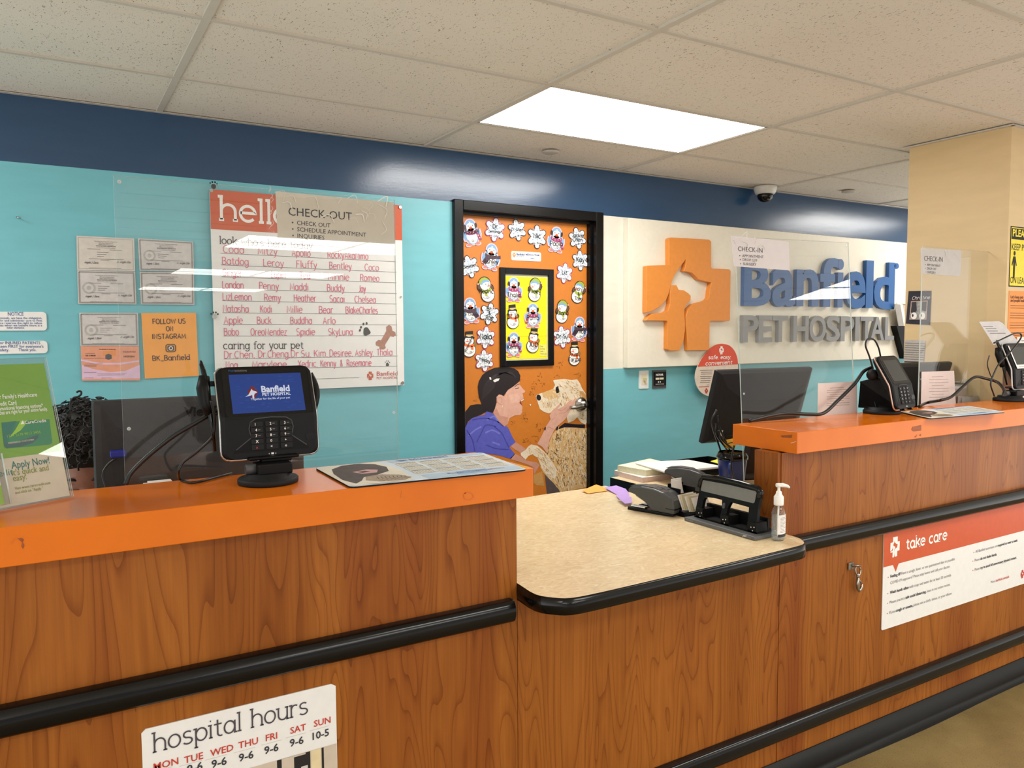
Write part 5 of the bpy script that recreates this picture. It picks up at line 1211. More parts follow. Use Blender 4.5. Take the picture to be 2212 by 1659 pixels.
u, v = x0 + .038, FY.px(2200, 548)[1]; m.disc(FY, u, v, .0085, .011, BLACKP, .0014, 12); m.flat([(u - .009, v - .014), (u + .009, v - .014), (u + .022, v - .055), (u + .016, v - .058), (u + .008, v - .034), (u + .007, v - .115), (u + .001, v - .115), (u, v - .065), (u - .001, v - .115), (u - .007, v - .115), (u - .008, v - .034), (u - .016, v - .058), (u - .022, v - .055)], FY, BLACKP, .0014)
tag(m.build('leash_sign'), 'yellow and black leash sign on the pillar at the right edge', 'sign')
m = MB(); a = FY.px(2180, 628); b = FY.px(2178, 740); x0, x1, z1, z0 = a[0], a[0] + .216, a[1], b[1] - .03
m.prism([(x0, z0), (x1, z0), (x1, z1), (x0, z1)], FY, .001, M('orange_flyer', (236, 150, 76), .6, var=.03), lift=0)
BR = M('ink_brown', (96, 58, 30), .7); type_(m, FY, "Let's keep pets", x0 + .014, z1 - .034, .019, BR, .02, lift=.001); type_(m, FY, 'and people healthy', x0 + .014, z1 - .05, .019, BR, .02, lift=.001)
for k in range(14):
    if k % 4 != 2: m.ribbon([(x0 + .014, z1 - .068 - k * .0115), (x0 + .19, z1 - .068 - k * .0115)], FY, .0022, BR, .001)
tag(m.build('flyer'), 'orange flyer on the pillar directly under the yellow leash sign', 'notice')

# ================================================================ CLEAR SCREENS AND THEIR NOTICES
YS_ = 2.0
def screen(q, lab, bottom, P0=(0, 2.0, 1.5), yaw=0, tilt=0):
    n = Vector((math.sin(yaw) * math.cos(tilt), -math.cos(yaw) * math.cos(tilt), math.sin(tilt)))
    u = Vector((math.cos(yaw), math.sin(yaw), 0)); F = Frame(P0, u, n.cross(u)); c = [F.px(*p) for p in q]       # TL TR BR BL
    w = ((c[1][0] + c[2][0]) - (c[0][0] + c[3][0])) / 4; uc = sum(p[0] for p in c) / 4; v1 = (c[0][1] + c[1][1]) / 2
    v0 = (bottom - F.o.z) / F.v.z; h = v1 - v0
    t = thing('clear_screen', lab, 'sneeze guard', F.p(uc, v0), 0, 'clear screens on the counters')
    G_ = Frame(F.p(uc, v0, 0), F.u, F.v); e = .0025
    m = MB()
    m.face([G_.p(-w, 0, e), G_.p(w, 0, e), G_.p(w, h, e), G_.p(-w, h, e)], ACRYL); m.face([G_.p(w, 0, -e), G_.p(-w, 0, -e), G_.p(-w, h, -e), G_.p(w, h, -e)], ACRYL)
    for p, r_ in (((-w, 0), (-w, h)), ((-w, h), (w, h)), ((w, h), (w, 0))): m.face([G_.p(*p, e), G_.p(*p, -e), G_.p(*r_, -e), G_.p(*r_, e)], EDGE)
    sh_ = m.build('sheet', t)
    for x in (-w + .012, w - .012):
        for z in (h - .014, v1 - v0 - .58):
            m = MB(); m.disc(G_, x, z, .0042, .0042, EDGE, e + .0003, 12); m.disc(G_, x, z, .0024, .0024, SILVER, e + .0006, 10); m.build('screw_hole', sh_)
    for x in (-w * .6, w * .6):
        m = MB(); m.box(G_.p(x, .06, -.012), (.04, .018, .12), BLACKP); m.build('clamp', t)
    return Frame(F.p(0, 0, .006), F.u, F.v)
FZ = screen([(245, 377), (850, 433), (862, 990), (270, 1055)], 'large clear acrylic screen behind the left orange top', .95)
FZR = screen([(1580, 508), (1825, 527), (1853, 893), (1610, 912)], 'clear acrylic screen standing in front of the raised blue letters', .95, (2.4, 2.0, 1.5), R(-8.7), R(4.5))
FZP = screen([(1988, 533), (2165, 545), (2180, 870), (1988, 870)], 'clear acrylic screen standing in front of the tan pillar', .95)
CRM = M('notice_cream', (196, 188, 172), .5, var=.03); LILW = M('notice_lilac_white', (222, 214, 216), .5, var=.02); GRW = M('notice_grey_white', (196, 192, 190), .5, var=.03)
def hang(name, q, mt, head, bullets, hx, hy, hx2, hy2, bl, lab, flap=None, gleam=0, bh=.011, seed=1, FZ=FZ):
    c = [FZ.px(*p) for p in q]; t = thing(name, lab, 'notice', FZ.p(sum(p[0] for p in c) / 4, c[2][1]))
    m = MB(); m.prism([c[3], c[2], c[1], c[0]], FZ, .001, mt, lift=0); type_px(m, FZ, head, hx, hy, hx2, hy2, INK, lift=.0005)
    for s, (x, y) in zip(bullets, bl):
        u, v = FZ.px(x, y); m.disc(FZ, u, v + bh * .32, .0021, .0021, INK, .0005, 8); type_(m, FZ, s, u + .011, v, bh, INK, lift=.0005, ang=-.02)
    m.build('printed_sheet', t)
    m = MB(); cc = list(c)
    if flap: cc = [FZ.px(*p) for p in flap]
    m.face([FZ.p(a, b, .0022) for a, b in (cc[3], cc[2], cc[1], cc[0])], SLEEVE)
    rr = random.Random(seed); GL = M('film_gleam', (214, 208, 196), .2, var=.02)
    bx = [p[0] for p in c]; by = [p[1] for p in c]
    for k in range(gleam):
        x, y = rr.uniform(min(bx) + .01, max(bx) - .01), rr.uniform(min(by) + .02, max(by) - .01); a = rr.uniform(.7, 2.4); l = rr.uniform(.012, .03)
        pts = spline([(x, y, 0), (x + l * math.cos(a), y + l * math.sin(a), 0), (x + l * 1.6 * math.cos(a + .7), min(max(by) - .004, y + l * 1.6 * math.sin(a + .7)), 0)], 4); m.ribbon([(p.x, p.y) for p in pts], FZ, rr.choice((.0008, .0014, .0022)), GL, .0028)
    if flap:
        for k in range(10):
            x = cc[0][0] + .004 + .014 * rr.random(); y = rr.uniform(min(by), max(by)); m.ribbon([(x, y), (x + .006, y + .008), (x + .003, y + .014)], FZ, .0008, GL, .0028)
    m.build('plastic_sleeve', t)
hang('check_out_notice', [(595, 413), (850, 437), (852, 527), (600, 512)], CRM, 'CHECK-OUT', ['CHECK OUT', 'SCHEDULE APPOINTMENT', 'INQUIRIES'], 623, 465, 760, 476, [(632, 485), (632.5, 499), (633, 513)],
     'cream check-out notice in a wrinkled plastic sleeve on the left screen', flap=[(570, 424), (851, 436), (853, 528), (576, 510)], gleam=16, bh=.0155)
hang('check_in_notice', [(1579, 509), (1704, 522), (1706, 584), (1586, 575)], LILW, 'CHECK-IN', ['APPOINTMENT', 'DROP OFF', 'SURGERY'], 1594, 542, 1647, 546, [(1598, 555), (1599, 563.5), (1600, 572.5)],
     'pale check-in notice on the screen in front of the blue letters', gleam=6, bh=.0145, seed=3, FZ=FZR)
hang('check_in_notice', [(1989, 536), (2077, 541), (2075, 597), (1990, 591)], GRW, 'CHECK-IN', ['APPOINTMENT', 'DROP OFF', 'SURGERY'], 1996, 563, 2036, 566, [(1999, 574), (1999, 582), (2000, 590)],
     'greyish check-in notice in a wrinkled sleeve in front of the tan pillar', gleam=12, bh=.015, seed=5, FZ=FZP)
for q, lab, top, FZ2 in (([(1767, 828), (1851, 824), (1852, 897), (1766, 900)], 'white printed letter taped low on the screen left of the middle terminal', .16, FZR), ([(1991, 803), (2061, 801), (2066, 898), (1989, 900)], 'white printed sheet taped low on the rightmost screen', .12, FZP)):
    c = [FZ2.px(*p) for p in q]; m = MB(); m.prism([c[3], c[2], c[1], c[0]], FZ2, .0008, M('sheet_blush', (226, 214, 210), .6, var=.02), lift=0)
    for k in range(9):
        t_ = top + k * .065; w0, w1 = (.22, .8) if k % 3 else (.3, .65)
        def bl(s, t): return tuple((c[0][i] * (1 - s) + c[1][i] * s) * (1 - t) + (c[3][i] * (1 - s) + c[2][i] * s) * t for i in (0, 1))
        m.ribbon([bl(w0, t_), bl(w1, t_)], FZ2, .0022, M('ink_faint', (176, 164, 160), .7), .0005)
    tag(m.build('taped_letter'), lab, 'paper', 'letters taped to the screens')

# ================================================================ PAYMENT TERMINALS
SCRB = glow('terminal_screen_blue', (34, 74, 160), .52); SCRW = glow('screen_white', (235, 240, 255), .62); SCRR = glow('screen_red', (150, 40, 40), .5); SCRG = M('terminal_screen_off', (52, 54, 54), .12, var=.05); SCRD = glow('screen_blue_patch', (42, 84, 172), .52)
def terminal(loc, yaw, off, tilt, w, h, lab, screen, lit, stylus=True, frame_mat=None, cradle='L', trim=SILVER):
    t = thing('payment_terminal', lab, 'payment terminal', loc, yaw, 'card payment terminals on the orange tops')
    ct, st = math.cos(tilt), math.sin(tilt)
    def P(x, y, n): return Vector((off[0] + x, off[1] + y * st - n * ct, off[2] + y * ct + n * st))
    class TF(Frame):
        def __init__(s): s.o = P(0, 0, 0); s.u = Vector((1, 0, 0)); s.v = Vector((0, st, ct)); s.n = Vector((0, -ct, st))
        def p(s, a, b, c=0.0): return P(a, b, c + nf(b / h))
    def nf(k): return .008 - (k - .42) * .026 if k > .42 else .008 - (.42 - k) * .045
    r = .018
    def hw(k):
        d = min(k, 1 - k) * h; return w / 2 - (r - math.sqrt(max(0, r * r - (r - d) ** 2)) if d < r else 0)
    m = MB(); ks = [0, .01, .03, .06, .1, .2, .3, .4, .44, .5, .6, .7, .8, .9, .94, .97, .99, 1]; rows = []
    for k in ks:
        a = hw(k); y = k * h; nfk = nf(k); e = .006; bk = -.034 if k > .4 else -.03 + (.4 - k) * .03
        rows.append([P(-a, y, bk + .006), P(-a, y, nfk - e), P(-a + e * .4, y, nfk - e * .3), P(-a + e * 1.4, y, nfk), P(0, y, nfk), P(a - e * 1.4, y, nfk), P(a - e * .4, y, nfk - e * .3), P(a, y, nfk - e), P(a, y, bk + .006), P(a - .012, y, bk), P(-a + .012, y, bk)])
    m.grid(rows, BLACKP, True, False, True); m.build('body', t, local=True, bevel=.0)
    F = TF()
    m = MB(); edge = []
    for k in ks: edge.append(P(-hw(k) - .0006, k * h, nf(k) - .013))
    edge = edge[::-1] + [P(hw(k) + .0006, k * h, nf(k) - .013) for k in ks]
    m.tube(edge, .0032, trim, 6, False); m.tube([P(-hw(0), -.0005, nf(0) - .013), P(hw(0), -.0005, nf(0) - .013)], .0032, trim, 6); m.build('trim', t, local=True)
    # glossy upper bezel and screen
    m = MB(); m.flat(rrect(-w / 2 + .012, h * .44, w / 2 - .012, h * .975, .008), F, BLACKG, .0005); m.build('bezel', t, local=True)
    sx0, sx1, sy0, sy1 = screen
    m = MB(); m.rect(F, sx0, sy0, sx1, sy1, SCRB if lit else SCRG, .001)
    if lit:
        rr = random.Random(4)
        for k in range(40):
            x, y = rr.uniform(sx0 + .008, sx1 - .016), rr.uniform(sy0 + .004, sy1 - .006); m.rect(F, x, y, x + .008, y + .003, SCRD, .0012)
        cy0 = (sy0 + sy1) / 2
        emblem(m, F, -.034, cy0 + .002, .029, SCRR, .0014); m.disc(F, -.034, cy0 + .002, .008, .009, SCRW, .0013, 16)
        m.flat([(-.052, cy0 - .008), (-.044, cy0 - .003), (-.038, cy0 + .007), (-.036, cy0 + .011), (-.034, cy0 + .007), (-.026, cy0 + .004), (-.024, cy0 + .001), (-.030, cy0 - .001), (-.032, cy0 - .006), (-.032, cy0 - .013), (-.036, cy0 - .013), (-.036, cy0 - .004), (-.042, cy0 - .006)], F, SCRW, .0018)
        type_(m, F, 'Banfield', -.014, cy0 + .002, None, SCRW, .035, width=.066, lift=.0016); type_(m, F, 'PET HOSPITAL', -.013, cy0 - .0075, None, SCRW, .03, width=.066, lift=.0016); type_(m, F, 'Together for the life of your pet', -.040, cy0 - .0165, None, SCRW, .012, width=.090, lift=.0016)
        type_(m, F, 'Point', -w / 2 + .028, h * .945, .0075, M('print_dimblue', (50, 90, 150), .5), lift=.0012); type_(m, F, 'solutions', -w / 2 + .042, h * .945, .0075, M('print_dimgrey', (130, 130, 130), .5), lift=.0012)
    sc_ = m.build('screen', t, local=True)
    if frame_mat:
        m = MB(); a, b, c_, d_ = sx0 - .010, sx1 + .010, sy0 - .018, sy1 + .006
        m.rect(F, a, c_, sx0, d_, frame_mat, .003); m.rect(F, sx1, c_, b, d_, frame_mat, .003); m.rect(F, sx0, c_, sx1, sy0, frame_mat, .003)
        type_(m, F, 'please insert or tap card', sx0 + .01, sy0 - .012, .008, GREYT, lift=.0034); m.disc(F, sx1 - .03, sy0 - .010, .004, .004, REDINK, .0034, 10); m.build('screen_border', sc_, local=True)
    # keypad hollow with keys
    kw = min(w, .2) * .23
    m = MB(); hol = [(-kw * 1.9, .012), (kw * 1.9, .012), (kw * 1.75, .02), (kw * 1.0, h * .21), (kw * 1.1, h * .30), (kw * 1.02, h * .37), (kw * .75, h * .405), (0, h * .415), (-kw * .75, h * .405), (-kw * 1.02, h * .37), (-kw * 1.1, h * .30), (-kw * 1.0, h * .21), (-kw * 1.75, .02)]
    m.flat(hol, F, M('well_black', (6, 6, 7), .55, spec=.2), .0006); kw_ = m.build('keypad_well', t, local=True)
    rim = MB(); rim.ribbon(hol[2:13], F, .0022, M('well_rim', (44, 44, 46), .4), .0012); rim.build('well_rim', kw_, local=True)
    for i in range(3):
        for j, (y, hh) in enumerate(((h * .345, .011), (h * .285, .011), (h * .225, .011), (h * .165, .011), (h * .105, .012))):
            x = (i - 1) * kw * .72; k = MB(); k.prism(rrect(x - kw * .3, y - hh / 2, x + kw * .3, y + hh / 2, .002), F, .002, BLACKM, lift=.0026)
            s = ('123', '456', '789')[j][i] if j < 3 else (('X', '0', '+') if j == 3 else ('x', '<', 'o'))[i]
            type_(k, F, s, x - .004, y - .003, .0085, WHITEINK if s not in 'x' else REDINK, .01, lift=.0031)
            if j < 3 and (i or j): k.ribbon([(x + .002, y), (x + .0075, y)], F, .0012, M('print_dimgrey', (130, 130, 130), .5), .0031)
            k.build('key', kw_, local=True)
    m = MB(); m.rect(F, w / 2 - .030, h * .145, w / 2 - .004, h * .215, BLACKG, .001); m.build('card_slot', t, local=True)
    m = MB(); type_(m, F, '<', -.009, .004, .006, WHITEINK, lift=.001); m.rect(F, -.003, .0045, .003, .0085, WHITEINK, .001); type_(m, F, '>', .006, .004, .006, WHITEINK, lift=.001); m.build('reader_mark', t, local=True)
    # pivot, arm and base
    m = MB(); m.lathe([(.001, 0), (.066, 0), (.067, .003), (.067, .011), (.064, .014), (.05, .016), (.048, .024), (.001, .024)], (0, 0, 0), BLACKM, 40); m.build('base', t, local=True)
    m = MB(); c = P(0, h * .12, -.03)
    if cradle == 'L':
        m.box((off[0] * .3 + .006, .0, .034), (.078, .058, .026), BLACKP); m.box((off[0] * .8 + .01, .018, .052), (.07, .03, .014), BLACKP)
        m.grid([[(x, y, z) for x, y in ((-.058 + off[0], .0), (.058 + off[0], .0), (.058 + off[0], .045), (-.058 + off[0], .045))] for z in (.052, .060)], BLACKP, True, False, True)
        m.build('pivot_arm', t, local=True, bevel=.006)
        m = MB(); m.tube([(-.05, .0, .034), (-.02, 0, .034)], .012, GREYP, 12); m.build('pivot_knob', t, local=True)
    else:
        side = [(-.045, .02), (.05, .02), (off[1] + .02, off[2] + .01), (off[1] + st * h * .45 + .03, off[2] + h * .4), (off[1] + st * h * .6 + .06, off[2] + h * .52), (.085, .12), (.06, .05), (.03, .03)]
        for sx in (-1, 1):
            fr_ = Frame((off[0] + sx * .03, 0, 0), (0, -1, 0)) ; m.prism([(-a, b) for a, b in side], fr_, .014, BLACKP, lift=.007)
        m.build('pivot_arm', t, local=True, bevel=.003)
        m = MB(); m.ball(P(-w * .36, h * .74, -.06), .022, BLACKM); m.build('pivot_knob', t, local=True)
    if stylus:
        m = MB(); x = -w / 2 - .020
        m.tube([P(x + .004, h * .52, -.03), P(x - .004, h * .62, -.028), P(x - .006, h * .8, -.028), P(x - .002, h * .93, -.026)], [.011, .014, .016, .012], BLACKP, 10); m.box(P(x + .014, h * .85, -.03), (.03, .012, .012), BLACKP)
        sh_ = m.build('stylus_holder', t, local=True)
        m = MB(); m.tube([P(x + .01, h * .12, -.036), P(x + .006, h * .45, -.03), P(x + .001, h * .80, -.02), P(x - .004, h * .98, -.02), P(x - .007, h * 1.06, -.02), P(x - .008, h * 1.10, -.02)], [.003, .0055, .006, .006, .005, .0015], BLACKG, 10); m.build('stylus', sh_, local=True)
        m = MB(); m.tube([P(w / 2 + .002, h * (.52 + .4 * k / 6), -.03) + Vector((.012 * math.sin(k / 6 * PI), 0, 0)) for k in range(7)], .010, BLACKP, 8); m.build('side_reader', t, local=True)
    return t
terminal((.425, 1.80, ZL), 0, (.016, .008, .060), R(16.9), .22, .215, 'large black payment terminal with lit blue screen on the left orange top', (-.083, .083, .101, .196), True)
terminal((2.765, 1.83, ZR), R(7.2), (.025, -.095, .030), R(23.8), .160, .213, 'black payment terminal with dark tall screen, middle one, on the right orange top', (-.055, .055, .104, .194), False, stylus=False, cradle='S', trim=M('trim_rose_silver', (206, 176, 160), .3, .8))
terminal((3.715, 1.835, ZR), R(2), (.105, -.033, .058), R(16), .215, .21, 'black and white payment terminal cut off by the right picture edge', (-.078, .078, .106, .192), False, frame_mat=WHITE, stylus=True, trim=M('trim_pale', (206, 206, 202), .35))

def cable(pts, r, lab, name='cable', cat='cable', mat=None):
    for p in pts:
        if p.y < 1.9 and 2.03 < p.x: p.z = max(p.z, ZR + r + .0006)       # lies on the top, never in it
    m = MB(); m.tube(spline(pts, 10), r, mat or CABLE, 8); return tag(m.build(name), lab, cat)
def cY(L, Y): return [atY(x, y, Y) for x, y in L]
cable(cY([(272, 1046), (285, 1020), (320, 985), (370, 945), (420, 915), (455, 895), (480, 880)], 1.9), .0055, 'thick black cable rising behind the left payment terminal')
cable([atY(456, 865, 1.84), atY(463, 900, 1.85), atY(460, 940, 1.86), atY(430, 972, 1.87), atY(395, 1000, 1.88), atY(386, 1020, 1.88), atZ(390, 1036, ZL + .004), atZ(420, 1042, ZL + .004), atZ(470, 1030, ZL + .004), atZ(500, 1022, ZL + .004)], .0032, 'thin black cable looping from the stylus onto the left orange top')
cable([atY(1618, 912, 1.888), atY(1660, 899, 1.88), atY(1700, 893, 1.87), atY(1750, 895, 1.84), atY(1780, 892, 1.83), atY(1810, 865, 1.84), atY(1845, 830, 1.86), atY(1865, 803, 1.87), atY(1882, 794, 1.87)], .0065, 'thick black cable from the middle terminal across the right orange top')
cable(cY([(1886, 797), (1878, 770), (1870, 748), (1872, 735), (1880, 731), (1890, 736), (1898, 752), (1902, 770), (1903, 782)], 1.835), .0032, 'black cable looping above the middle payment terminal')
cable([atY(1876, 796, 1.89), atY(1878, 815, 1.89), atY(1884, 840, 1.88), atY(1887, 860, 1.86), atY(1893, 880, 1.84)], .0026, 'thin black cable hanging behind the middle payment terminal')
cable([atZ(1985, 879, ZR + .005), atZ(2003, 870, ZR + .006), atY(2030, 865, 1.86), atY(2055, 857, 1.86), atY(2080, 835, 1.86), atY(2105, 815, 1.86), atY(2130, 818, 1.86), atY(2158, 828, 1.86), atY(2175, 852, 1.84)], .0062, 'thick black cable arching to the rightmost payment terminal')
cable(cY([(2147, 741), (2170, 730), (2190, 721), (2203, 720), (2206, 728), (2198, 741), (2180, 763), (2158, 786), (2145, 812), (2140, 830), (2146, 850), (2148, 856)], 1.80), .0034, 'black cable looping over the rightmost terminal screen')
cable(cY([(2137, 768), (2133, 785), (2136, 800), (2144, 818), (2160, 833), (2168, 846), (2166, 856)], 1.815), .0022, 'thin black cable hanging left of the rightmost terminal')

# calendar mats
def mat(q, z, lab, flip=False):
    F = Frame((0, 0, z), (1, 0, 0), (0, 1, 0)); c = [F.px(*p) for p in q]       # back-left, front-left, front-right, back-right
    def bl(s, t): return tuple((c[0][i] * (1 - s) + c[3][i] * s) * (1 - t) + (c[1][i] * (1 - s) + c[2][i] * s) * t for i in (0, 1))
    def BP(*pts): return [bl(*p) for p in pts]
    m = MB(); W_ = math.hypot(c[3][0] - c[0][0], c[3][1] - c[0][1]); H_ = math.hypot(c[1][0] - c[0][0], c[1][1] - c[0][1])
    ol = [bl(x / W_, 1 - y / H_) for x, y in rrect(0, 0, W_, H_, .016, 5)]
    m.prism(ol, F, .0035, M('mat_pale_blue', (206, 220, 232), .55, var=.05, scale=12), BLACKP, 0)
    MC = M('mat_cream', (226, 220, 204), .55); MD = M('mat_dark_fur', (72, 64, 60), .6, var=.25, scale=60); MT = M('mat_tabby', (168, 150, 130), .6, var=.2, scale=80); MBL = M('mat_blue', (132, 166, 206), .55, var=.1, scale=20); MTX = M('mat_text', (112, 116, 124), .6); MP = M('mat_pink', (206, 160, 160), .6)
    m.flat(BP((.0, .1), (.03, .02), (.34, .02), (.38, .5), (.34, .98), (.03, .98), (0, .9)), F, MC, .0004)
    m.flat(BP((.06, .18), (.14, .04), (.24, .02), (.31, .12), (.34, .3), (.31, .5), (.22, .62), (.14, .66), (.1, .8), (.05, .9), (.02, .7), (.03, .4)), F, MD, .0006)
    m.flat(BP((.13, .40), (.22, .34), (.27, .40), (.24, .52), (.16, .52)), F, MP, .0008); m.flat(BP((.15, .42), (.2, .39), (.22, .45), (.17, .48)), F, MD, .0009)
    m.flat(BP((.15, .66), (.24, .62), (.32, .70), (.36, .84), (.3, .94), (.18, .92), (.12, .8)), F, MT, .0008)
    m.flat(BP((.1, .9), (.2, .93), (.28, .97), (.12, .98)), F, MC, .001)
    for k in range(8): m.ribbon(BP((.2 + k * .02, .7 + k * .01), (.19 + k * .02, .8), (.2 + k * .02, .9)), F, .0018, MD, .001)
    m.flat(BP((.4, .0), (.98, .01), (.99, .1), (.4, .12)), F, M('mat_sky', (176, 200, 222), .55), .0004)
    m.flat(BP((.42, .8), (.99, .78), (.985, .95), (.42, .98)), F, M('mat_sky', (176, 200, 222), .55), .0004)
    m.flat(BP((.62, .8), (.8, .79), (.78, .92), (.6, .93)), F, MBL, .0006)
    m.flat(BP((.44, .05), (.50, .03), (.52, .07), (.47, .1)), F, M('mat_navy', (70, 96, 150), .55), .0007)
    a = bl(.53, .09); type_(m, F, 'bluepearl', a[0], a[1], None, M('mat_navy', (70, 96, 150), .55), .01, width=.11, lift=.0008)
    for i in range(4):
        for j in range(3):
            s0, t0 = .41 + i * .145, .17 + j * .2
            m.flat(BP((s0, t0), (s0 + .125, t0), (s0 + .125, t0 + .165), (s0, t0 + .165)), F, MC, .0006)
            m.flat(BP((s0 + .005, t0 + .015), (s0 + .12, t0 + .015), (s0 + .12, t0 + .04), (s0 + .005, t0 + .04)), F, MTX, .0008)
            for r_ in range(4): 
                for k in range(7): m.flat(BP((s0 + .01 + k * .016, t0 + .06 + r_ * .024), (s0 + .018 + k * .016, t0 + .06 + r_ * .024), (s0 + .018 + k * .016, t0 + .07 + r_ * .024), (s0 + .01 + k * .016, t0 + .07 + r_ * .024)), F, MTX, .0008)
    a = bl(.56, .88); type_(m, F, 'Better Together', a[0], a[1], None, MTX, 0, width=.12, lift=.0009); a = bl(.8, .86); type_(m, F, 'calendar', a[0], a[1], None, REDINK, 0, width=.05, lift=.0009)
    tag(m.build('calendar_mat'), lab, 'mat', 'printed calendar mats on the orange tops')
mat([(680, 1010), (757, 1052), (1140, 1014), (1040, 977)], ZL + .0038, 'printed calendar counter mat with dog photo at the right end of the left orange top')
mat([(1942, 889), (2010, 904), (2173, 890), (2095, 877)], ZR + .0038, 'printed calendar counter mat on the right orange top beside the middle terminal')

# ================================================================ GREEN LEAFLET HOLDER
TH, TT = R(29), R(15)
hn = Vector((math.sin(TH), -math.cos(TH), 0)); hu = Vector((math.cos(TH), math.sin(TH), 0)); hv_ = Vector((0, 0, math.cos(TT))) - hn * math.sin(TT)
BRp = Vector((.036, 1.853, ZL + .003)); HW, HH = .216, .300
ht = thing('leaflet_holder', 'clear acrylic holder with green credit card poster on the left orange top', 'leaflet holder', (BRp - hu * HW / 2))
FB = Frame(BRp - hu * HW, hu, hv_)
m = MB(); m.prism([(0, 0), (HW, 0), (HW, HH), (0, HH)], FB, .0025, ACRYL2, EDGE, .003)
m.prism([(0, 0), (HW, 0), (HW, HH), (0, HH)], FB, .002, ACRYL2, EDGE, -.003)
base = BRp - hu * HW
m.face([base + hn * -.075, base + hu * HW + hn * -.075, base + hu * HW + hn * .005, base + hn * .005], ACRYL2)
m.build('acrylic_stand', ht)
GR1 = M('poster_green', (124, 176, 52), .4, var=.05, scale=10); GR2 = M('card_green', (44, 128, 90), .4, var=.12, scale=14); GR3 = M('card_lime', (150, 196, 60), .4); GR4 = M('card_teal', (30, 112, 100), .4); GR5 = M('card_slate', (52, 92, 92), .4); POSW = M('poster_cream', (228, 216, 196), .5); TLT = M('ink_teal', (44, 116, 112), .6); OLT = M('ink_olive', (140, 150, 60), .6)
m = MB(); sp = FB.px(60, 950)[1]
sp = .098
m.prism([(0.003, .003), (HW - .006, .003), (HW - .006, HH - .012), (.003, HH - .012)], FB, .001, POSW, lift=0)
m.rect(FB, .003, sp, HW - .006, HH - .012, GR1, .0003)
def pf(x, y): return FB.px(x / s4, 900 + y / s4)
def pg2(x, y): return FB.px(x / s4, 660 + y / s4)
m.flat([pf(*q) for q in ((12, 60), (490, 25), (520, 260), (490, 280), (60, 318), (40, 300))], FB, GR2, .0006)
m.flat([pf(*q) for q in ((12, 60), (160, 45), (100, 200), (60, 310), (40, 300))], FB, GR4, .0009)
m.flat([pf(*q) for q in ((200, 42), (245, 40), (250, 80), (200, 140), (90, 210), (150, 130))], FB, GR3, .0012)
m.flat([pf(*q) for q in ((45, 270), (150, 255), (260, 220), (380, 178), (375, 215), (320, 265), (200, 300), (60, 312))], FB, GR5, .0012)
a, b = pf(245, 75), pf(458, 58); type_(m, FB, 'CareCredit', a[0], a[1], None, WHITEINK, .012, width=b[0] - a[0], lift=.0016); m.flat([pf(200, 78), pf(222, 38), pf(240, 74)], FB, WHITEINK, .0016)
a = pf(70, 210); type_(m, FB, '1234 5678 9012 3456', a[0], a[1], None, GR3, 0, width=.065, lift=.0016, ang=.03); a = pf(80, 275); type_(m, FB, 'PREFERRED CUSTOMER', a[0], a[1], None, POSW, 0, width=.05, lift=.0016, ang=.03)
for s, xa, xb, y, h in (("Your Family's Healthcare", -85, 372, 938, .0125), ('Credit Card', -45, 166, 1003, .0125), ('Promotional financing options*', -50, 432, 1050, .0108), ('that are right for your entire family.', -8, 478, 1088, .0108)):
    a, b = pg2(xa, y), pg2(xb, y - (xb - xa) * .045); type_(m, FB, s, a[0], a[1], h, WHITEINK, .012, width=b[0] - a[0], lift=.0008)
for s, xa, xb, y, h, mt in (('Apply Now!', 118, 498, 520, .021, TLT), ("It's quick and", 122, 490, 590, .018, OLT), ('easy.', 132, 270, 645, .018, OLT), ('Visit www.carecredit.com', 148, 505, 730, .0085, OLT), ('and click on "Apply."', 152, 432, 772, .0085, OLT)):
    a, b = pf(xa, y), pf(xb, y - (xb - xa) * .1); type_(m, FB, s, a[0], a[1], h, mt, .004, width=b[0] - a[0], lift=.0008)
m.build('poster', ht)
m = MB(); pk1 = pf(95, 400)[0] - .030; pk0 = max(.004, pk1 - .11)
m.prism([(pk0, .006), (pk1, .006), (pk1, .105), (pk0, .105)], FB, .002, ACRYL2, EDGE, .034)
for u in (pk0, pk1 - .002): m.face([FB.p(u, .006, .003), FB.p(u, .006, .034), FB.p(u, .105, .034), FB.p(u, .105, .003)], ACRYL2)
m.tube([FB.p(pk1, .006, .033), FB.p(pk1, .105, .033)], .0018, EDGE, 6); m.build('leaflet_pocket', ht)
m = MB(); m.prism([(pk0 + .004, .008), (pk1 - .006, .008), (pk1 - .006, .13), (pk0 + .004, .13)], FB, .012, WHITE, lift=.022); m.rect(FB, pk0 + .004, .008, pk1 - .006, .045, GR3, .0225); type_(m, FB, 'CareCredit', pk0 + .012, .062, None, TLT, 0, width=.082, lift=.0226)
tag(m.build('leaflet_stack'), 'stack of white and green leaflets in the pocket of the acrylic holder', 'leaflets')

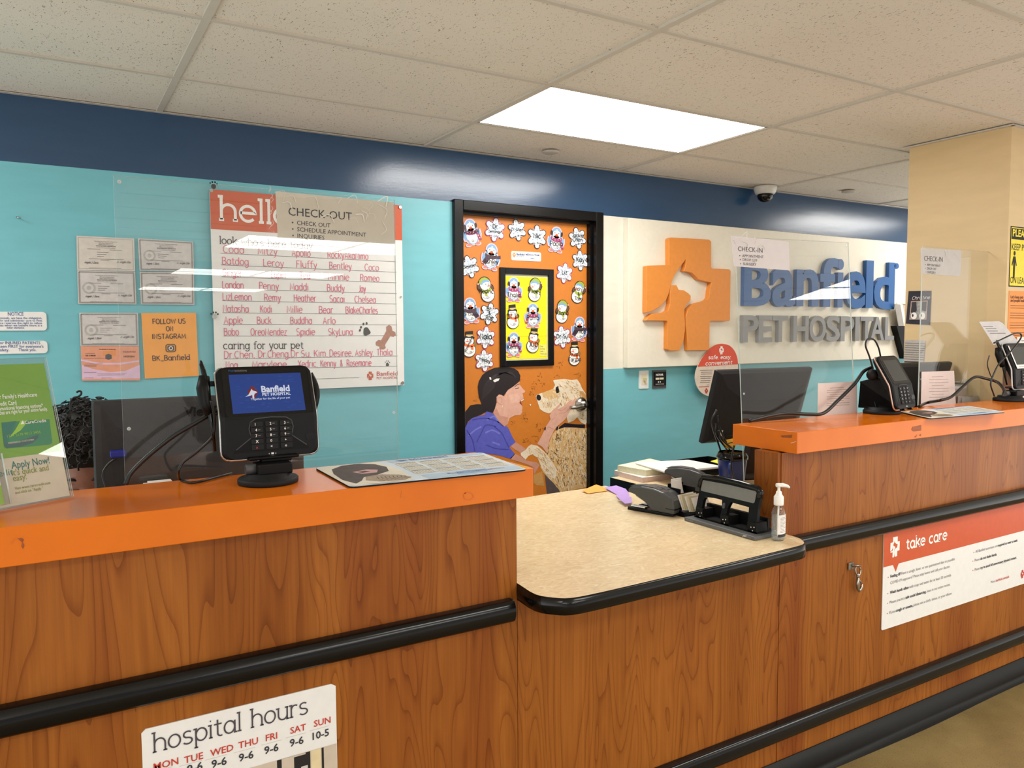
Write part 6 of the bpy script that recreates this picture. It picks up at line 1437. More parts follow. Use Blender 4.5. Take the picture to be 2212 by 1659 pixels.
# ================================================================ MONITORS
def monitor(loc, yaw, tilt, w, h, zb, lab, word=None, sticker=False):
    t = thing('computer_monitor', lab, 'monitor', loc, yaw, 'black computer monitors')
    ct, st = math.cos(tilt), math.sin(tilt)
    def P(x, y, n): return Vector((x, -y * st - n * ct, zb + y * ct - n * st))     # n: out of the back, towards the customers
    m = MB(); rows = []
    for n_, k in ((-.012, 1.0), (.006, 1.0), (.012, .985), (.02, .93)):
        a = w / 2 * k; d = h / 2 * (1 - k); rows.append([P(-a, d, n_), P(a, d, n_), P(a, h - d, n_), P(-a, h - d, n_)])
    rows += [[P(-w * .40, h * .12, .034), P(w * .40, h * .12, .034), P(w * .40, h * .80, .030), P(-w * .40, h * .80, .030)], [P(-w * .22, h * .16, .044), P(w * .22, h * .16, .044), P(w * .22, h * .62, .044), P(-w * .22, h * .62, .044)]]
    m.grid(rows, M('monitor_back_grey', (52, 52, 54), .5, var=.1, spec=.3) if word else M('monitor_back', (28, 28, 30), .5, var=.1, spec=.3), True, False, True); hs_ = m.build('housing', t, local=True, bevel=.004)
    class BF(Frame):
        def __init__(s): s.o = P(0, 0, 0)
        def p(s, a, b, c=0): return P(a, b, c)
    F = BF(); m = MB(); m.face([P(w / 2 - .012, .014, -.0126), P(-w / 2 + .012, .014, -.0126), P(-w / 2 + .012, h - .014, -.0126), P(w / 2 - .012, h - .014, -.0126)], M('lcd_dark', (30, 34, 40), .15)); m.build('screen', t, local=True)
    m = MB()
    for k in range(5): m.flat([(-.1, h * .845 + k * .006), (.1, h * .845 + k * .006), (.1, h * .848 + k * .006), (-.1, h * .848 + k * .006)], F, BLACKG, .0)
    for x in (-.12, .12): m.flat([(x - .03, h * .68), (x + .03, h * .68), (x + .03, h * .705), (x - .03, h * .705)], F, BLACKG, .0328)
    if word: type_(m, F, word, -.055, h * .85, None, M('moulded_word', (4, 4, 4), .3, spec=.2), .03, width=.15, lift=.0295)
    if sticker: m.flat([(-.205, h * .13), (-.15, h * .13), (-.15, h * .21), (-.205, h * .21)], F, PAPER, .0362); m.flat([(-.185, h * .15), (-.155, h * .15), (-.155, h * .19), (-.185, h * .19)], F, GREYT, .0367)
    m.build('vent', hs_, local=True)
    m = MB(); m.grid([[(-.03, -.02, .01), (.03, -.02, .01), (.03, .02, .01), (-.03, .02, .01)], [P(-.028, h * .45, .042), P(.028, h * .45, .042), P(.028, h * .45, .01), P(-.028, h * .45, .01)]], BLACKM, True, False, True); m.build('stand_neck', t, local=True)
    m = MB(); m.lathe([(.001, 0), (.11, 0), (.112, .004), (.108, .010), (.03, .018), (.001, .018)], (0, 0, 0), BLACKM, 32, 1.1, .68); m.build('stand_base', t, local=True)
    return t
monitor((.36, 2.235, .84), R(0), R(2), .535, .330, 1.345 - .33 - .84, 'black monitor back seen through the left screen behind the left terminal', word='ViewSonic')
monitor((2.653, 2.392, ZB), R(-5.1), R(17.1), .54, .330, 1.034 - ZB, 'black monitor back tilted forward behind the blue mug and the right screen', sticker=True)
monitor((3.525, 2.255, ZB), R(-3), R(17), .53, .330, 1.04 - ZB, 'black monitor back behind the middle payment terminal')
for k, (a, b, c) in enumerate((((1548, 885), (1538, 915), (1556, 972)), ((1546, 915), (1548, 940), (1572, 975)), ((1552, 930), (1560, 950), (1590, 978)), ((1550, 897), (1556, 928), (1577, 974)))):
    cable([atY(*a, 2.285), atY(*b, 2.29), atY(*c, 2.349 + k * .007), atY(c[0] + 6, c[1] + 30, 2.36 + k * .007)], .0042, '%s of four black cables dropping from the tilted monitor behind the blue mug' % ('leftmost', 'second', 'third', 'rightmost')[k])['group'] = 'cables of the tilted monitor'
cable(cY([(1586, 962), (1581, 985), (1580, 1010), (1584, 1030), (1594, 1046)], 2.18), .0038, 'black cable hanging in front of the blue mug')
cable([atY(250, 990, 2.16), atY(232, 1005, 2.16), atY(222, 1025, 2.15), atY(228, 1050, 2.14), atY(232, 1070, 2.14)], .003, 'thin dark cable behind the left monitor stand')
m = MB(); P = atY(255, 980, 2.17); m.box(P, (.036, .03, .016), M('plug_blue', (30, 40, 150), .4)); tag(m.build('monitor_plug', bevel=.003), 'blue monitor plug behind the left screen', 'plug')

# ================================================================ THINGS ON THE DESKS
# blue travel mug
t = thing('travel_mug', 'big blue travel mug with black lid on the staff desk', 'mug', (2.435, 2.28, ZB))
m = MB(); m.lathe([(.001, 0), (.046, 0), (.049, .004), (.060, .115), (.0605, .122), (.001, .122)], (2.435, 2.28, ZB), M('mug_blue', (22, 44, 112), .3, var=.08)); m.build('cup', t)
m = MB(); m.lathe([(.0615, .114), (.064, .116), (.064, .128), (.060, .134), (.058, .143), (.054, .145), (.05, .138), (.001, .138)], (2.435, 2.28, ZB), BLACKG); m.build('lid', t)
m = MB(); hp = [Vector((2.435 - .045, 2.28 - .036, ZB + .105)), Vector((2.435 - .075, 2.28 - .062, ZB + .104)), Vector((2.435 - .080, 2.28 - .066, ZB + .07)), Vector((2.435 - .065, 2.28 - .053, ZB + .03)), Vector((2.435 - .04, 2.28 - .033, ZB + .015))]
m.tube(spline(hp, 5), .010, M('mug_blue', (22, 44, 112), .3), 8); m.build('handle', t)
# books and papers at the desk's far left corner
def stackbox(name, pts, z0, z1, m_, lab, cat, side=None, extra=None):
    m = MB(); F = Frame((0, 0, z1), (1, 0, 0), (0, 1, 0)); m.prism(pts, F, z1 - z0, m_, side, 0)
    if extra: extra(m, F)
    return tag(m.build(name), lab, cat)
def zq(z, *q): return [tuple(atZ(x, y, z)[:2]) for x, y in q]
CRB = M('pages_cream', (226, 218, 184), .6, var=.06, scale=120); PKB = M('pages_pink', (216, 192, 184), .6, var=.05, scale=120)
z0 = ZB
stackbox('planner', zq(z0 + .022, (1327, 1016), (1388, 1032), (1470, 1022), (1412, 1000)), z0, z0 + .022, PAPER, 'pink edged spiral planner at the bottom of the desk stack', 'book', PKB)
stackbox('paper_pad', zq(z0 + .048, (1334, 1005), (1396, 1016), (1470, 1006), (1404, 990.5)), z0 + .0225, z0 + .048, M('pad_top', (238, 232, 204), .6), 'cream paper pad on the planner under the loose white sheets', 'paper pad', CRB)
m = MB(); wv = zq(z0 + .056, (1371, 999), (1440, 1020), (1560, 1007), (1487, 993)); F = Frame((0, 0, z0 + .056), (1, 0, 0), (0, 1, 0)); m.prism(wv, F, .003, WHITE, lift=0); m.prism([(a + .004, b - .004) for a, b in wv], F, .004, PAPER, lift=-.0035)
tag(m.build('loose_sheets'), 'fanned white sheets lying on top of the desk stack', 'paper')
tt = zq(z0 + .03, (1440, 1035), (1568, 1012), (1560, 1004), (1450, 1012))
t = thing('letter_tray', 'black letter tray under the white sheets on the staff desk', 'letter tray', (2.60, 2.60, ZB))
m = MB(); X0, X1, Y0, Y1 = 2.475, 2.72, 2.49, 2.70
m.b2((X0, Y0, ZB + .0005), (X1, Y1, ZB + .006), BLACKP); m.b2((X0, Y0, ZB), (X0 + .004, Y1, ZB + .045), BLACKP); m.b2((X1 - .004, Y0, ZB), (X1, Y1, ZB + .045), BLACKP); m.b2((X0 + .004, Y1 - .004, ZB), (X1 - .004, Y1, ZB + .045), BLACKP); m.b2((X0 + .004, Y0, ZB), (X1 - .004, Y0 + .004, ZB + .03), BLACKP); m.build('tray', t)
stackbox('yellow_note', zq(z0 + .05, (1535, 996), (1565, 1004), (1568, 994), (1556, 990)), z0 + .047, z0 + .05, M('note_yellow', (240, 236, 70), .6), 'bright yellow paper note beside the blue mug', 'note')
FAm = Frame((0, 2.335, 0)); m = MB(); m.prism([FAm.px(*q) for q in ((1557, 952), (1600, 944), (1586, 970), (1568, 968))], FAm, .001, M('note_amber', (244, 186, 60), .6), lift=0); m.ribbon([FAm.px(1572, 958), FAm.px(1584, 955)], FAm, .004, INK, .0005)
tag(m.build('amber_note'), 'amber yellow paper hanging from the tilted monitor above the blue mug', 'note')
# barcode scanner
t = thing('barcode_scanner', 'grey barcode scanner with red light on the staff desk', 'barcode scanner', (2.365, 2.38, ZB))
b0 = atZ(1452, 1042, ZB + .05); b1 = atZ(1490, 1040, ZB + .035)
m = MB(); m.tube([atY(1455, 1028, 2.44), atY(1466, 1030, 2.42), atY(1480, 1038, 2.39), atY(1490, 1046, 2.36)], [.016, .022, .022, .010], M('scanner_grey', (150, 150, 152), .3), 12); m.build('head', t)
m = MB(); P = atY(1474, 1029, 2.39); m.ball(P + Vector((0, -.008, .008)), (.006, .004, .005), glow('scan_red', (255, 40, 30), 1.5)); m.build('red_light', t)
m = MB(); m.tube([atY(1478, 1040, 2.39), atY(1480, 1050, 2.385), Vector((2.365, 2.38, ZB + .013))], .008, BLACKP); m.lathe([(.001, 0), (.04, 0), (.04, .008), (.012, .014), (.001, .014)], (2.365, 2.38, ZB + .0008), BLACKP, 20); m.build('stand', t)
# sticky notes lying at the back edge of the beige desk
def note(q, mt, lab, lift):
    m = MB(); pts = [atZ(x, y, ZD + lift) for x, y in q]; pts[0].z += .006; pts[-1].z += .003
    m.face(pts, mt); m.face([p - Vector((0, 0, .0008)) for p in pts][::-1], mt); 
    return tag(m.build('sticky_note'), lab, 'sticky note', 'sticky notes on the beige desk')
PUR = M('note_purple', (186, 152, 222), .6, var=.04); ORN = M('note_orange', (248, 172, 78), .6, var=.04)
note([(1258, 1062), (1270, 1066), (1312, 1060), (1301, 1051), (1288, 1048)], ORN, 'orange sticky note curling at the back edge of the beige desk', .003)
note([(1306, 1056), (1330, 1067), (1356, 1062), (1352, 1056), (1331, 1050)], PUR, 'purple sticky note farthest back on the beige desk beside the orange one', .003)
note([(1330, 1068), (1336, 1076), (1360, 1074), (1358, 1064)], PUR, 'middle purple sticky note left of the stapler', .007)
note([(1331, 1075), (1350, 1088), (1365, 1086), (1364, 1075)], PUR, 'nearest purple sticky note, touching the stapler', .011)

# staplers: profile along their length, seen from the side
def stapler(name, loc, ang, lab, sc=1.0, hollow=True):
    t = thing(name, lab, 'stapler', loc, ang, 'staplers')
    # local: +x nose to tail, z up, y across
    def side(pts, y0, y1, mt, nm, bev=.003):
        m = MB(); fr = Frame((0, y0, 0)); m.prism([(a * sc, b * sc) for a, b in pts], fr, y1 - y0, mt, lift=0); return m.build(nm, t, local=True, bevel=bev)
    side([(.0, .0), (.155, .0), (.192, .004), (.192, .010), (.0, .012)], -.019, .019, BLACKP, 'base')
    side([(.010, .0125), (.07, .0125), (.07, .0165), (.010, .0165)], -.012, .012, SILVER, 'anvil', .001)
    side([(.105, .012), (.192, .010), (.196, .03), (.192, .058), (.178, .068), (.150, .082), (.11, .092), (.06, .094), (.02, .088), (.004, .078), (.004, .066), (.03, .060), (.075, .038)], -.021, .021, M('stapler_grey', (66, 68, 70), .32, var=.06), 'upper_arm', .005)
    side([(.006, .086), (.02, .092), (.06, .098), (.11, .096), (.13, .088), (.11, .090), (.06, .092), (.02, .087)], -.015, .015, GREYP, 'top_cap', .001)
    side([(.03, .061), (.078, .037), (.080, .031), (.030, .052)], -.010, .010, M('magazine_pale', (206, 196, 176), .4), 'magazine', .001)
    side([(.160, .026), (.1966, .026), (.1966, .030), (.160, .030)], -.0214, .0214, BLACKG, 'slot', 0)
    return t
P0 = atZ(1353, 1100, ZD); P1 = atZ(1443, 1116, ZD); d = (P1 - P0); an = math.atan2(d.y, d.x)
stapler('stapler', (P0.x + .018, P0.y, ZD), an, 'dark grey stapler nearest the beige desk middle, beside the purple notes')
stapler('stapler', (P0.x + .074, P0.y + .005, ZD), an - .05, 'dark stapler just right of the front stapler, against it', .92)
P2 = atZ(1430, 1058, ZB)
stapler('stapler', (max(2.155, P2.x), P2.y, ZB), an + .08, 'largest black stapler at the back, left of the hole punch', 1.05)
# black card box with napkins
t = thing('card_box', 'black open box of paper slips between staplers and hole punch', 'box', (1.93, 2.02, ZD))
m = MB(); bx0, bx1, by0, by1 = 1.915, 1.988, 2.035, 2.10
for a, b in (((bx0, by0, ZD), (bx1, by1, ZD + .003)), ((bx0, by0, ZD), (bx0 + .003, by1, ZD + .085)), ((bx1 - .003, by0, ZD), (bx1, by1, ZD + .085)), ((bx0, by0, ZD), (bx1, by0 + .003, ZD + .07)), ((bx0, by1 - .003, ZD), (bx1, by1, ZD + .095))): m.b2(a, b, BLACKP)
m.build('box', t)
for k in range(3):
    m = MB(); m.box((1.94 + .006 * k, 2.075 + .012 * k, ZD + .075 + .006 * k), (.05, .0015, .05), PAPER, Matrix.Rotation(R(-18 + 14 * k), 3, 'X')); tag(m.build('paper_slip'), 'white paper slip standing in the black box behind the second stapler', 'paper slip', 'paper slips in the black box')
t = thing('card_tray', 'black slanted tray holding beige cards beside the hole punch', 'card tray', (1.94, 1.985, ZD))
m = MB(); m.grid([[(1.88, 2.015, ZD), (1.985, 2.015, ZD), (1.985, 1.955, ZD), (1.88, 1.955, ZD)], [(1.885, 2.012, ZD + .02), (1.982, 2.012, ZD + .03), (1.982, 1.958, ZD + .018), (1.885, 1.958, ZD + .012)]], BLACKP, True, False, True); m.build('tray', t)
for k in range(7):
    m = MB(); a = R(38 + 3 * k); m.box((1.918 + .004 * k, 1.999 - .007 * k, ZD + .050 - .001 * k), (.075, .0016, .055), [PAPER, M('card_beige', (220, 208, 178), .6), M('card_khaki', (190, 180, 150), .6)][k % 3], Matrix.Rotation(R(-24), 3, 'X') @ Matrix.Rotation(.06 * (k % 3 - 1), 3, 'Y')); tag(m.build('beige_card'), 'beige card leaning in the slanted tray left of the hole punch', 'card', 'beige cards in the slanted tray')

# hole punch
hp = thing('hole_punch', 'large black three hole punch with grey panel on the beige desk', 'hole punch', (1.90, 1.78, ZD))
XP = 1.885
FH2 = Frame((XP, 0, 0), (0, -1, 0))
ca, sa = math.cos(R(12)), math.sin(R(12))
class Lean(Frame):
    def __init__(s): s.o = Vector((XP, 0, ZD)); s.u = Vector((0, -1, 0)); s.v = Vector((sa, 0, ca)); s.n = Vector((-ca, 0, sa))
FLn = Lean()
s9 = 7.5417
def p9(x, y): return FLn.px(1480 + x / s9, 960 + y / s9)
def outl(pts): return [p9(*q) for q in pts]
m = MB()
m.prism(outl([(300, 515), (330, 510), (600, 555), (900, 625), (1190, 712), (1240, 750), (1238, 800), (1180, 1060), (1060, 1030), (900, 985), (740, 940), (600, 905), (460, 870), (320, 855), (215, 845), (250, 600), (270, 545)]), FLn, .012, BLACKP, lift=.0)
m.prism(outl([(215, 840), (330, 860), (300, 900), (255, 1130), (225, 1165), (160, 1115)]), FLn, .012, BLACKP, lift=0)
m.prism(outl([(600, 900), (740, 940), (690, 1040), (650, 1250), (565, 1205), (600, 1040)]), FLn, .012, BLACKP, lift=0)
m.prism(outl([(1040, 1020), (1185, 1055), (1150, 1400), (1000, 1350), (1030, 1180)]), FLn, .012, BLACKP, lift=0)
m.tube([FLn.p(*p9(*q), 0.0) for q in ((235, 700), (262, 570), (300, 520), (600, 560), (900, 630), (1190, 716), (1232, 765), (1215, 880))], .009, BLACKG, 10)
lv_ = m.build('lever', hp)
m = MB(); m.flat(outl([(268, 610), (300, 582), (700, 655), (1150, 762), (1168, 790), (1135, 945), (1110, 958), (260, 755)]), FLn, M('punch_grey', (122, 122, 118), .45, var=.04), .001); m.build('grey_panel', lv_)
m = MB(); m.prism(outl([(625, 965), (640, 950), (655, 955), (660, 970), (650, 1040), (635, 1045), (615, 1035)]), FLn, .004, GREYP, lift=.004); m.build('latch', lv_)
m = MB()
for y0 in (1.905, 1.79, 1.675):
    for dz in (0,): m.prism([(-y0 - .018, .012), (-y0 + .018, .012), (-y0 + .014, .045), (-y0 - .014, .045)], Frame((XP - .004, 0, ZD), (0, -1, 0)), .05, BLACKP, lift=0)
m.b2((XP - .004, 1.655, ZD + .012), (XP + .075, 1.93, ZD + .018), BLACKP)
m.b2((XP + .05, 1.66, ZD + .018), (XP + .058, 1.925, ZD + .055), BLACKP); m.build('punch_head', hp)
m = MB()
for y0 in (1.90, 1.79, 1.672):
    for dx, dz in ((-.006, .032), (.006, .03), (0, .02)): m.ball((XP - .005, y0 + dx, ZD + dz), .0028, SILVER, 8, 6)
m.build('rivet', hp)
m = MB(); m.b2((XP - .035, 1.637, ZD + .0005), (XP + .085, 1.945, ZD + .0125), M('punch_base_grey', (96, 98, 100), .4, var=.05)); o = m.build('base_tray', hp, bevel=.002)
m = MB(); FBt = Frame((XP - .0352, 0, 0), (0, -1, 0)); type_(m, FBt, 'swingline', -1.935, ZD + .004, .009, M('print_midgrey2', (150, 150, 150), .5), .01, lift=.0004); m.build('maker_print', hp); m = MB(); type_(m, FBt, 'JAM', -1.685, ZD + .004, .009, WHITEINK, .01, lift=.0004, shear=.2); type_(m, FBt, 'FREE', -1.665, ZD + .004, .007, M('print_midgrey2', (150, 150, 150), .5), lift=.0004); m.build('printed_mark', hp)
# hand sanitizer pump bottle
sx_, sy_ = 1.927, 1.612
bt = thing('pump_bottle', 'clear hand sanitizer bottle with white pump on the beige desk corner', 'pump bottle', (sx_, sy_, ZD))
GEL = clear('clear_gel', (.93, .95, .95, 1), 1.2, 0, .03)
ax = Matrix.Rotation(R(30), 3, 'Z')
prof = [(.001, .0005), (.028, .0005), (.0315, .004), (.0315, .082), (.028, .094), (.018, .104), (.0125, .108), (.0125, .114)]
m = MB(); m.lathe(prof, (sx_, sy_, ZD), GEL, 32, 1.0, .66, ax, cap=False); bo_ = m.build('bottle', bt)
m = MB(); m.lathe([(.001, .002), (.026, .003), (.0295, .006), (.0295, .075), (.001, .075)], (sx_, sy_, ZD), clear('gel_body', (.95, .965, .97, 1), .4, .02, .12), 28, 1, .62, ax, cap=False)
rb = random.Random(2)
for k in range(34): q = ax @ Vector((rb.uniform(-.02, .02), rb.uniform(-.012, .012), 0)); m.ball((sx_ + q.x, sy_ + q.y, ZD + rb.uniform(.008, .06)), rb.uniform(.0007, .0016), M('bubble_white', (230, 236, 238), .2), 6, 4)
m.build('gel', bt)
LB = M('label_white', (232, 230, 226), .5)
m = MB(); 
def bw_(a, z): q = ax @ Vector((.0319 * math.cos(a), .0319 * .66 * math.sin(a), 0)); return Vector((sx_ + q.x, sy_ + q.y, ZD + z))
aa = [R(-172 + 6 * k) for k in range(17)]
m.grid([[bw_(a, z) for a in aa] for z in (.020, .082)], LB, False, True); m.grid([[bw_(a, z) + (bw_(a, z) - Vector((sx_, sy_, ZD + z))) * .01 for a in aa[1:]] for z in (.0135, .0225)], INK, False, True)
for k in range(11):
    z = .028 + .0045 * k; m.grid([[bw_(a, zz) + (bw_(a, zz) - Vector((sx_, sy_, ZD + zz))) * .01 for a in aa[4:14 - (k % 3) * 2]] for zz in (z, z + .0011)], GREYT, False, True)
m.build('label', bo_)
m = MB(); PW = M('pump_white', (240, 239, 236), .35, var=.01)
m.lathe([(.001, .108), (.0145, .108), (.0148, .112), (.0148, .134), (.0135, .136), (.0095, .142), (.008, .150), (.0062, .152), (.0045, .153), (.0045, .166), (.008, .167), (.008, .172), (.001, .174)], (sx_, sy_, ZD), PW, 24); dv = Vector((.86, -.5, 0)).normalized()
m.tube([Vector((sx_, sy_, ZD + .170)) - dv * .009, Vector((sx_, sy_, ZD + .170)) + dv * .012, Vector((sx_, sy_, ZD + .167)) + dv * .026, Vector((sx_, sy_, ZD + .162)) + dv * .033], [.006, .0065, .005, .003], PW, 10); pu_ = m.build('pump', bt)
m = MB(); m.tube([Vector((sx_, sy_, ZD + .108)), Vector((sx_ - .004, sy_, ZD + .03))], .0028, PW, 8); m.build('dip_tube', pu_)

# acrylic trays with papers by the rightmost terminal
t = thing('acrylic_tray', 'clear acrylic tray holding papers behind the right orange top', 'tray', (3.66, 2.045, .866))
qa = atY(2062, 824, 2.015); qb = atY(2150, 826, 2.015); zb_ = 1.09
m = MB(); m.prism([(qa.x, zb_), (qb.x, zb_), (qb.x, qa.z), (qa.x, qa.z)], Frame((0, 2.015, 0)), .003, ACRYL2, EDGE, 0); m.prism([(qa.x, zb_), (qb.x, zb_), (qb.x, qa.z), (qa.x, qa.z)], Frame((0, 2.075, 0)), .003, ACRYL2, EDGE, 0); m.b2((qa.x, 2.015, zb_ - .003), (qb.x, 2.075, zb_), ACRYL2); m.b2((qa.x, 2.02, ZB + .001), (qa.x + .1, 2.07, zb_ - .004), GREYP); m.build('tray', t)
rr = random.Random(9)
for k in range(4):
    m = MB(); y = 2.024 + .012 * k; c = Vector(((qa.x + qb.x) / 2 + rr.uniform(-.03, .03), y, zb_ + .055)); m.box(c, (.17, .0015, .1), [PAPER, M('sheet_blush', (222, 206, 200), .6), GREYT, PAPER][k], Matrix.Rotation(rr.uniform(-.12, .12), 3, 'Y'))
    tag(m.build('filed_sheet'), 'sheet of paper standing in the clear acrylic tray by the pillar', 'paper', 'sheets in the acrylic tray')
FW = Frame((0, 1.885, 0)); m = MB(); q = [FW.px(*p) for p in ((2115, 695), (2158, 694), (2166, 698), (2206, 745), (2146, 745))]
m.prism(q[::-1], FW, .001, M('sheet_cool', (200, 198, 198), .6), lift=0)
for k, (a, b, y) in enumerate(((2124, 2145, 705), (2129, 2152, 710), (2133, 2155, 715), (2138, 2172, 720))): m.ribbon([FW.px(a, y), FW.px(b, y)], FW, .003, M('ink_faint', (176, 164, 160), .7) if k > 9 else GREYT, .0005)
m.ribbon([FW.px(2170, 745), FW.px(2172, 800)], FW, .004, EDGE, .0); 
tag(m.build('slanted_card'), 'slanted grey printed card rising above the rightmost terminal', 'card')
FW2 = Frame((0, 1.893, 0)); m = MB(); q = [FW2.px(*p) for p in ((2197, 728), (2260, 728), (2260, 865), (2203, 865))]; m.prism(q, FW2, .001, PAPER, lift=0)
for k in range(7): m.ribbon([FW2.px(2206, 736 + k * 8), FW2.px(2250, 736 + k * 8)], FW2, .003, GREYT, .0005)
tag(m.build('printed_sheet'), 'white printed sheet behind the rightmost terminal at the picture edge', 'paper')
m = MB(); m.b2((1.03, 2.62, 0), (1.2, 2.86, .36), M('bin_blue', (34, 34, 110), .4)); 
P = atY(1118, 1066, 2.75); P2 = atY(1139, 1066, 2.75)
m = MB(); bz = P.z
F = Frame((0, 0, 0), (1, 0, 0), (0, 1, 0)); m.lathe([(.001, 0), (.12, 0), (.135, .36), (.15, .66), (.15, bz + .02), (.14, bz + .02), (.13, .1), (.001, .1)], (P2.x - .15, 2.75, 0), M('bin_blue', (34, 34, 110), .4), 28)
tag(m.build('waste_bin'), 'dark blue bin peeping out between the left counter and the beige desk', 'bin')
m = MB(); P = atZ(325, 1048, ZL); m.box((.215, 1.96, ZL - .004), (.05, .03, .006), PAPER); m.box((.19, 1.955, ZL - .006), (.02, .02, .006), WHITE); tag(m.build('label_slip', loc=(.215, 1.96, ZL - .012)), 'small white label at the back edge of the left orange top', 'label')

# ================================================================ PERSON behind the left counter
px_, py_ = .110, 2.60
HC = Vector((.085, 2.62, 1.055))          # between the eyes
pn = thing('person', 'seated person with big dark curly hair, mostly hidden behind the left monitor', 'person', (px_, 2.72, .46))
SKIN = M('skin', (150, 104, 88), .5, var=.06, scale=60); SHIRT = M('shirt_navy', (40, 48, 72), .8)
bm = MB()
ROT = Matrix.Rotation(R(-14), 3, 'Z') @ Matrix.Rotation(R(18), 3, 'X')   # looking down
def hd_(x, y, z): return HC + ROT @ Vector((x, y, z))
bm.ball(hd_(0, .085, .025), (.076, .098, .100), SKIN, 24, 16, ROT); bm.ball(hd_(0, .055, -.05), (.060, .068, .072), SKIN, 20, 12, ROT); bm.ball(hd_(0, .022, -.092), (.030, .026, .026), SKIN, 14, 10, ROT)
bm.tube([hd_(0, -.004, .006), hd_(0, -.022, -.028), hd_(0, -.028, -.042)], [.008, .012, .015], SKIN, 10); bm.ball(hd_(.012, -.014, -.044), .010, SKIN); bm.ball(hd_(-.012, -.014, -.044), .010, SKIN)
for s in (-1, 1):
    bm.ball(hd_(s * .033, .008, .022), (.026, .014, .009), SKIN, 12, 8, ROT); bm.ball(hd_(s * .045, .014, -.03), (.024, .022, .022), SKIN, 12, 8); bm.ball(hd_(s * .076, .09, -.02), (.010, .02, .032), SKIN, 12, 8, ROT); bm.ball(hd_(s * .032, .006, .0), (.018, .012, .011), SKIN, 12, 8, ROT)
bm.ball(hd_(0, -.002, -.070), (.026, .012, .007), SKIN, 14, 8, ROT); bm.ball(hd_(0, .0, -.080), (.023, .012, .008), SKIN, 14, 8, ROT)
nb = Vector((px_, 2.76, .92))
bm.tube([hd_(0, .09, -.06), nb + Vector((0, -.02, .06)), nb], [.056, .052, .062], SKIN, 16)
bm.tube([nb + Vector((0, 0, .02)), nb + Vector((0, .0, -.05)), nb + Vector((0, .0, -.2)), nb + Vector((0, 0, -.36)), nb + Vector((0, -.02, -.46))], [.07, .13, .145, .135, .15], SKIN, 18)
for s in (-1, 1):
    bm.tube([nb + Vector((s * .10, 0, -.02)), nb + Vector((s * .18, -.01, -.04)), nb + Vector((s * .22, -.06, -.2)), nb + Vector((s * .23, -.12, -.3))], [.06, .055, .046, .042], SKIN, 14)
    bm.tube([nb + Vector((s * .23, -.12, -.3)), nb + Vector((s * .19, -.20, -.34)), nb + Vector((s * .15, -.27, -.36))], [.042, .034, .025], SKIN, 12)
    wr_ = nb + Vector((s * .15, -.27, -.362)); hb0 = wr_ + Vector((-s * .01, -.05, .002)); bm.ball(hb0, (.036, .05, .016), SKIN, 14, 8)
    for f in range(4):
        bx_ = hb0 + Vector(((f - 1.5) * .018, -.04, 0)); L_ = (.058, .07, .066, .052)[f]
        bm.tube([bx_, bx_ + Vector((0, -L_ * .5, .006)), bx_ + Vector((0, -L_, -.006))], [.009, .0085, .007], SKIN, 8)
    bm.tube([hb0 + Vector((-s * .03, .02, 0)), hb0 + Vector((-s * .05, -.01, .0)), hb0 + Vector((-s * .055, -.035, -.002))], [.011, .010, .008], SKIN, 8)
    bm.tube([nb + Vector((s * .07, -.02, -.44)), nb + Vector((s * .10, -.18, -.43)), nb + Vector((s * .11, -.34, -.44)), nb + Vector((s * .11, -.34, -.6)), nb + Vector((s * .11, -.32, -.87))], [.085, .075, .058, .05, .035], SKIN, 14)
    bm.ball(nb + Vector((s * .11, -.34, -.885)), (.042, .11, .032), SKIN, 14, 8)
body_o = bm.build('body', pn)
md = body_o.modifiers.new('r', 'REMESH'); md.mode = 'VOXEL'; md.voxel_size = .006; md.use_smooth_shade = True
sm_ = body_o.modifiers.new('s', 'SMOOTH'); sm_.factor = .5; sm_.iterations = 4
bpy.context.view_layer.update()
me2 = bpy.data.meshes.new_from_object(body_o.evaluated_get(bpy.context.evaluated_depsgraph_get()))
body_o.modifiers.clear(); body_o.data = me2
if not me2.materials: me2.materials.append(SKIN)
m = MB(); m.tube([nb + Vector((0, -.01, .045)), nb + Vector((0, .0, -.0)), nb + Vector((0, .0, -.06)), nb + Vector((0, .0, -.2)), nb + Vector((0, 0, -.36)), nb + Vector((0, -.02, -.48))], [.066, .10, .145, .158, .148, .165], SHIRT, 22)
for s in (-1, 1): m.tube([nb + Vector((s * .08, 0, -.015)), nb + Vector((s * .18, -.01, -.035)), nb + Vector((s * .21, -.045, -.15)), nb + Vector((s * .222, -.07, -.2))], [.068, .068, .06, .058], SHIRT, 16)
m.build('shirt', pn)
HAIR = M('hair_black', (20, 16, 16), .5, var=.3)
m = MB()
for s in (-1, 1):
    m.tube([hd_(s * .016, -.004, .028), hd_(s * .033, -.008, .034), hd_(s * .056, .008, .026)], [.0035, .0045, .002], HAIR, 8)
    m.tube([hd_(s * .016, -.006, -.002), hd_(s * .032, -.010, -.005), hd_(s * .05, .004, .0)], [.0022, .003, .0018], HAIR, 8)
m.build('eyebrow', pn)
m = MB(); rh = random.Random(11); HO = hd_(0, .10, .115)
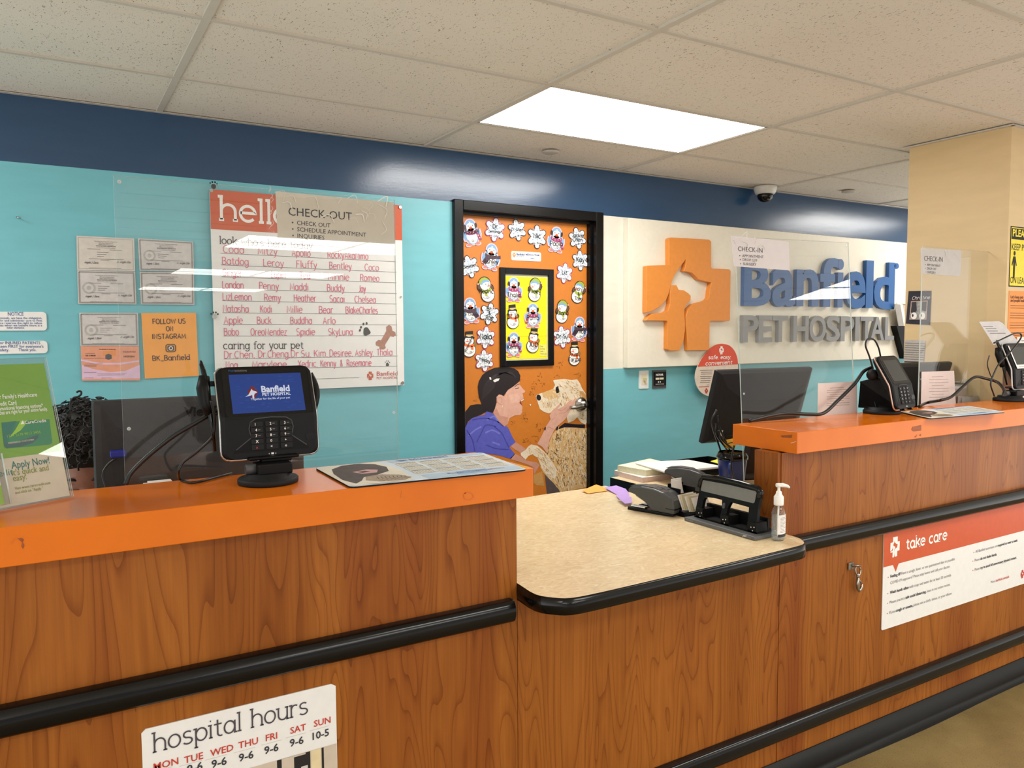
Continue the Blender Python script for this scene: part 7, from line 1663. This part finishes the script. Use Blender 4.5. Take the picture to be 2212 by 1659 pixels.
m.ball(HO, (.125, .115, .105), HAIR, 20, 14, ROT); m.ball(hd_(.0, .14, .03), (.11, .085, .12), HAIR, 20, 14, ROT)
for k in range(430):
    a = rh.uniform(0, 2 * PI); b = rh.uniform(-.45, 1.5); d = Vector((math.cos(a) * math.cos(b), math.sin(a) * math.cos(b), math.sin(b)))
    st_ = HO + Vector((d.x * .112, d.y * .104, d.z * .095))
    loc_ = ROT.transposed() @ (st_ - HC)
    if loc_.y < .03 and loc_.z < .055: continue
    t1 = d.orthogonal().normalized(); t2 = d.cross(t1); r_ = rh.uniform(.008, .015); turns = rh.uniform(1.2, 2.2); L_ = rh.uniform(.02, .055); pts = []
    for i in range(13):
        w = i / 12; pts.append(st_ + d * (L_ * w) + (t1 * math.cos(w * turns * 6.28) + t2 * math.sin(w * turns * 6.28)) * r_ * (.5 + .5 * w) - Vector((0, 0, .02 * w * w)))
    m.tube(pts, rh.uniform(.0016, .003), HAIR, 5)
c0 = atY(152, 884, 2.6)
m.tube(spline([atY(154, 888, 2.6), atY(152, 870, 2.6), atY(158, 860, 2.6), atY(168, 857, 2.6), atY(175, 852, 2.6), atY(175, 846, 2.6), atY(170, 845, 2.6), atY(165, 848, 2.6)], 6), .0028, HAIR, 6)
m.build('hair', pn)
ch = thing('office_chair', 'dark office chair under the seated person, hidden by the left counter', 'chair', (px_, 2.76, 0))
m = MB(); m.box((px_, 2.74, .36), (.46, .44, .06), BLACKM); m.build('seat', ch, bevel=.02)
m = MB(); m.tube([(px_, 2.74, .06), (px_, 2.74, .34)], .03, BLACKP); m.build('post', ch)
for k in range(5):
    a = 2 * PI * k / 5 + .3; m = MB(); m.tube([(px_, 2.74, .09), (px_ + .27 * math.cos(a), 2.74 + .27 * math.sin(a), .055)], [.022, .015], BLACKP); m.ball((px_ + .28 * math.cos(a), 2.74 + .28 * math.sin(a), .028), .028, BLACKM); m.build('leg', ch)
m = MB(); m.box((px_, 2.985, .62), (.40, .05, .36), BLACKM); m.tube([(px_, 2.94, .34), (px_, 2.985, .46)], .02, BLACKP); m.build('backrest', ch, bevel=.015)
